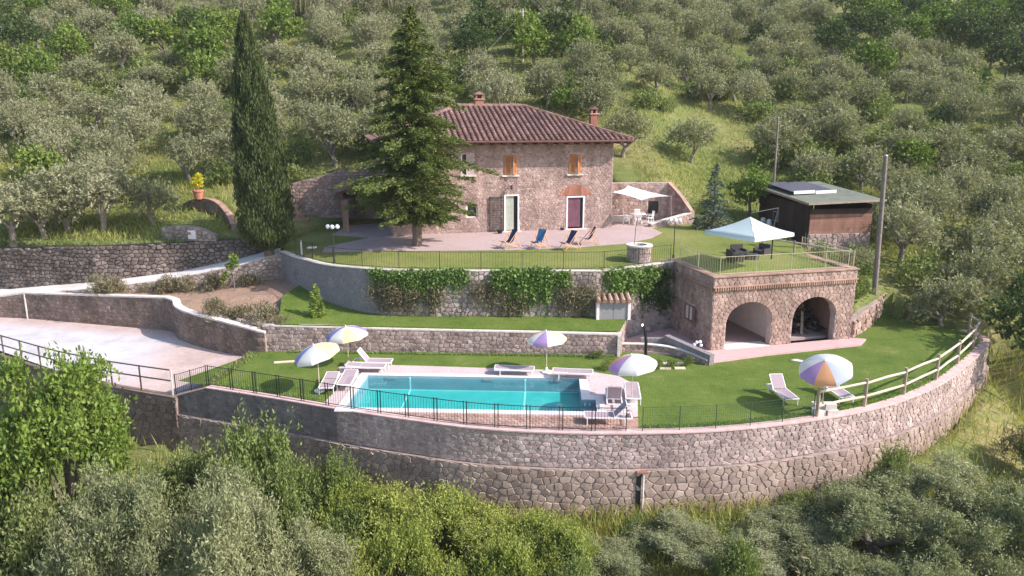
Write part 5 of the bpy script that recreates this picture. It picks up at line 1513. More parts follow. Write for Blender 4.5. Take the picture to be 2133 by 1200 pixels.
well = thing("garden_well", "round stone garden well on the terrace lawn near the fence", "well", (7.42, 43.05, tz(7.4, 43)))
rgw = random.Random(9)
for c in range(5):
    for k in range(13):
        t0 = 2 * math.pi * (k + 0.5 * (c % 2)) / 13; t1 = t0 + 2 * math.pi / 13 - 0.04
        h0, h1 = c * 0.17, c * 0.17 + 0.158
        r0, r1_ = 0.5, 0.70 + rgw.uniform(-0.012, 0.02)
        mb = MB(); q = [(r0, t0), (r1_, t0), (r1_, (t0 + t1) / 2), (r1_, t1), (r0, t1)]
        mb.prism([(a * math.cos(b), a * math.sin(b)) for a, b in q], h0, h1); mb.build("stone", 'grey_stone', well)
mb = MB(); mb.lathe([(0.66, 0), (0.66, 0.84), (0.5, 0.84), (0.5, 0.2)], (0, 0, 0), 24); mb.build("masonry_core", 'mortar', well)
for k in range(8):
    t0 = 2 * math.pi * k / 8; t1 = t0 + 2 * math.pi / 8 - 0.02
    mb = MB(); n = 5
    q = [(0.77, t0 + (t1 - t0) * i / n) for i in range(n + 1)] + [(0.44, t1 - (t1 - t0) * i / n) for i in range(n + 1)]
    mb.prism([(a * math.cos(b), a * math.sin(b)) for a, b in q], 0.86, 0.97); mb.build("rim_stone", 'cap', well)
mb = MB(); mb.lathe([(0.45, 0), (0.46, 0.04)], (0, 0, 0.82), 20); mb.build("lid", 'dark', well)
mb = MB(); mb.tube([(-0.25, 0.3, 0.9), (-0.2, 0.3, 1.9), (-0.1, 0.3, 2.55)], 0.018, 6); mb.build("rod", 'iron', well)

def lamp_post(x, y, z, h, label):
    t = thing("garden_lamp", label, "lamp post", (x, y, z))
    mb = MB(); mb.tube([(0, 0, 0), (0, 0, 0.25), (0, 0, 0.3), (0, 0, h)], [0.07, 0.06, 0.03, 0.025], 8); mb.build("post", 'iron', t)
    for dx, dy in ((-0.28, 0), (0.28, 0), (0, -0.1)):
        mb = MB(); mb.tube([(0, 0, h - 0.15), (dx * 0.6, dy * .6, h - 0.1), (dx, dy, h)], 0.014, 6); a = mb.build("arm", 'iron', t)
        mb = MB(); mb.lathe([(0.05, 0.0), (0.11, 0.06), (0.13, 0.14), (0.09, 0.24), (0.03, 0.27)], (dx, dy, h), 10); mb.build("globe", 'lamp_glass', a)
lamp_post(9.55, 43.6, tz(9.55, 43.6), 2.15, "three-globe garden lamp on a dark post, right of the stone well")
lamp_post(-10.5, 43.5, tz(-10.5, 43.5), 2.0, "three-globe garden lamp on the curved left end of the terrace")
# small stakes and a table on the left terrace
mb = MB(); mb.box((0, 0, 0.45), (0.09, 0.09, 0.95)); o = mb.build("marker_post", 'cap'); o.location = (-13.2, 46.3, tz(-13.2, 46.3)); tag(o, "pale square post on the terrace end beside the cypress", "post")
bt = thing("side_table", "small pale table on the left end of the terrace", "table", (-12.3, 45.4, tz(-12.3, 45.4)))
mb = MB(); mb.box((0, 0, 0.62), (0.5, 0.4, 0.05)); mb.build("tabletop", 'cap', bt)
mb = MB(); mb.box((0, 0, 0.3), (0.08, 0.08, 0.6)); mb.build("leg", 'iron', bt)

# shade sail, table and chairs
sail = thing("shade_sail", "cream triangular shade sail stretched from the house's right corner", "shade sail", (7.1, 53.5, 7.05))
cs = [Vector((0, 0, 0)), Vector((1.75, 4.1, 0.12)), Vector((4.6, 2.0, -0.50)), Vector((1.9, -1.4, -0.42))]
mb = MB(); nn = 10; vs = []
for i in range(nn + 1):
    for j in range(nn + 1):
        u, v = i / nn, j / nn
        uu = u + 0.16 * (0.5 - u) * math.sin(math.pi * v); vv = v + 0.16 * (0.5 - v) * math.sin(math.pi * u)
        p = cs[0] * (1 - uu) * (1 - vv) + cs[3] * uu * (1 - vv) + cs[2] * uu * vv + cs[1] * (1 - uu) * vv
        p = p + Vector((0, 0, -0.25 * math.sin(math.pi * u) * math.sin(math.pi * v)))
        vs.append(p)
mb.add(vs, [(i * (nn + 1) + j, (i + 1) * (nn + 1) + j, (i + 1) * (nn + 1) + j + 1, i * (nn + 1) + j + 1) for i in range(nn) for j in range(nn)])
mb.build("cloth", 'u_white', sail, smooth=True)
mb = MB(); mb.tube([(1.95, -1.45, -2.6), (1.92, -1.42, -0.4)], 0.02, 6); mb.build("stake", 'steel', sail)
mb = MB(); mb.tube([(4.75, 2.0, -2.0), (4.66, 2.02, -0.45)], 0.03, 6); mb.build("stake", 'steel', sail)
tb = thing("garden_table", "round white garden table under the shade sail", "table", (9.35, 55.5, 4.53))
mb = MB(); mb.lathe([(0.58, 0), (0.6, 0.02), (0.58, 0.045)], (0, 0, 0.70), 20); mb.build("tabletop", 'white', tb)
for k in range(4):
    a = math.pi / 4 + k * math.pi / 2
    mb = MB(); mb.bar((0.1 * math.cos(a), 0.1 * math.sin(a), 0.70), (0.42 * math.cos(a), 0.42 * math.sin(a), 0.0), 0.045, 0.045); mb.build("leg", 'white', tb)
def white_chair():
    t = thing("garden_chair", "", "chair", (0, 0, 0), 0, "white garden chairs under the shade sail")
    mb = MB(); mb.box((0, 0, 0.43), (0.46, 0.44, 0.04)); mb.build("seat", 'white', t)
    for k in range(5):
        mb = MB(); mb.box((-0.18 + 0.09 * k, 0.23, 0.68), (0.05, 0.025, 0.46), rx=R(-8)); mb.build("back_slat", 'white', t)
    mb = MB(); mb.box((0, 0.27, 0.91), (0.46, 0.03, 0.06)); mb.build("top_rail", 'white', t)
    for a in (-1, 1):
        for b in (-1, 1):
            mb = MB(); mb.bar((a * 0.19, b * 0.18, 0.42), (a * 0.23, b * 0.22, 0), 0.04, 0.04); mb.build("leg", 'white', t)
        mb = MB(); mb.bar((a * 0.24, -0.2, 0.64), (a * 0.24, 0.24, 0.66), 0.045, 0.03); mb.bar((a * 0.24, -0.18, 0.44), (a * 0.24, -0.19, 0.63), 0.03, 0.03); mb.build("armrest", 'white', t)
    return t
c0 = white_chair()
for k, (dx, dy, rz, lb) in enumerate(((-0.85, -0.25, R(75), "white garden chair on the house side of the round table"), (0.9, -0.1, R(-80), "white garden chair on the wall side of the round table"),
                                     (0.15, 0.9, R(0), "white garden chair behind the round table"), (-0.1, -0.9, R(175), "white garden chair in front of the round table"))):
    p = (9.35 + dx, 55.5 + dy, 4.53)
    if k == 0: c0.location = p; c0.rotation_euler = (0, 0, rz); c0["label"] = lb
    else: dup(c0, p, rz, label=lb)
mb = MB(); mb.box((0, 0, 0.22), (1.9, 0.5, 0.45)); o = mb.build("stone_bench", 'cap'); o.location = (8.2, 56.8, 4.5); tag(o, "low stone bench against the wall beside the white table", "bench")

# cantilever umbrella and rattan set on the garage lawn
cu = thing("cantilever_umbrella", "large square pale-blue and white cantilever umbrella on the garage lawn", "umbrella", (15.3, 43.45, 3.97))
mb = MB(); mb.tube([(0, 0, 0), (0, 0, 2.2), (0.22, 0.15, 3.15)], 0.045, 8); mb.build("mast", 'iron', cu)
mb = MB(); mb.tube([(0.22, 0.15, 3.15), (-2.0, -1.9, 3.12)], 0.03, 8); mb.build("arm", 'iron', cu)
ap = Vector((-2.05, -1.95, 2.92)); q = R(80); cs = []
for k in range(4):
    a = q + k * math.pi / 2
    cs.append(Vector((ap.x + 2.42 * math.cos(a), ap.y + 2.42 * math.sin(a), 2.08)))
for k in range(4):
    a, b = cs[k], cs[(k + 1) % 4]
    mb = MB(); n = 6; vs = []
    for i in range(n + 1):
        t = i / n
        for j in range(n + 1):
            s_ = j / n
            e_ = a.lerp(b, s_)
            p = ap.lerp(e_, t); p = p + Vector((0, 0, -0.10 * math.sin(math.pi * t) + 0.03 * math.sin(math.pi * s_) * t))
            vs.append(p)
    fs = [(i * (n + 1) + j, (i + 1) * (n + 1) + j, (i + 1) * (n + 1) + j + 1, i * (n + 1) + j + 1) for i in range(n) for j in range(n)]
    o_ = len(vs); 
    for j in range(n + 1): vs.append(a.lerp(b, j / n) + Vector((0, 0, -0.2)))
    fs += [(n * (n + 1) + j, o_ + j, o_ + j + 1, n * (n + 1) + j + 1) for j in range(n)]
    mb.add(vs, fs); mb.build("canopy_panel", 'canopy_blue' if k in (0, 1) else 'canopy', cu, smooth=True)
mb = MB()
for k in range(4): mb.tube([ap + Vector((0, 0, -0.03)), ap.lerp(cs[k], 0.5) + Vector((0, 0, -0.13)), cs[k] + Vector((0, 0, -0.03))], 0.015, 6)
mb.build("ribs", 'iron', cu)
for dx, dy in ((-0.4, -0.4), (0.42, -0.4), (-0.42, 0.42), (0.4, 0.42)):
    mb = MB(); mb.box((dx, dy, 0.03), (0.72, 0.72, 0.06), rnd.uniform(-.05, .05)); mb.build("base_slab", 'cap', cu)
def armchair(x, y, rz, label):
    t = thing("rattan_armchair", label, "armchair", (x, y, 3.98), rz, "dark rattan armchairs on the garage lawn")
    mb = MB(); mb.box((0, 0, 0.17), (0.76, 0.72, 0.34)); mb.build("body", 'rattan', t)
    mb = MB(); mb.box((0, 0.32, 0.56), (0.76, 0.12, 0.44)); mb.build("backrest", 'rattan', t)
    for s_ in (-1, 1):
        mb = MB(); mb.box((s_ * 0.33, -0.05, 0.45), (0.11, 0.62, 0.22)); mb.build("armrest", 'rattan', t)
    mb = MB(); mb.box((0, -0.05, 0.39), (0.53, 0.6, 0.10)); mb.build("cushion", 'rattan', t)
armchair(13.0, 43.0, R(100), "dark rattan armchair seen from its side, left of the low table")
armchair(13.7, 44.6, R(10), "dark rattan armchair facing the garage front, behind the low table")
armchair(15.2, 44.9, R(-50), "dark rattan armchair beside the umbrella mast")
ct = thing("coffee_table", "low dark rattan table between the armchairs", "table", (14.15, 43.45, 3.98))
mb = MB(); mb.box((0, 0, 0.20), (0.66, 0.52, 0.40)); mb.build("body", 'rattan', ct)
mb = MB(); mb.box((0, 0, 0.42), (0.74, 0.6, 0.035)); mb.build("tabletop", 'rattan', ct)
mb = MB(); mb.box((0, 0, 0.5), (0.5, 0.46, 1.0)); o = mb.build("storage_box", 'cushion'); o.location = (13.55, 42.85, 3.97); tag(o, "tall pale covered chair beside the left rattan armchair", "covered chair"); bpy.data.objects.remove(o)
# pots and small things by the doors
def pot(x, y, z, r, mat, label):
    t = thing("flower_pot", label, "flower pot", (x, y, z))
    mb = MB(); mb.lathe([(r * 0.6, 0), (r * 0.9, r * 1.3), (r, r * 1.3), (r, r * 1.55), (r * 0.85, r * 1.55)], (0, 0, 0), 14); mb.build("pot", mat, t)
    return t
pot(*hwp(7.15, -0.75), 0.20, 'black', "dark flower pot on the paving beside the green door")
pot(*hwp(11.7, -0.35), 0.15, 'black', "small dark pot against the wall left of the purple-curtained door")
pt = pot(-22.6, 54.1, 6.5, 0.42, 'terracotta', "terracotta pot with a bright yellow shrub on the curved garden wall")

# ------------------------------------------------------------------ poles and wires
def pole(x, y, z, h, r, lean, label, mat='pole_wood'):
    t = thing("utility_pole", label, "utility pole", (x, y, z))
    mb = MB(); mb.tube([(0, 0, -0.5), (lean * 0.5, 0, h * 0.5), (lean, 0, h)], [r, r * 0.85, r * 0.7], 10); mb.build("shaft", mat, t)
    mb = MB(); mb.lathe([(r * 0.78, 0), (r * 0.5, 0.06)], (lean, 0, h - 0.01), 10); mb.build("cap", 'steel', t)
    return t
pole(22.45, 45.1, 1.45, 8.6, 0.17, -0.25, "tall bare wooden pole standing right of the garage")
pole(21.9, 63.0, 6.0, 6.2, 0.11, -0.05, "slim dark wooden pole behind the wooden shed")
p3y = 88.0
pz = hill_z(1.2, p3y)
pp = thing("utility_pole", "thin pale power pole in the green trees above the house roof", "utility pole", (1.2, p3y, pz))
mb = MB(); mb.tube([(0, 0, -0.5), (0, 0, 5.6)], [0.11, 0.08], 8); mb.build("shaft", 'wood_rail', pp)
mb = MB(); mb.bar((-0.5, 0, 5.3), (0.5, 0, 5.3), 0.07, 0.07); mb.build("crossarm", 'wood_rail', pp)
def wire(a, b, sag, label):
    a, b = Vector(a), Vector(b); n = 16
    mb = MB(); mb.tube([a.lerp(b, i / n) + Vector((0, 0, -sag * 4 * (i / n) * (1 - i / n))) for i in range(n + 1)], 0.011, 4, False)
    tag(mb.build("power_line", 'grey_bark'), label, "power line")
wire((1.2, p3y, pz + 5.3), hwp(1.0, 8.5, 7.2), 0.8, "power line sagging from the thin pole down to the house roof")
wire((1.2, p3y, pz + 5.3), (26, 97, hill_z(26, 97) + 5.0), 1.2, "power line running right from the thin pole across the olive slope")

# ------------------------------------------------------------------ plants

def trunk_mesh(seed, h, r, lobes, lean=0.3, mat='grey_bark', n_limb=5):
    rg = random.Random(seed); mb = MB()
    fx, fy = rg.uniform(-lean, lean), rg.uniform(-lean, lean)
    fork = Vector((fx, fy, h))
    mb.tube([(0, 0, -0.4), (fx * 0.3, fy * 0.2, h * 0.4), fork], [r * 1.25, r, r * 0.8], 8)
    ls = rg.sample(list(lobes), min(n_limb, len(lobes)))
    for l in ls:
        e = Vector(l[:3])
        m = fork.lerp(e, 0.5) + Vector((rg.uniform(-.2, .2), rg.uniform(-.2, .2), -0.1))
        mb.tube([fork + Vector((0, 0, -0.1)), m, e], [r * 0.6, r * 0.4, r * 0.12], 6)
    me = mb.mesh("trunk"); me.materials.append(M[mat]); return me

def crown(seed, lobes, n, L, W, mat, out=0.6, up=0.3, rndm=0.8, shell=0.55, roll=1.0, droop=0.0):
    rg = rgen(seed)
    c, d, k = lobe_points(rg, lobes, n, shell)
    dirs = d * out + rg.normal(size=d.shape) * rndm + np.array([0, 0, up - droop])
    me = leaf_quads("crown", rg, c, dirs, L * (0.7 + 0.6 * rg.random(n)), W * (0.7 + 0.6 * rg.random(n)), roll)
    me.materials.append(M[mat]); return me

def rand_lobes(seed, n, R_, zc, zr, lr, core=True):
    rg = random.Random(seed); out = []
    for i in range(n):
        a = 2 * math.pi * (i * 0.618 + rg.uniform(-.08, .08)); q = math.sqrt((i + 0.5) / n)
        rr = R_ * q * rg.uniform(0.75, 1.05)
        s_ = lr * rg.uniform(0.7, 1.25)
        out.append((rr * math.cos(a), rr * math.sin(a), zc + zr * (1 - 1.15 * q * q) + rg.uniform(-.7, .6) * zr, s_, s_, s_ * rg.uniform(0.75, 1.0)))
    return out

def proto(name, cm, tm, label, cat, group=None):
    t = thing(name, label, cat, (0, 0, -500), 0, group)
    obj("crown", cm, None, t); 
    if tm is not None: obj("trunk", tm, None, t)
    return t
used = set()
def place(p, loc, rz, sc, label=None, group=None):
    if p.name not in used:
        used.add(p.name)
        p.location = loc; p.rotation_euler = (0, 0, rz); p.scale = (sc, sc, sc) if isinstance(sc, (int, float)) else sc
        if label: p["label"] = label
        if group: p["group"] = group
        elif "group" in p and label: del p["group"]
        return p
    r = dup(p, loc, rz, sc, label, group)
    if label and not group and "group" in r: del r["group"]
    return r

# far olives
OL = []
for s in range(6):
    lb = rand_lobes(100 + s, 15 + s % 3, 1.85, 2.05, 0.85, 0.74)
    OL.append(proto("olive_tree", crown_twigs(200 + s, lb, 620, 9, 0.75, 0.22, 0.075, 'olive', out=0.7, up=0.45), trunk_mesh(300 + s, 0.95, 0.17, lb), "olive tree", "olive tree"))
BR = []
for s in range(4):
    lb = rand_lobes(400 + s, 15, 1.9, 2.6, 1.2, 0.85)
    BR.append(proto("broadleaf_tree", crown_twigs(500 + s, lb, 400, 7, 0.7, 0.30, 0.18, 'broad', out=0.7, up=0.3), trunk_mesh(600 + s, 1.6, 0.15, lb, mat='bark'), "broadleaf tree", "tree"))
BD = []
for s in range(2):
    lb = rand_lobes(420 + s, 12, 1.8, 3.2, 1.3, 0.95)
    BD.append(proto("broadleaf_tree", crown_twigs(520 + s, lb, 400, 7, 0.7, 0.28, 0.16, 'broad_dark', out=0.7, up=0.3), trunk_mesh(620 + s, 1.6, 0.15, lb, mat='bark'), "dark tree", "tree"))
SH = []
for s in range(3):
    lb = rand_lobes(700 + s, 8, 1.0, 0.7, 0.45, 0.6)
    SH.append(proto("hill_shrub", crown_twigs(720 + s, lb, 190, 7, 0.6, 0.22, 0.11, 'shrub_mid', out=0.6, up=0.6), None, "shrub", "shrub"))
PATCH = [(-52, 83, 8), (-60, 76, 6), (-38, 91, 6), (-33, 82, 4), (1, 85, 6), (8, 88, 5), (52, 106, 10), (61, 95, 9), (-27, 90, 4), (-68, 98, 9), (68, 110, 12), (-50, 110, 6), (16, 116, 5), (40, 92, 4)]
def pix(x, y, z):
    """where a point shows in the picture, used only to word the labels"""
    dz = 12.4 - z; ca, sa = math.cos(R(13)), math.sin(R(13)); d = y * ca + dz * sa
    return 1066.5 + 1560 * x / d, 600 + 1560 * (dz * ca - y * sa) / d
def zone(x, y):
    u, v = pix(x, y, hill_z(x, y) + 2.5)
    col = ("at the left edge" if u < 160 else "above the curved garden wall" if u < 470 and v > 230 else "left of the cypress" if u < 480 else "between cypress and conifer" if u < 760 else
           "above the conifer's right side" if u < 960 else "above the farmhouse roof" if u < 1150 else "above the right-hand chimney" if u < 1330 else "between chimney and slim pole" if u < 1560 else
           "above the wooden shed" if u < 1760 else "above the tall bare pole" if u < 1930 else "at the right edge")
    row = "top of the slope" if v < 60 else "upper slope" if v < 140 else "middle of the slope" if v < 230 else "lower slope"
    return f"grey-green olive tree {col}, {row}", f"olive trees {col}, {row}"
rgv = random.Random(21)
ns = {'o': 0, 'b': 0, 's': 0}
row = 0
y = 50.5
while y < 124:
    sp_ = 5.15 if y < 70 else 5.7
    x = -0.71 * y - 4 + (row % 2) * sp_ * 0.5
    while x < 0.71 * y + 4:
        px, py = x + rgv.uniform(-1.3, 1.3), y + rgv.uniform(-1.2, 1.2)
        x += sp_
        if py < 62.5 and -13.5 < px < 14.5: continue
        if py < 66 and -10.5 < px < 10: continue
        if py < 61 and -25 < px < -12 and not (py > 56.5 and px < -21.5): continue
        if py < 60.5 and -19.5 < px: 
            if px < 27: continue
        if 17 < px < 27 and py < 61: continue
        if py < 59 and px > 0 and px < 30: continue
        if 17 < px < 24 and 61 < py < 64: continue
        pat = any((px - a) ** 2 + (py - b) ** 2 < c * c for a, b, c in PATCH)
        if not pat and rgv.random() < 0.05: pat = None
        # the open yellow meadow right behind the house
        if 10.5 < px < 21 and py < 71 + (px - 10) * 0.5: continue
        gz = ground_z(px, py)
        if pat:
            if rgv.random() < (0.5 if px > 45 else 0.3): p = rgv.choice(BD); col = "dark"
            else: p = rgv.choice(BR); col = "bright"
            zl, zg = zone(px, py)
            place(p, (px, py, gz), rgv.uniform(0, 6.28), rgv.uniform(0.85, 1.2), zl.replace("grey-green olive tree", f"{col} green broadleaf tree"), zg.replace("olive", col + " green")); ns['b'] += 1
        elif pat is None:
            place(rgv.choice(BR), (px, py, gz), rgv.uniform(0, 6.28), rgv.uniform(0.6, 0.9), *[t_.replace("grey-green olive tree", "small bright green tree alone among olives").replace("olive trees", "single green trees") for t_ in zone(px, py)]); ns['b'] += 1
        elif ns['o'] < 288:
            lb, gp_ = zone(px, py)
            place(rgv.choice(OL), (px, py, gz - 0.1), rgv.uniform(0, 6.28), (rgv.uniform(0.84, 1.26),) * 2 + (rgv.uniform(0.8, 1.25),), lb, gp_); ns['o'] += 1
    y += sp_ * 0.90
    row += 1
for i in range(240):
    py = rgv.uniform(62, 118); px = rgv.uniform(-0.7 * py, 0.7 * py)
    if (py < 72 and -11 < px < 22): continue
    s_ = rgv.uniform(0.7, 1.6)
    place(rgv.choice(SH), (px, py, ground_z(px, py)), rgv.uniform(0, 6.28), s_, *[t_.replace("grey-green olive tree", "low green shrub among olives").replace("olive trees", "green shrubs") for t_ in zone(px, py)])
print("TREES", ns)
# hand-placed olives
for i, (x, yy, sc, lb) in enumerate([
        (-28.0, 51.0, 1.25, "broad olive tree right above the dry stone wall, with a dark hollow in its crown"),
        (-31.5, 50.0, 1.1, "olive tree above the dry stone wall, next left of the broad one"),
        (-25.0, 51.8, 0.85, "small thin olive tree beside the low curved rock wall"),
        (23.6, 41.6, 1.0, "olive tree at the right end of the lawn, inside the curved wall"),
        (25.9, 43.4, 0.95, "olive tree at the end of the curved wall, behind the last fence post"),
        (28.5, 45.2, 1.05, "olive tree just right of the tall bare pole's foot"),
        (26.6, 50.4, 1.15, "large olive tree between the tall pole and the right edge, lower row"),
        (31.8, 49.0, 1.1, "olive tree near the right edge, level with the wooden shed"),
        (29.3, 54.0, 1.2, "olive tree behind the tall bare pole, second row"),
        (35.8, 53.5, 1.15, "olive tree at the right edge, second row above the wall"),
        (34.5, 46.0, 1.0, "olive tree at the right edge, above the end of the curved wall"),
        (22.3, 47.3, 0.55, "small twisted olive tree in front of the wooden shed's red wall"),
        (25.6, 54.5, 0.8, "olive tree against the right end of the wooden shed"),
        (9.2, 63.2, 1.0, "olive tree beside the right end of the farmhouse roof"),
        (15.4, 65.5, 1.0, "olive tree on the yellow meadow right of the farmhouse"),
        (-14.5, 62.8, 1.25, "tall olive tree above the bank wall between cypress and conifer")]):
    low_ = 0.75 if yy < 50 and x > 20 else 0.1
    place(OL[i % 6], (x, yy, ground_z(x, yy) - low_), i * 1.3, sc, lb)
place(BR[1], (18.2, 57.0, ground_z(18.2, 57)), 0.4, (0.75, 0.75, 0.8), "leafy bright green tree beside the little blue spruce")
place(BD[0], (27.9, 38.3, -1.6), 0.4, 0.95, "dark green tree outside the curved wall at the right edge")
place(BD[1], (30.3, 41.5, -0.9), 2.4, 0.9, "dark green tree at the right edge, behind the one outside the wall")
for i, (x, yy, sc, lb) in enumerate([(20.9, 44.0, 0.8, "green weeds on the bank behind the garage's rubble wall"), (22.0, 46.3, 0.8, "green weeds around the foot of the tall bare pole"),
        (26.0, 46.8, 1.2, "green bush on the bank right of the tall pole"), (20.0, 47.6, 0.7, "shrub below the wooden shed's footing"), (22.9, 48.4, 0.8, "shrub below the right end of the wooden shed"),
        (24.6, 39.8, 0.7, "low green bush inside the end of the curved wall"), (-22.5, 58.6, 0.9, "shrub behind the pot on the curved garden wall"), (-17.6, 61.0, 0.9, "bright bush on top of the bank wall by the cypress"),
        (19.6, 45.6, 0.6, "low shrub beside the single-rail fence")]):
    place(SH[i % 3], (x, yy, ground_z(x, yy)), i, sc, lb)

# reeds high on the slope
rg = rgen(5)
def reed():
    n = 420; c = np.zeros((n, 3)); c[:, :2] = rg.normal(size=(n, 2)) * 1.1; c[:, 2] = 1.7 + rg.random(n) * 1.6
    d = np.stack([rg.normal(size=n) * 0.1, rg.normal(size=n) * 0.1, np.ones(n)], 1)
    me = leaf_quads("canes", rg, c, d, 2.2 + rg.random(n), 0.10, 1.0); me.materials.append(M['reed']); return me
rm = reed()
r0 = thing("reed_clump", "tall pale reeds at the top of the slope, right of the cypress tip", "reeds", (-30, 112, hill_z(-30, 112)), 0, "reeds at the top of the slope")
obj("canes", rm, None, r0)
for i in range(13):
    x = -36 + i * 1.7 + rgv.uniform(-.5, .5); yy = 108 + (i * 37 % 7); dup(r0, (x, yy, hill_z(x, yy)), i, rgv.uniform(0.9, 1.4))

# the cypress
rg = rgen(11)
n = 52000; H_ = 14.45
t = rg.random(n) ** 0.85
ang = rg.random(n) * 2 * math.pi
rad = 1.66 * np.minimum(1, (t + 0.012) * 11) ** 0.6 * np.clip(1 - t ** 1.75, 0, 1) ** 0.75 + 0.05
lump = 1 + 0.11 * np.sin(ang * 5 + t * 31) + 0.08 * np.sin(ang * 9 - t * 57) + 0.05 * np.sin(ang * 2 + 4)
q = rad * lump * (1 - 0.32 * rg.random(n) ** 1.5) * (1 + 0.06 * rg.normal(size=n))
c = np.stack([q * np.cos(ang) - 0.55 * t, q * np.sin(ang), 0.5 + t * H_], 1)
d = np.stack([np.cos(ang) * 0.25 + rg.normal(size=n) * 0.25, np.sin(ang) * 0.25 + rg.normal(size=n) * 0.25, np.ones(n)], 1)
cy = thing("cypress", "tall dark slender cypress standing at the end of the terrace wall", "cypress", (-15.75, 47.9, 3.5))
me = leaf_quads("crown", rg, c, d, 0.20 + 0.18 * rg.random(n), 0.06 + 0.035 * rg.random(n)); me.materials.append(M['cypress']); obj("crown", me, None, cy)
mb = MB(); mb.tube([(0, 0, -0.6), (0, 0, 3), (-0.2, 0, 9), (-0.5, 0, 15.5)], [0.34, 0.28, 0.16, 0.03], 10); mb.build("trunk", 'bark', cy)

# conifers
def conifer(seed, H_, R0, z0, nlev, nbr, nl, L, W, mat, droop, irregular=0.25, taper=0.85, prof=None):
    rg = rgen(seed); cs = []; ds = []; mb = MB()
    mb.tube([(0, 0, -0.5), (0, 0, H_ * 0.5), (0, 0, H_ * 0.97)], [0.022 * H_, 0.013 * H_, 0.02], 8)
    for i in range(nlev):
        f = (i + rg.random() * 0.8) / nlev
        z = z0 + (H_ - z0) * f
        Rl = R0 * (1 - f) ** taper + 0.12
        for b in range(max(3, int(nbr * (1 - 0.45 * f)))):
            a = rg.random() * 2 * math.pi
            if prof: Rl = R0 * lerp_path(prof, f)[0] * (1 + 0.28 * math.sin(3 * a + 9 * f) * math.sin(17 * f + a) + 0.12 * math.sin(5 * a - 23 * f))
            ln = Rl * (1 - irregular * rg.random() ** 0.8 * 1.6) * (1.12 if rg.random() < 0.15 else 1)
            if ln < 0.1: continue
            m = max(6, int(nl * ln / R0))
            s_ = rg.random(m) ** 0.7
            rr = ln * s_
            wd = 0.10 * ln * (1.15 - s_) * rg.normal(size=m) * 1.6
            zz = z + 0.10 * ln * s_ - droop * ln * s_ ** 2 + rg.normal(size=m) * 0.07 - 0.10 * rg.random(m)
            cs.append(np.stack([rr * math.cos(a) - wd * math.sin(a), rr * math.sin(a) + wd * math.cos(a), zz], 1))
            ds.append(np.stack([math.cos(a) + rg.normal(size=m) * 0.6, math.sin(a) + rg.normal(size=m) * 0.6, -droop * 1.2 + rg.normal(size=m) * 0.35], 1))
            if ln > 0.8:
                mb.tube([(0, 0, z), (ln * 0.5 * math.cos(a), ln * 0.5 * math.sin(a), z + 0.05 * ln - droop * ln * 0.25), (ln * 0.92 * math.cos(a), ln * 0.92 * math.sin(a), z + 0.09 * ln - droop * ln * 0.84)], [0.012 * ln + 0.01, 0.009 * ln, 0.006], 4, False)
    c = np.concatenate(cs); d = np.concatenate(ds); n = len(c)
    me = leaf_quads("crown", rg, c, d, L * (0.6 + 0.8 * rg.random(n)), W * (0.7 + 0.6 * rg.random(n))); me.materials.append(M[mat])
    tm = mb.mesh("trunk"); tm.materials.append(M['bark'])
    return me, tm
cm, tm = conifer(31, 14.4, 4.35, 1.5, 66, 13, 320, 0.22, 0.075, 'spruce', 0.20, 0.42, 0.78, [(0, 0.55), (0.08, 0.95), (0.2, 1.0), (0.45, 0.84), (0.68, 0.6), (0.85, 0.34), (1.0, 0.06)])
co = thing("conifer", "large shaggy green conifer in front of the house's left half", "conifer", (-6.0, 46.9, tz(-6, 46.9)))
obj("crown", cm, None, co); obj("trunk", tm, None, co)
cm, tm = conifer(32, 4.7, 1.55, 0.15, 22, 9, 34, 0.24, 0.08, 'blue_spruce', 0.12, 0.2, 0.95)
co = thing("blue_spruce", "small blue-green spruce on the lawn left of the wooden shed", "conifer", (14.3, 53.0, tz(14.3, 53)))
obj("crown", cm, None, co); obj("trunk", tm, None, co)
cm, tm = conifer(33, 1.9, 0.48, 0.05, 16, 7, 26, 0.16, 0.06, 'thuja', -0.15, 0.2, 0.7)
co = thing("thuja_bush", "slim yellow-green conifer bush alone on the lower lawn", "shrub", (-10.85, 40.2, 1.42))
obj("crown", cm, None, co); obj("trunk", tm, None, co)
# yellow shrub in the pot, sapling by the road
lb = [(0, 0, 0.75, 0.42, 0.42, 0.5), (0.12, 0, 1.05, 0.3, 0.3, 0.3), (-0.2, 0, 0.6, 0.3, 0.3, 0.3)]
ys = thing("yellow_shrub", "bright yellow shrub growing in the terracotta pot", "shrub", (-22.6, 54.1, 7.0))
obj("crown", crown(41, lb, 700, 0.17, 0.09, 'yellow', up=0.4), None, ys)
lb = [(0.05, 0, 2.1, 0.28, 0.28, 0.3), (-0.25, 0, 1.6, 0.25, 0.25, 0.22), (0.2, 0, 1.75, 0.2, 0.2, 0.2), (-0.5, 0, 1.05, 0.26, 0.26, 0.2), (-0.75, 0, 0.7, 0.18, 0.18, 0.14)]
sp2 = thing("sapling", "thin yellow-leaved sapling leaning over the rubble wall by the road", "sapling", (-17.2, 45.3, 1.7))
obj("crown", crown(42, lb, 520, 0.17, 0.10, 'thuja', up=0.1), None, sp2)
mb = MB(); mb.tube([(0, 0, -0.2), (-0.05, 0, 1.0), (0.05, 0, 2.2)], [0.03, 0.025, 0.012], 6); mb.tube([(0, 0, 0.7), (-0.4, 0, 1.1), (-0.75, 0, 0.75)], [0.018, 0.014, 0.008], 5); mb.build("trunk", 'grey_bark', sp2)

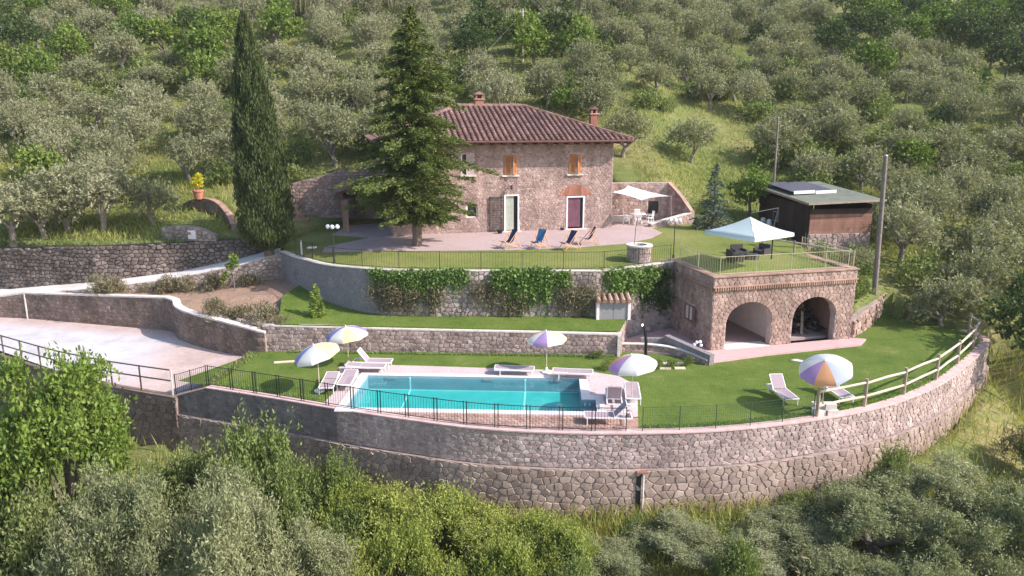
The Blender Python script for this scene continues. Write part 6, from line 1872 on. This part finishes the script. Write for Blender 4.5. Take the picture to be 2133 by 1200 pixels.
# ivy and dry creepers on the terrace wall
def wall_y(x): return lerp_path([(p[0], p[1]) for p in TWALL], x)[0]
def creeper(seed, blobs, n, L, W, mat, name, label, cat="ivy"):
    rg = rgen(seed); b = np.array(blobs)      # x, z, rx, rz, depth
    w = b[:, 2] * b[:, 3]; k = rg.choice(len(b), n, p=w / w.sum())
    a = rg.random(n) * 2 * math.pi; q = np.sqrt(rg.random(n))
    x = b[k, 0] + b[k, 2] * q * np.cos(a); z = b[k, 1] + b[k, 3] * q * np.sin(a)
    yw = np.interp(x, [p[0] for p in TWALL], [p[1] for p in TWALL])
    yy = yw - 0.05 - b[k, 4] * np.sqrt(np.maximum(0, 1 - q ** 2)) * (0.45 + 0.55 * rg.random(n))
    x0 = b[:, 0].mean(); c = np.stack([x - x0, yy - wall_y(x0), z], 1)
    d = np.stack([rg.normal(size=n) * 0.7, -0.5 + rg.normal(size=n) * 0.5, -0.5 + rg.normal(size=n) * 0.6], 1)
    c[:, 2] -= np.abs(rg.normal(size=n)) ** 1.5 * 0.28; c[:, 0] += rg.normal(size=n) * 0.2; c[:, 1] *= 0.8
    t = thing(name, label, cat, (x0, wall_y(x0), 0))
    me = leaf_quads("foliage", rg, c, d, L * (0.6 + 0.8 * rg.random(n)), W * (0.6 + 0.8 * rg.random(n))); me.materials.append(M[mat])
    o = obj("foliage", me, None, t, kind="stuff")
    rs = random.Random(seed); mb = MB()
    for i in range(7):
        xx = rs.choice(blobs); px = xx[0] - x0 + rs.uniform(-.3, .3)
        mb.tube([(px, wall_y(px + x0) - wall_y(x0) - 0.06, 1.5), (px + rs.uniform(-.3, .3), wall_y(px + x0) - wall_y(x0) - 0.12, 2.7), (px + rs.uniform(-.3, .3), wall_y(px + x0) - wall_y(x0) - 0.1, 3.8)], 0.02, 5)
    mb.build("stems", 'bark', t)
def strands(seed, x0, x1, top, drop0, drop1, gap=0.2, dep=0.4):
    rs = random.Random(seed); out = []; x = x0
    while x < x1:
        if rs.random() > gap:
            dr = rs.uniform(drop0, drop1) * (0.55 + 0.45 * math.sin(math.pi * (x - x0) / (x1 - x0)))
            out.append((x, top + rs.uniform(-.05, .18) - dr / 2, rs.uniform(0.16, 0.34), dr / 2 + 0.1, rs.uniform(0.4, 1.0) * dep))
        x += rs.uniform(0.12, 0.3)
    return out
creeper(51, strands(1, -7.9, -2.7, 4.05, 0.3, 1.6, 0.36), 4200, 0.17, 0.11, 'ivy', "climbing_ivy", "green ivy hanging over the terrace wall, left clump, nearest the rendered part")
creeper(52, strands(2, -0.8, 3.9, 4.1, 0.4, 1.8, 0.28, 0.5), 5200, 0.18, 0.12, 'ivy', "climbing_ivy", "bright green ivy spilling over the middle of the terrace wall, below the deck chairs")
creeper(53, strands(3, 4.7, 8.0, 4.05, 0.35, 1.5, 0.34), 2900, 0.16, 0.11, 'ivy', "climbing_ivy", "green ivy hanging above the little store with grey doors")
creeper(54, strands(4, -8.0, -4.0, 3.3, 0.8, 1.9, 0.25, 0.6), 3600, 0.20, 0.05, 'dry_creeper', "dry_creeper", "brownish dry creeper under the left ivy clump on the terrace wall", "creeper")
creeper(55, strands(5, -1.9, 1.2, 3.4, 0.7, 2.0, 0.3, 0.5), 2600, 0.20, 0.05, 'dry_creeper', "dry_creeper", "brownish dry creeper left of the middle ivy on the terrace wall", "creeper")
creeper(56, strands(6, 2.6, 4.8, 3.2, 0.8, 1.9, 0.2, 0.6), 2300, 0.20, 0.05, 'dry_creeper', "dry_creeper", "brownish dry creeper on the terrace wall, beside the little store", "creeper")
creeper(57, [(8.4, 3.5, 0.7, 0.5, 0.4), (7.7, 2.6, 0.5, 0.5, 0.35), (8.8, 2.2, 0.4, 0.4, 0.35)], 2000, 0.16, 0.10, 'broad_dark', "climbing_ivy", "dark ivy in the shaded corner beside the garage")
# rocks and dry plants along the soil bed
rgr = random.Random(12)
for i in range(15):
    t_ = i / 14; x = -17.0 + 4.6 * t_ + rgr.uniform(-.12, .12); yy = 40.75 - 1.6 * t_ + rgr.uniform(-.2, .25) - 0.25 * math.sin(math.pi * t_)
    bm_ = bmesh.new(); bmesh.ops.create_icosphere(bm_, subdivisions=2, radius=1)
    for v in bm_.verts:
        f = 1 + 0.35 * mnoise.noise(v.co * 1.3 + Vector((i * 7.1, 0, 0))); v.co = Vector((v.co.x * f * rgr.uniform(.98, 1.02), v.co.y * f, v.co.z * f))
    me = bpy.data.meshes.new("rock"); bm_.to_mesh(me); bm_.free()
    o = obj("rock", me, 'rock'); s_ = rgr.uniform(0.16, 0.30); o.scale = (s_ * 1.2, s_, s_ * 0.9); o.rotation_euler = (0, 0, rgr.uniform(0, 6)); o.location = (x, yy, soil_z(x, yy) + s_ * 0.35)
    tag(o, "pale rough rock edging the bare soil bed above the S-curved wall", "rock", "rocks edging the soil bed")
DRY = []
for s in range(2):
    lb = rand_lobes(740 + s, 6, 0.5, 0.35, 0.25, 0.35)
    DRY.append(proto("dry_bush", crown(760 + s, lb, 420, 0.22, 0.04, 'dry_creeper', out=0.4, up=0.7, rndm=0.6), None, "dry bush", "bush"))
for i in range(34):
    if i < 14: x = rgr.uniform(-17, -12.4); yy = 40.9 - 0.35 * (x + 17) + rgr.uniform(-.3, .6); zz = soil_z(x, yy); lb_ = ("dry brown plant among the rocks of the soil bed", "dry plants in the soil bed")
    else:
        x = rgr.uniform(-26, -16.5); yy = lerp_path([(p[0], p[1]) for p in rpt], x)[0] - rgr.uniform(0.2, 0.7); zz = 1.6; lb_ = ("dry brown plant at the foot of the rubble wall below the road", "dry plants under the road")
    place(DRY[i % 2], (x, yy, zz), i, rgr.uniform(0.6, 1.3), lb_[0], lb_[1])
for i, (x, yy, lb_) in enumerate([(7.35, 35.75, "dark little bush between the stepping slabs, nearer the shower"), (8.05, 35.95, "dark little bush between the stepping slabs, right of the other"), (4.75, 35.6, "dark little bush at the deck's far right corner"), (8.95, 36.2, "dark little bush at the tip of the curved courtyard wall"), (4.4, 37.4, "dark little bush at the foot of the pool's back wall")]):
    place(SH[i % 3], (x, yy, 0.0), i * 2.0, 0.26, lb_)

# ------------------------------------------------------------------ foreground trees
ON = []
for s in range(4):
    lb = rand_lobes(800 + s, 19, 1.95, 2.5, 1.15, 0.46)
    ON.append(proto("olive_tree", crown_twigs(820 + s, lb, 2100, 15, 0.55, 0.115, 0.036, 'olive_near', out=0.6, up=0.7, rndm=0.6, shell=0.8, jit=0.06), trunk_mesh(840 + s, 1.2, 0.17, lb, n_limb=8), "olive", "olive tree"))
BN = []
for s in range(2):
    lb = rand_lobes(860 + s, 22, 2.6, 3.7, 1.7, 0.62)
    BN.append(proto("broadleaf_tree", crown_twigs(870 + s, lb, 2100, 13, 0.8, 0.155, 0.085, 'broad', out=0.8, up=0.35, shell=0.7, jit=0.08, hang=0.25), trunk_mesh(880 + s, 2.0, 0.22, lb, mat='bark', n_limb=9), "tree", "tree"))
YN = []
for s in range(3):
    lb = rand_lobes(900 + s, 13, 1.5, 1.1, 0.7, 0.5)
    YN.append(proto("shrub", crown_twigs(910 + s, lb, 1400, 13, 0.65, 0.11, 0.05, 'shrub', out=0.5, up=0.9, shell=0.8), trunk_mesh(920 + s, 0.4, 0.06, lb, mat='bark', n_limb=8), "shrub", "shrub"))
MN = []
for s in range(3):
    lb = rand_lobes(930 + s, 13, 1.5, 1.2, 0.85, 0.5)
    MN.append(proto("shrub", crown_twigs(940 + s, lb, 1400, 13, 0.75, 0.12, 0.052, 'shrub_mid', out=0.5, up=0.9, shell=0.8), trunk_mesh(950 + s, 0.4, 0.06, lb, mat='bark', n_limb=8), "shrub", "shrub"))
def fgp(lst, i, x, yy, zc, sc, design_c, label):
    """stand a foreground plant so that its crown's middle is at height zc, rooted in the slope"""
    gz = ground_z(x, yy)
    zc -= 1.4 if lst is BN else (0.85 if lst is MN else 0.55)
    s_z = max(0.45 * sc, min(1.75 * sc, (zc - gz) / design_c))
    place(lst[i % len(lst)], (x, yy, gz), i * 1.7 + x, (sc, sc, s_z), label)
fgp(BN, 0, -17.6, 26.4, 1.35, 1.05, 3.9, "big bright green tree at the left edge, in front of the gravel yard")
fgp(BN, 1, -15.9, 26.0, -2.2, 0.7, 3.7, "lower bright green tree at the right foot of the big left one")
fgp(BN, 1, -21.8, 25.0, 0.0, 0.95, 3.9, "bright green tree cut by the left edge, beside the big one")
for i, (x, yy, zc, sc, lb_) in enumerate([(-12.9, 27.8, -1.25, 0.85, "mid-green shrub against the wall below the lawn's left corner"), (-10.4, 27.2, -1.10, 1.15, "broad mid-green shrub under the shaded grey wall"),
        (-8.4, 26.8, -1.65, 0.85, "mid-green shrub under the wall, right of the broad one"), (-7.0, 27.4, -1.75, 0.7, "green shrub where the smooth wall turns to stonework"), (-6.0, 25.5, -2.75, 0.8, "small mid-green shrub in the tall grass, left of the yellow-green row"),
        (-11.6, 25.2, -1.95, 0.95, "mid-green shrub behind the silvery olives at lower left"), (-1.2, 24.6, -3.25, 0.8, "mid-green shrub in front of the yellow-green row"), (-18.6, 22.6, -2.55, 1.1, "dim green shrub in the lower left corner")]):
    fgp(MN, i, x, yy, zc, sc, 1.5, lb_)
for i, (x, yy, zc, sc, lb_) in enumerate([(-4.6, 26.1, -2.50, 0.95, "yellow-green shrub at the left end of the row under the stone wall"), (-2.9, 26.4, -2.40, 0.9, "yellow-green shrub, second of the row under the stone wall"),
        (-1.1, 25.9, -2.65, 0.95, "yellow-green shrub, third of the row under the stone wall"), (0.7, 25.8, -2.80, 0.9, "yellow-green shrub at the right end of the row, left of the drain pipe"),
        (-6.4, 26.6, -2.45, 0.75, "yellow-green shrub among the mid-green ones under the smooth wall"), (-12.6, 26.6, -0.75, 0.6, "tall thin yellow-green shrub beside the big left tree"), (8.3, 26.4, -3.45, 0.6, "yellowish shrub between the olives below the curved wall")]):
    fgp(YN, i, x, yy, zc, sc, 1.35, lb_)
for i, (x, yy, zc, sc, lb_) in enumerate([(-14.4, 23.2, -1.50, 1.0, "silvery olive tree at lower left, the leftmost and lightest"), (-12.0, 22.2, -1.85, 1.0, "silvery olive tree at lower left, second from the left"),
        (-8.9, 21.6, -1.80, 1.0, "silvery olive tree at the bottom, third from the left"), (-10.3, 24.0, -1.80, 0.9, "silvery olive tree behind the lower left ones"), (-6.9, 22.6, -2.40, 0.75, "small silvery olive tree at the edge of the tall grass"),
        (3.3, 24.6, -3.65, 0.85, "olive tree left of the drain pipe, with its trunk showing"), (6.3, 25.6, -3.05, 0.85, "olive tree just right of the drain pipe"), (8.9, 25.0, -3.35, 0.85, "olive tree below the curved wall, second right of the drain pipe"),
        (10.6, 25.8, -2.75, 0.95, "olive tree against the curved wall, third right of the drain pipe"), (13.9, 26.2, -2.15, 1.15, "tall olive tree against the curved wall's right half"), (17.0, 27.4, -1.85, 1.05, "olive tree under the brightest part of the curved wall"),
        (16.6, 24.2, -2.75, 1.1, "olive tree at lower right, in front of the tall one"), (19.3, 25.6, -2.15, 1.1, "olive tree at the right edge, lower right"), (12.2, 23.4, -3.35, 1.0, "olive tree at the bottom, right of the brown grass"),
        (14.6, 22.2, -3.45, 1.0, "olive tree at the bottom right, nearest the camera"), (5.0, 22.4, -4.05, 0.85, "olive tree at the bottom, below the drain pipe"), (20.4, 22.6, -3.05, 1.0, "olive tree in the lower right corner"), (17.9, 21.4, -3.55, 0.95, "olive tree at the bottom edge near the right corner")]):
    fgp(ON, i, x, yy, zc, sc, 2.7, lb_)

for i, (x, yy, zc, sc, lb_) in enumerate([(5.1, 26.6, -3.0, 0.55, "mid-green bush in front of the drain pipe"), (11.9, 27.6, -2.5, 0.6, "green bush at the wall foot between two olives, right half"), (8.0, 23.2, -3.2, 0.7, "mid-green bush between the bottom olives, right of the middle"),
        (15.6, 28.2, -1.7, 0.65, "green bush at the wall foot below the rail fence"), (21.8, 28.2, -1.7, 0.8, "green bush on the grass at the right edge"), (1.8, 22.4, -3.4, 0.75, "mid-green bush at the bottom middle"), (-14.2, 27.6, -1.6, 0.75, "mid-green bush in the dip between the big left tree and the wall"), (-15.2, 25.2, -1.9, 0.9, "mid-green bush behind the leftmost silvery olive"), (-17.4, 24.9, -0.7, 1.15, "broad green bush hiding the trunk of the big left tree"), (-19.4, 25.2, -0.9, 1.1, "green bush at the left edge under the big left tree"), (-15.9, 27.3, -0.9, 0.8, "green bush between the big left tree and the yard wall"), (24.5, 31.5, -1.4, 0.7, "green bush below the curved wall's right end")]):
    fgp(MN, i, x, yy, zc, sc, 1.2, lb_)
for i, (x, yy, zc, sc, lb_) in enumerate([(-5.6, 23.6, -3.1, 0.8, "yellow-green bush at the bottom, right of the small silvery olive"), (-3.9, 24.4, -2.9, 0.8, "yellow-green bush in the tall grass, left of the bottom middle"), (-2.4, 23.0, -3.4, 0.75, "low yellow-green bush at the bottom edge, left of the middle"),
        (-0.2, 23.4, -3.3, 0.8, "yellow-green bush at the bottom middle"), (-7.8, 24.9, -2.3, 0.75, "yellow-green bush between olives and shrubs at lower left"), (-16.2, 23.6, -1.9, 0.7, "yellowish bush under the big left tree"), (-13.6, 27.6, -0.9, 0.75, "tall yellow-green bush at the wall foot, right of the big left tree"), (-11.4, 27.6, -0.75, 0.8, "yellow-green bush against the shaded wall, behind the broad mid-green shrub"), (-8.9, 27.3, -1.15, 0.7, "yellow-green bush against the shaded wall, nearer the stonework"), (2.0, 24.6, -3.0, 0.7, "yellow-green bush left of the olive with the bare trunk")]):
    fgp(YN, i, x, yy, zc, sc, 1.1, lb_)
for i, (x, yy) in enumerate([(9.6, 23.8), (10.4, 22.8), (8.8, 22.6), (10.9, 24.2), (22.5, 30.5), (24.0, 33.0), (-5.2, 24.2), (-3.6, 23.4)]):
    place(DRY[i % 2], (x, yy, ground_z(x, yy)), i, rgr.uniform(1.6, 2.4), "large dry brown bush in the grass below the curved wall", "dry bushes below the curved wall")
# ------------------------------------------------------------------ grasses
def grass(name, seed, pts, h, w, mat, lean=0.35):
    rg = rgen(seed); p = np.array(pts); n = len(p)
    hh = h * (0.5 + rg.random(n)); d = np.stack([rg.normal(size=n) * lean, rg.normal(size=n) * lean, np.ones(n)], 1)
    p[:, 2] += hh * 0.42
    me = leaf_quads(name, rg, p, d, hh, w * (0.6 + 0.8 * rg.random(n))); me.materials.append(M[mat] if isinstance(mat, str) else mat)
    o = obj(name, me, None); return o
rgg = random.Random(77)
pts = []
while len(pts) < 60000:
    x = rgg.uniform(-22, 36); yy = rgg.uniform(18.5, 31 if rgg.random() < 0.7 else 44)
    fy = lerp_path(FRONT_Y, x)[0]
    if yy > fy - 0.35 and x < 28.2: continue
    dens = 0.5 + 0.5 * mnoise.noise((x * 0.5, yy * 0.5, 4.0))
    if rgg.random() > dens: continue
    pts.append((x, yy, ground_z(x, yy)))
tag(grass("tall_grass", 1, pts, 0.8, 0.045, 'grass_tall'), "tall yellow-green grass on the slope below the curved wall", "grass", kind="stuff")
pts = []
while len(pts) < 90000:
    yy = 47 + 62 * rgg.random() ** 1.3; x = rgg.uniform(-0.7 * yy - 2, 0.7 * yy + 2)
    by = lerp_path(BACK_Y, x)[0]
    if yy < by + 0.5: continue
    if abs(x - 22.5) < 3.4 and 49 < yy < 58: continue
    if yy < 63 and -9 < x < 10 : continue
    if yy < 60.8 and -19.5 < x < -9: continue
    dens = 0.45 + 0.6 * mnoise.noise((x * 0.14, yy * 0.14, 9.0))
    if rgg.random() > dens: continue
    pts.append((x, yy, ground_z(x, yy)))
tag(grass("hill_grass", 2, pts, 0.42, 0.055, 'grass_tall', 0.5), "rough yellow-green grass over the olive slope", "grass", kind="stuff")
pts = []
for i in range(5200):
    t_ = rgg.random(); 
    if rgg.random() < 0.5:
        x = -46 + 30 * t_; yy = lerp_path([(p[0], p[1]) for p in dpth], x)[0] + 0.35 + rgg.random() * 0.7; zz = ground_z(x, yy)
    else:
        k = rgg.random(); a, b = (-13.6, 38.2), (-14.2, 33.3); x = a[0] + (b[0] - a[0]) * k + rgg.uniform(-.45, .15); yy = a[1] + (b[1] - a[1]) * k; zz = -0.1
    pts.append((x, yy, zz))
tag(grass("edge_grass", 3, pts, 0.22, 0.05, 'shrub_mid', 0.5), "fringe of grass along the top of the dry wall and the yard's edge", "grass", kind="stuff")
pts = []
outl = smooth_path([p for p in inner(FRONT, 0.45)][2:18], 0.5)
for i in range(9000):
    p = outl[rgg.randrange(len(outl) - 1)]; x = p[0] + rgg.uniform(-.3, .3); yy = p[1] + rgg.uniform(0, .35)
    if -8.6 < x < 5.3: continue
    pts.append((x, yy, 0.0))
for i in range(9000):
    x = rgg.uniform(-12, 5.4); pts.append((x, 38.15 - 0.045 * (x + 4) - rgg.random() * 0.25, 0.0))
tag(grass("lawn_fringe", 4, pts, 0.10, 0.03, 'ivy', 0.5), "longer grass left along the walls round the pool lawn", "grass", kind="stuff")

# ------------------------------------------------------------------ light summer haze over the slope
hb = MB(); hb.box((8, 104, 28), (262, 236, 96))
hz = hb.build("haze", None, None, kind="stuff")
hm = bpy.data.materials.new("summer_haze"); hm.use_nodes = True; hn = hm.node_tree; hn.nodes.clear()
ho = hn.nodes.new("ShaderNodeOutputMaterial"); pv = hn.nodes.new("ShaderNodeVolumePrincipled")
pv.inputs["Color"].default_value = (0.9, 0.92, 0.95, 1); pv.inputs["Density"].default_value = 0.0002
hn.links.new(pv.outputs[0], ho.inputs["Volume"]); hz.data.materials.append(hm)

for o_ in list(bpy.data.objects):
    if o_.parent is None and o_.location.z < -300:            # kinds that found no place
        for c_ in list(o_.children): bpy.data.objects.remove(c_)
        bpy.data.objects.remove(o_)
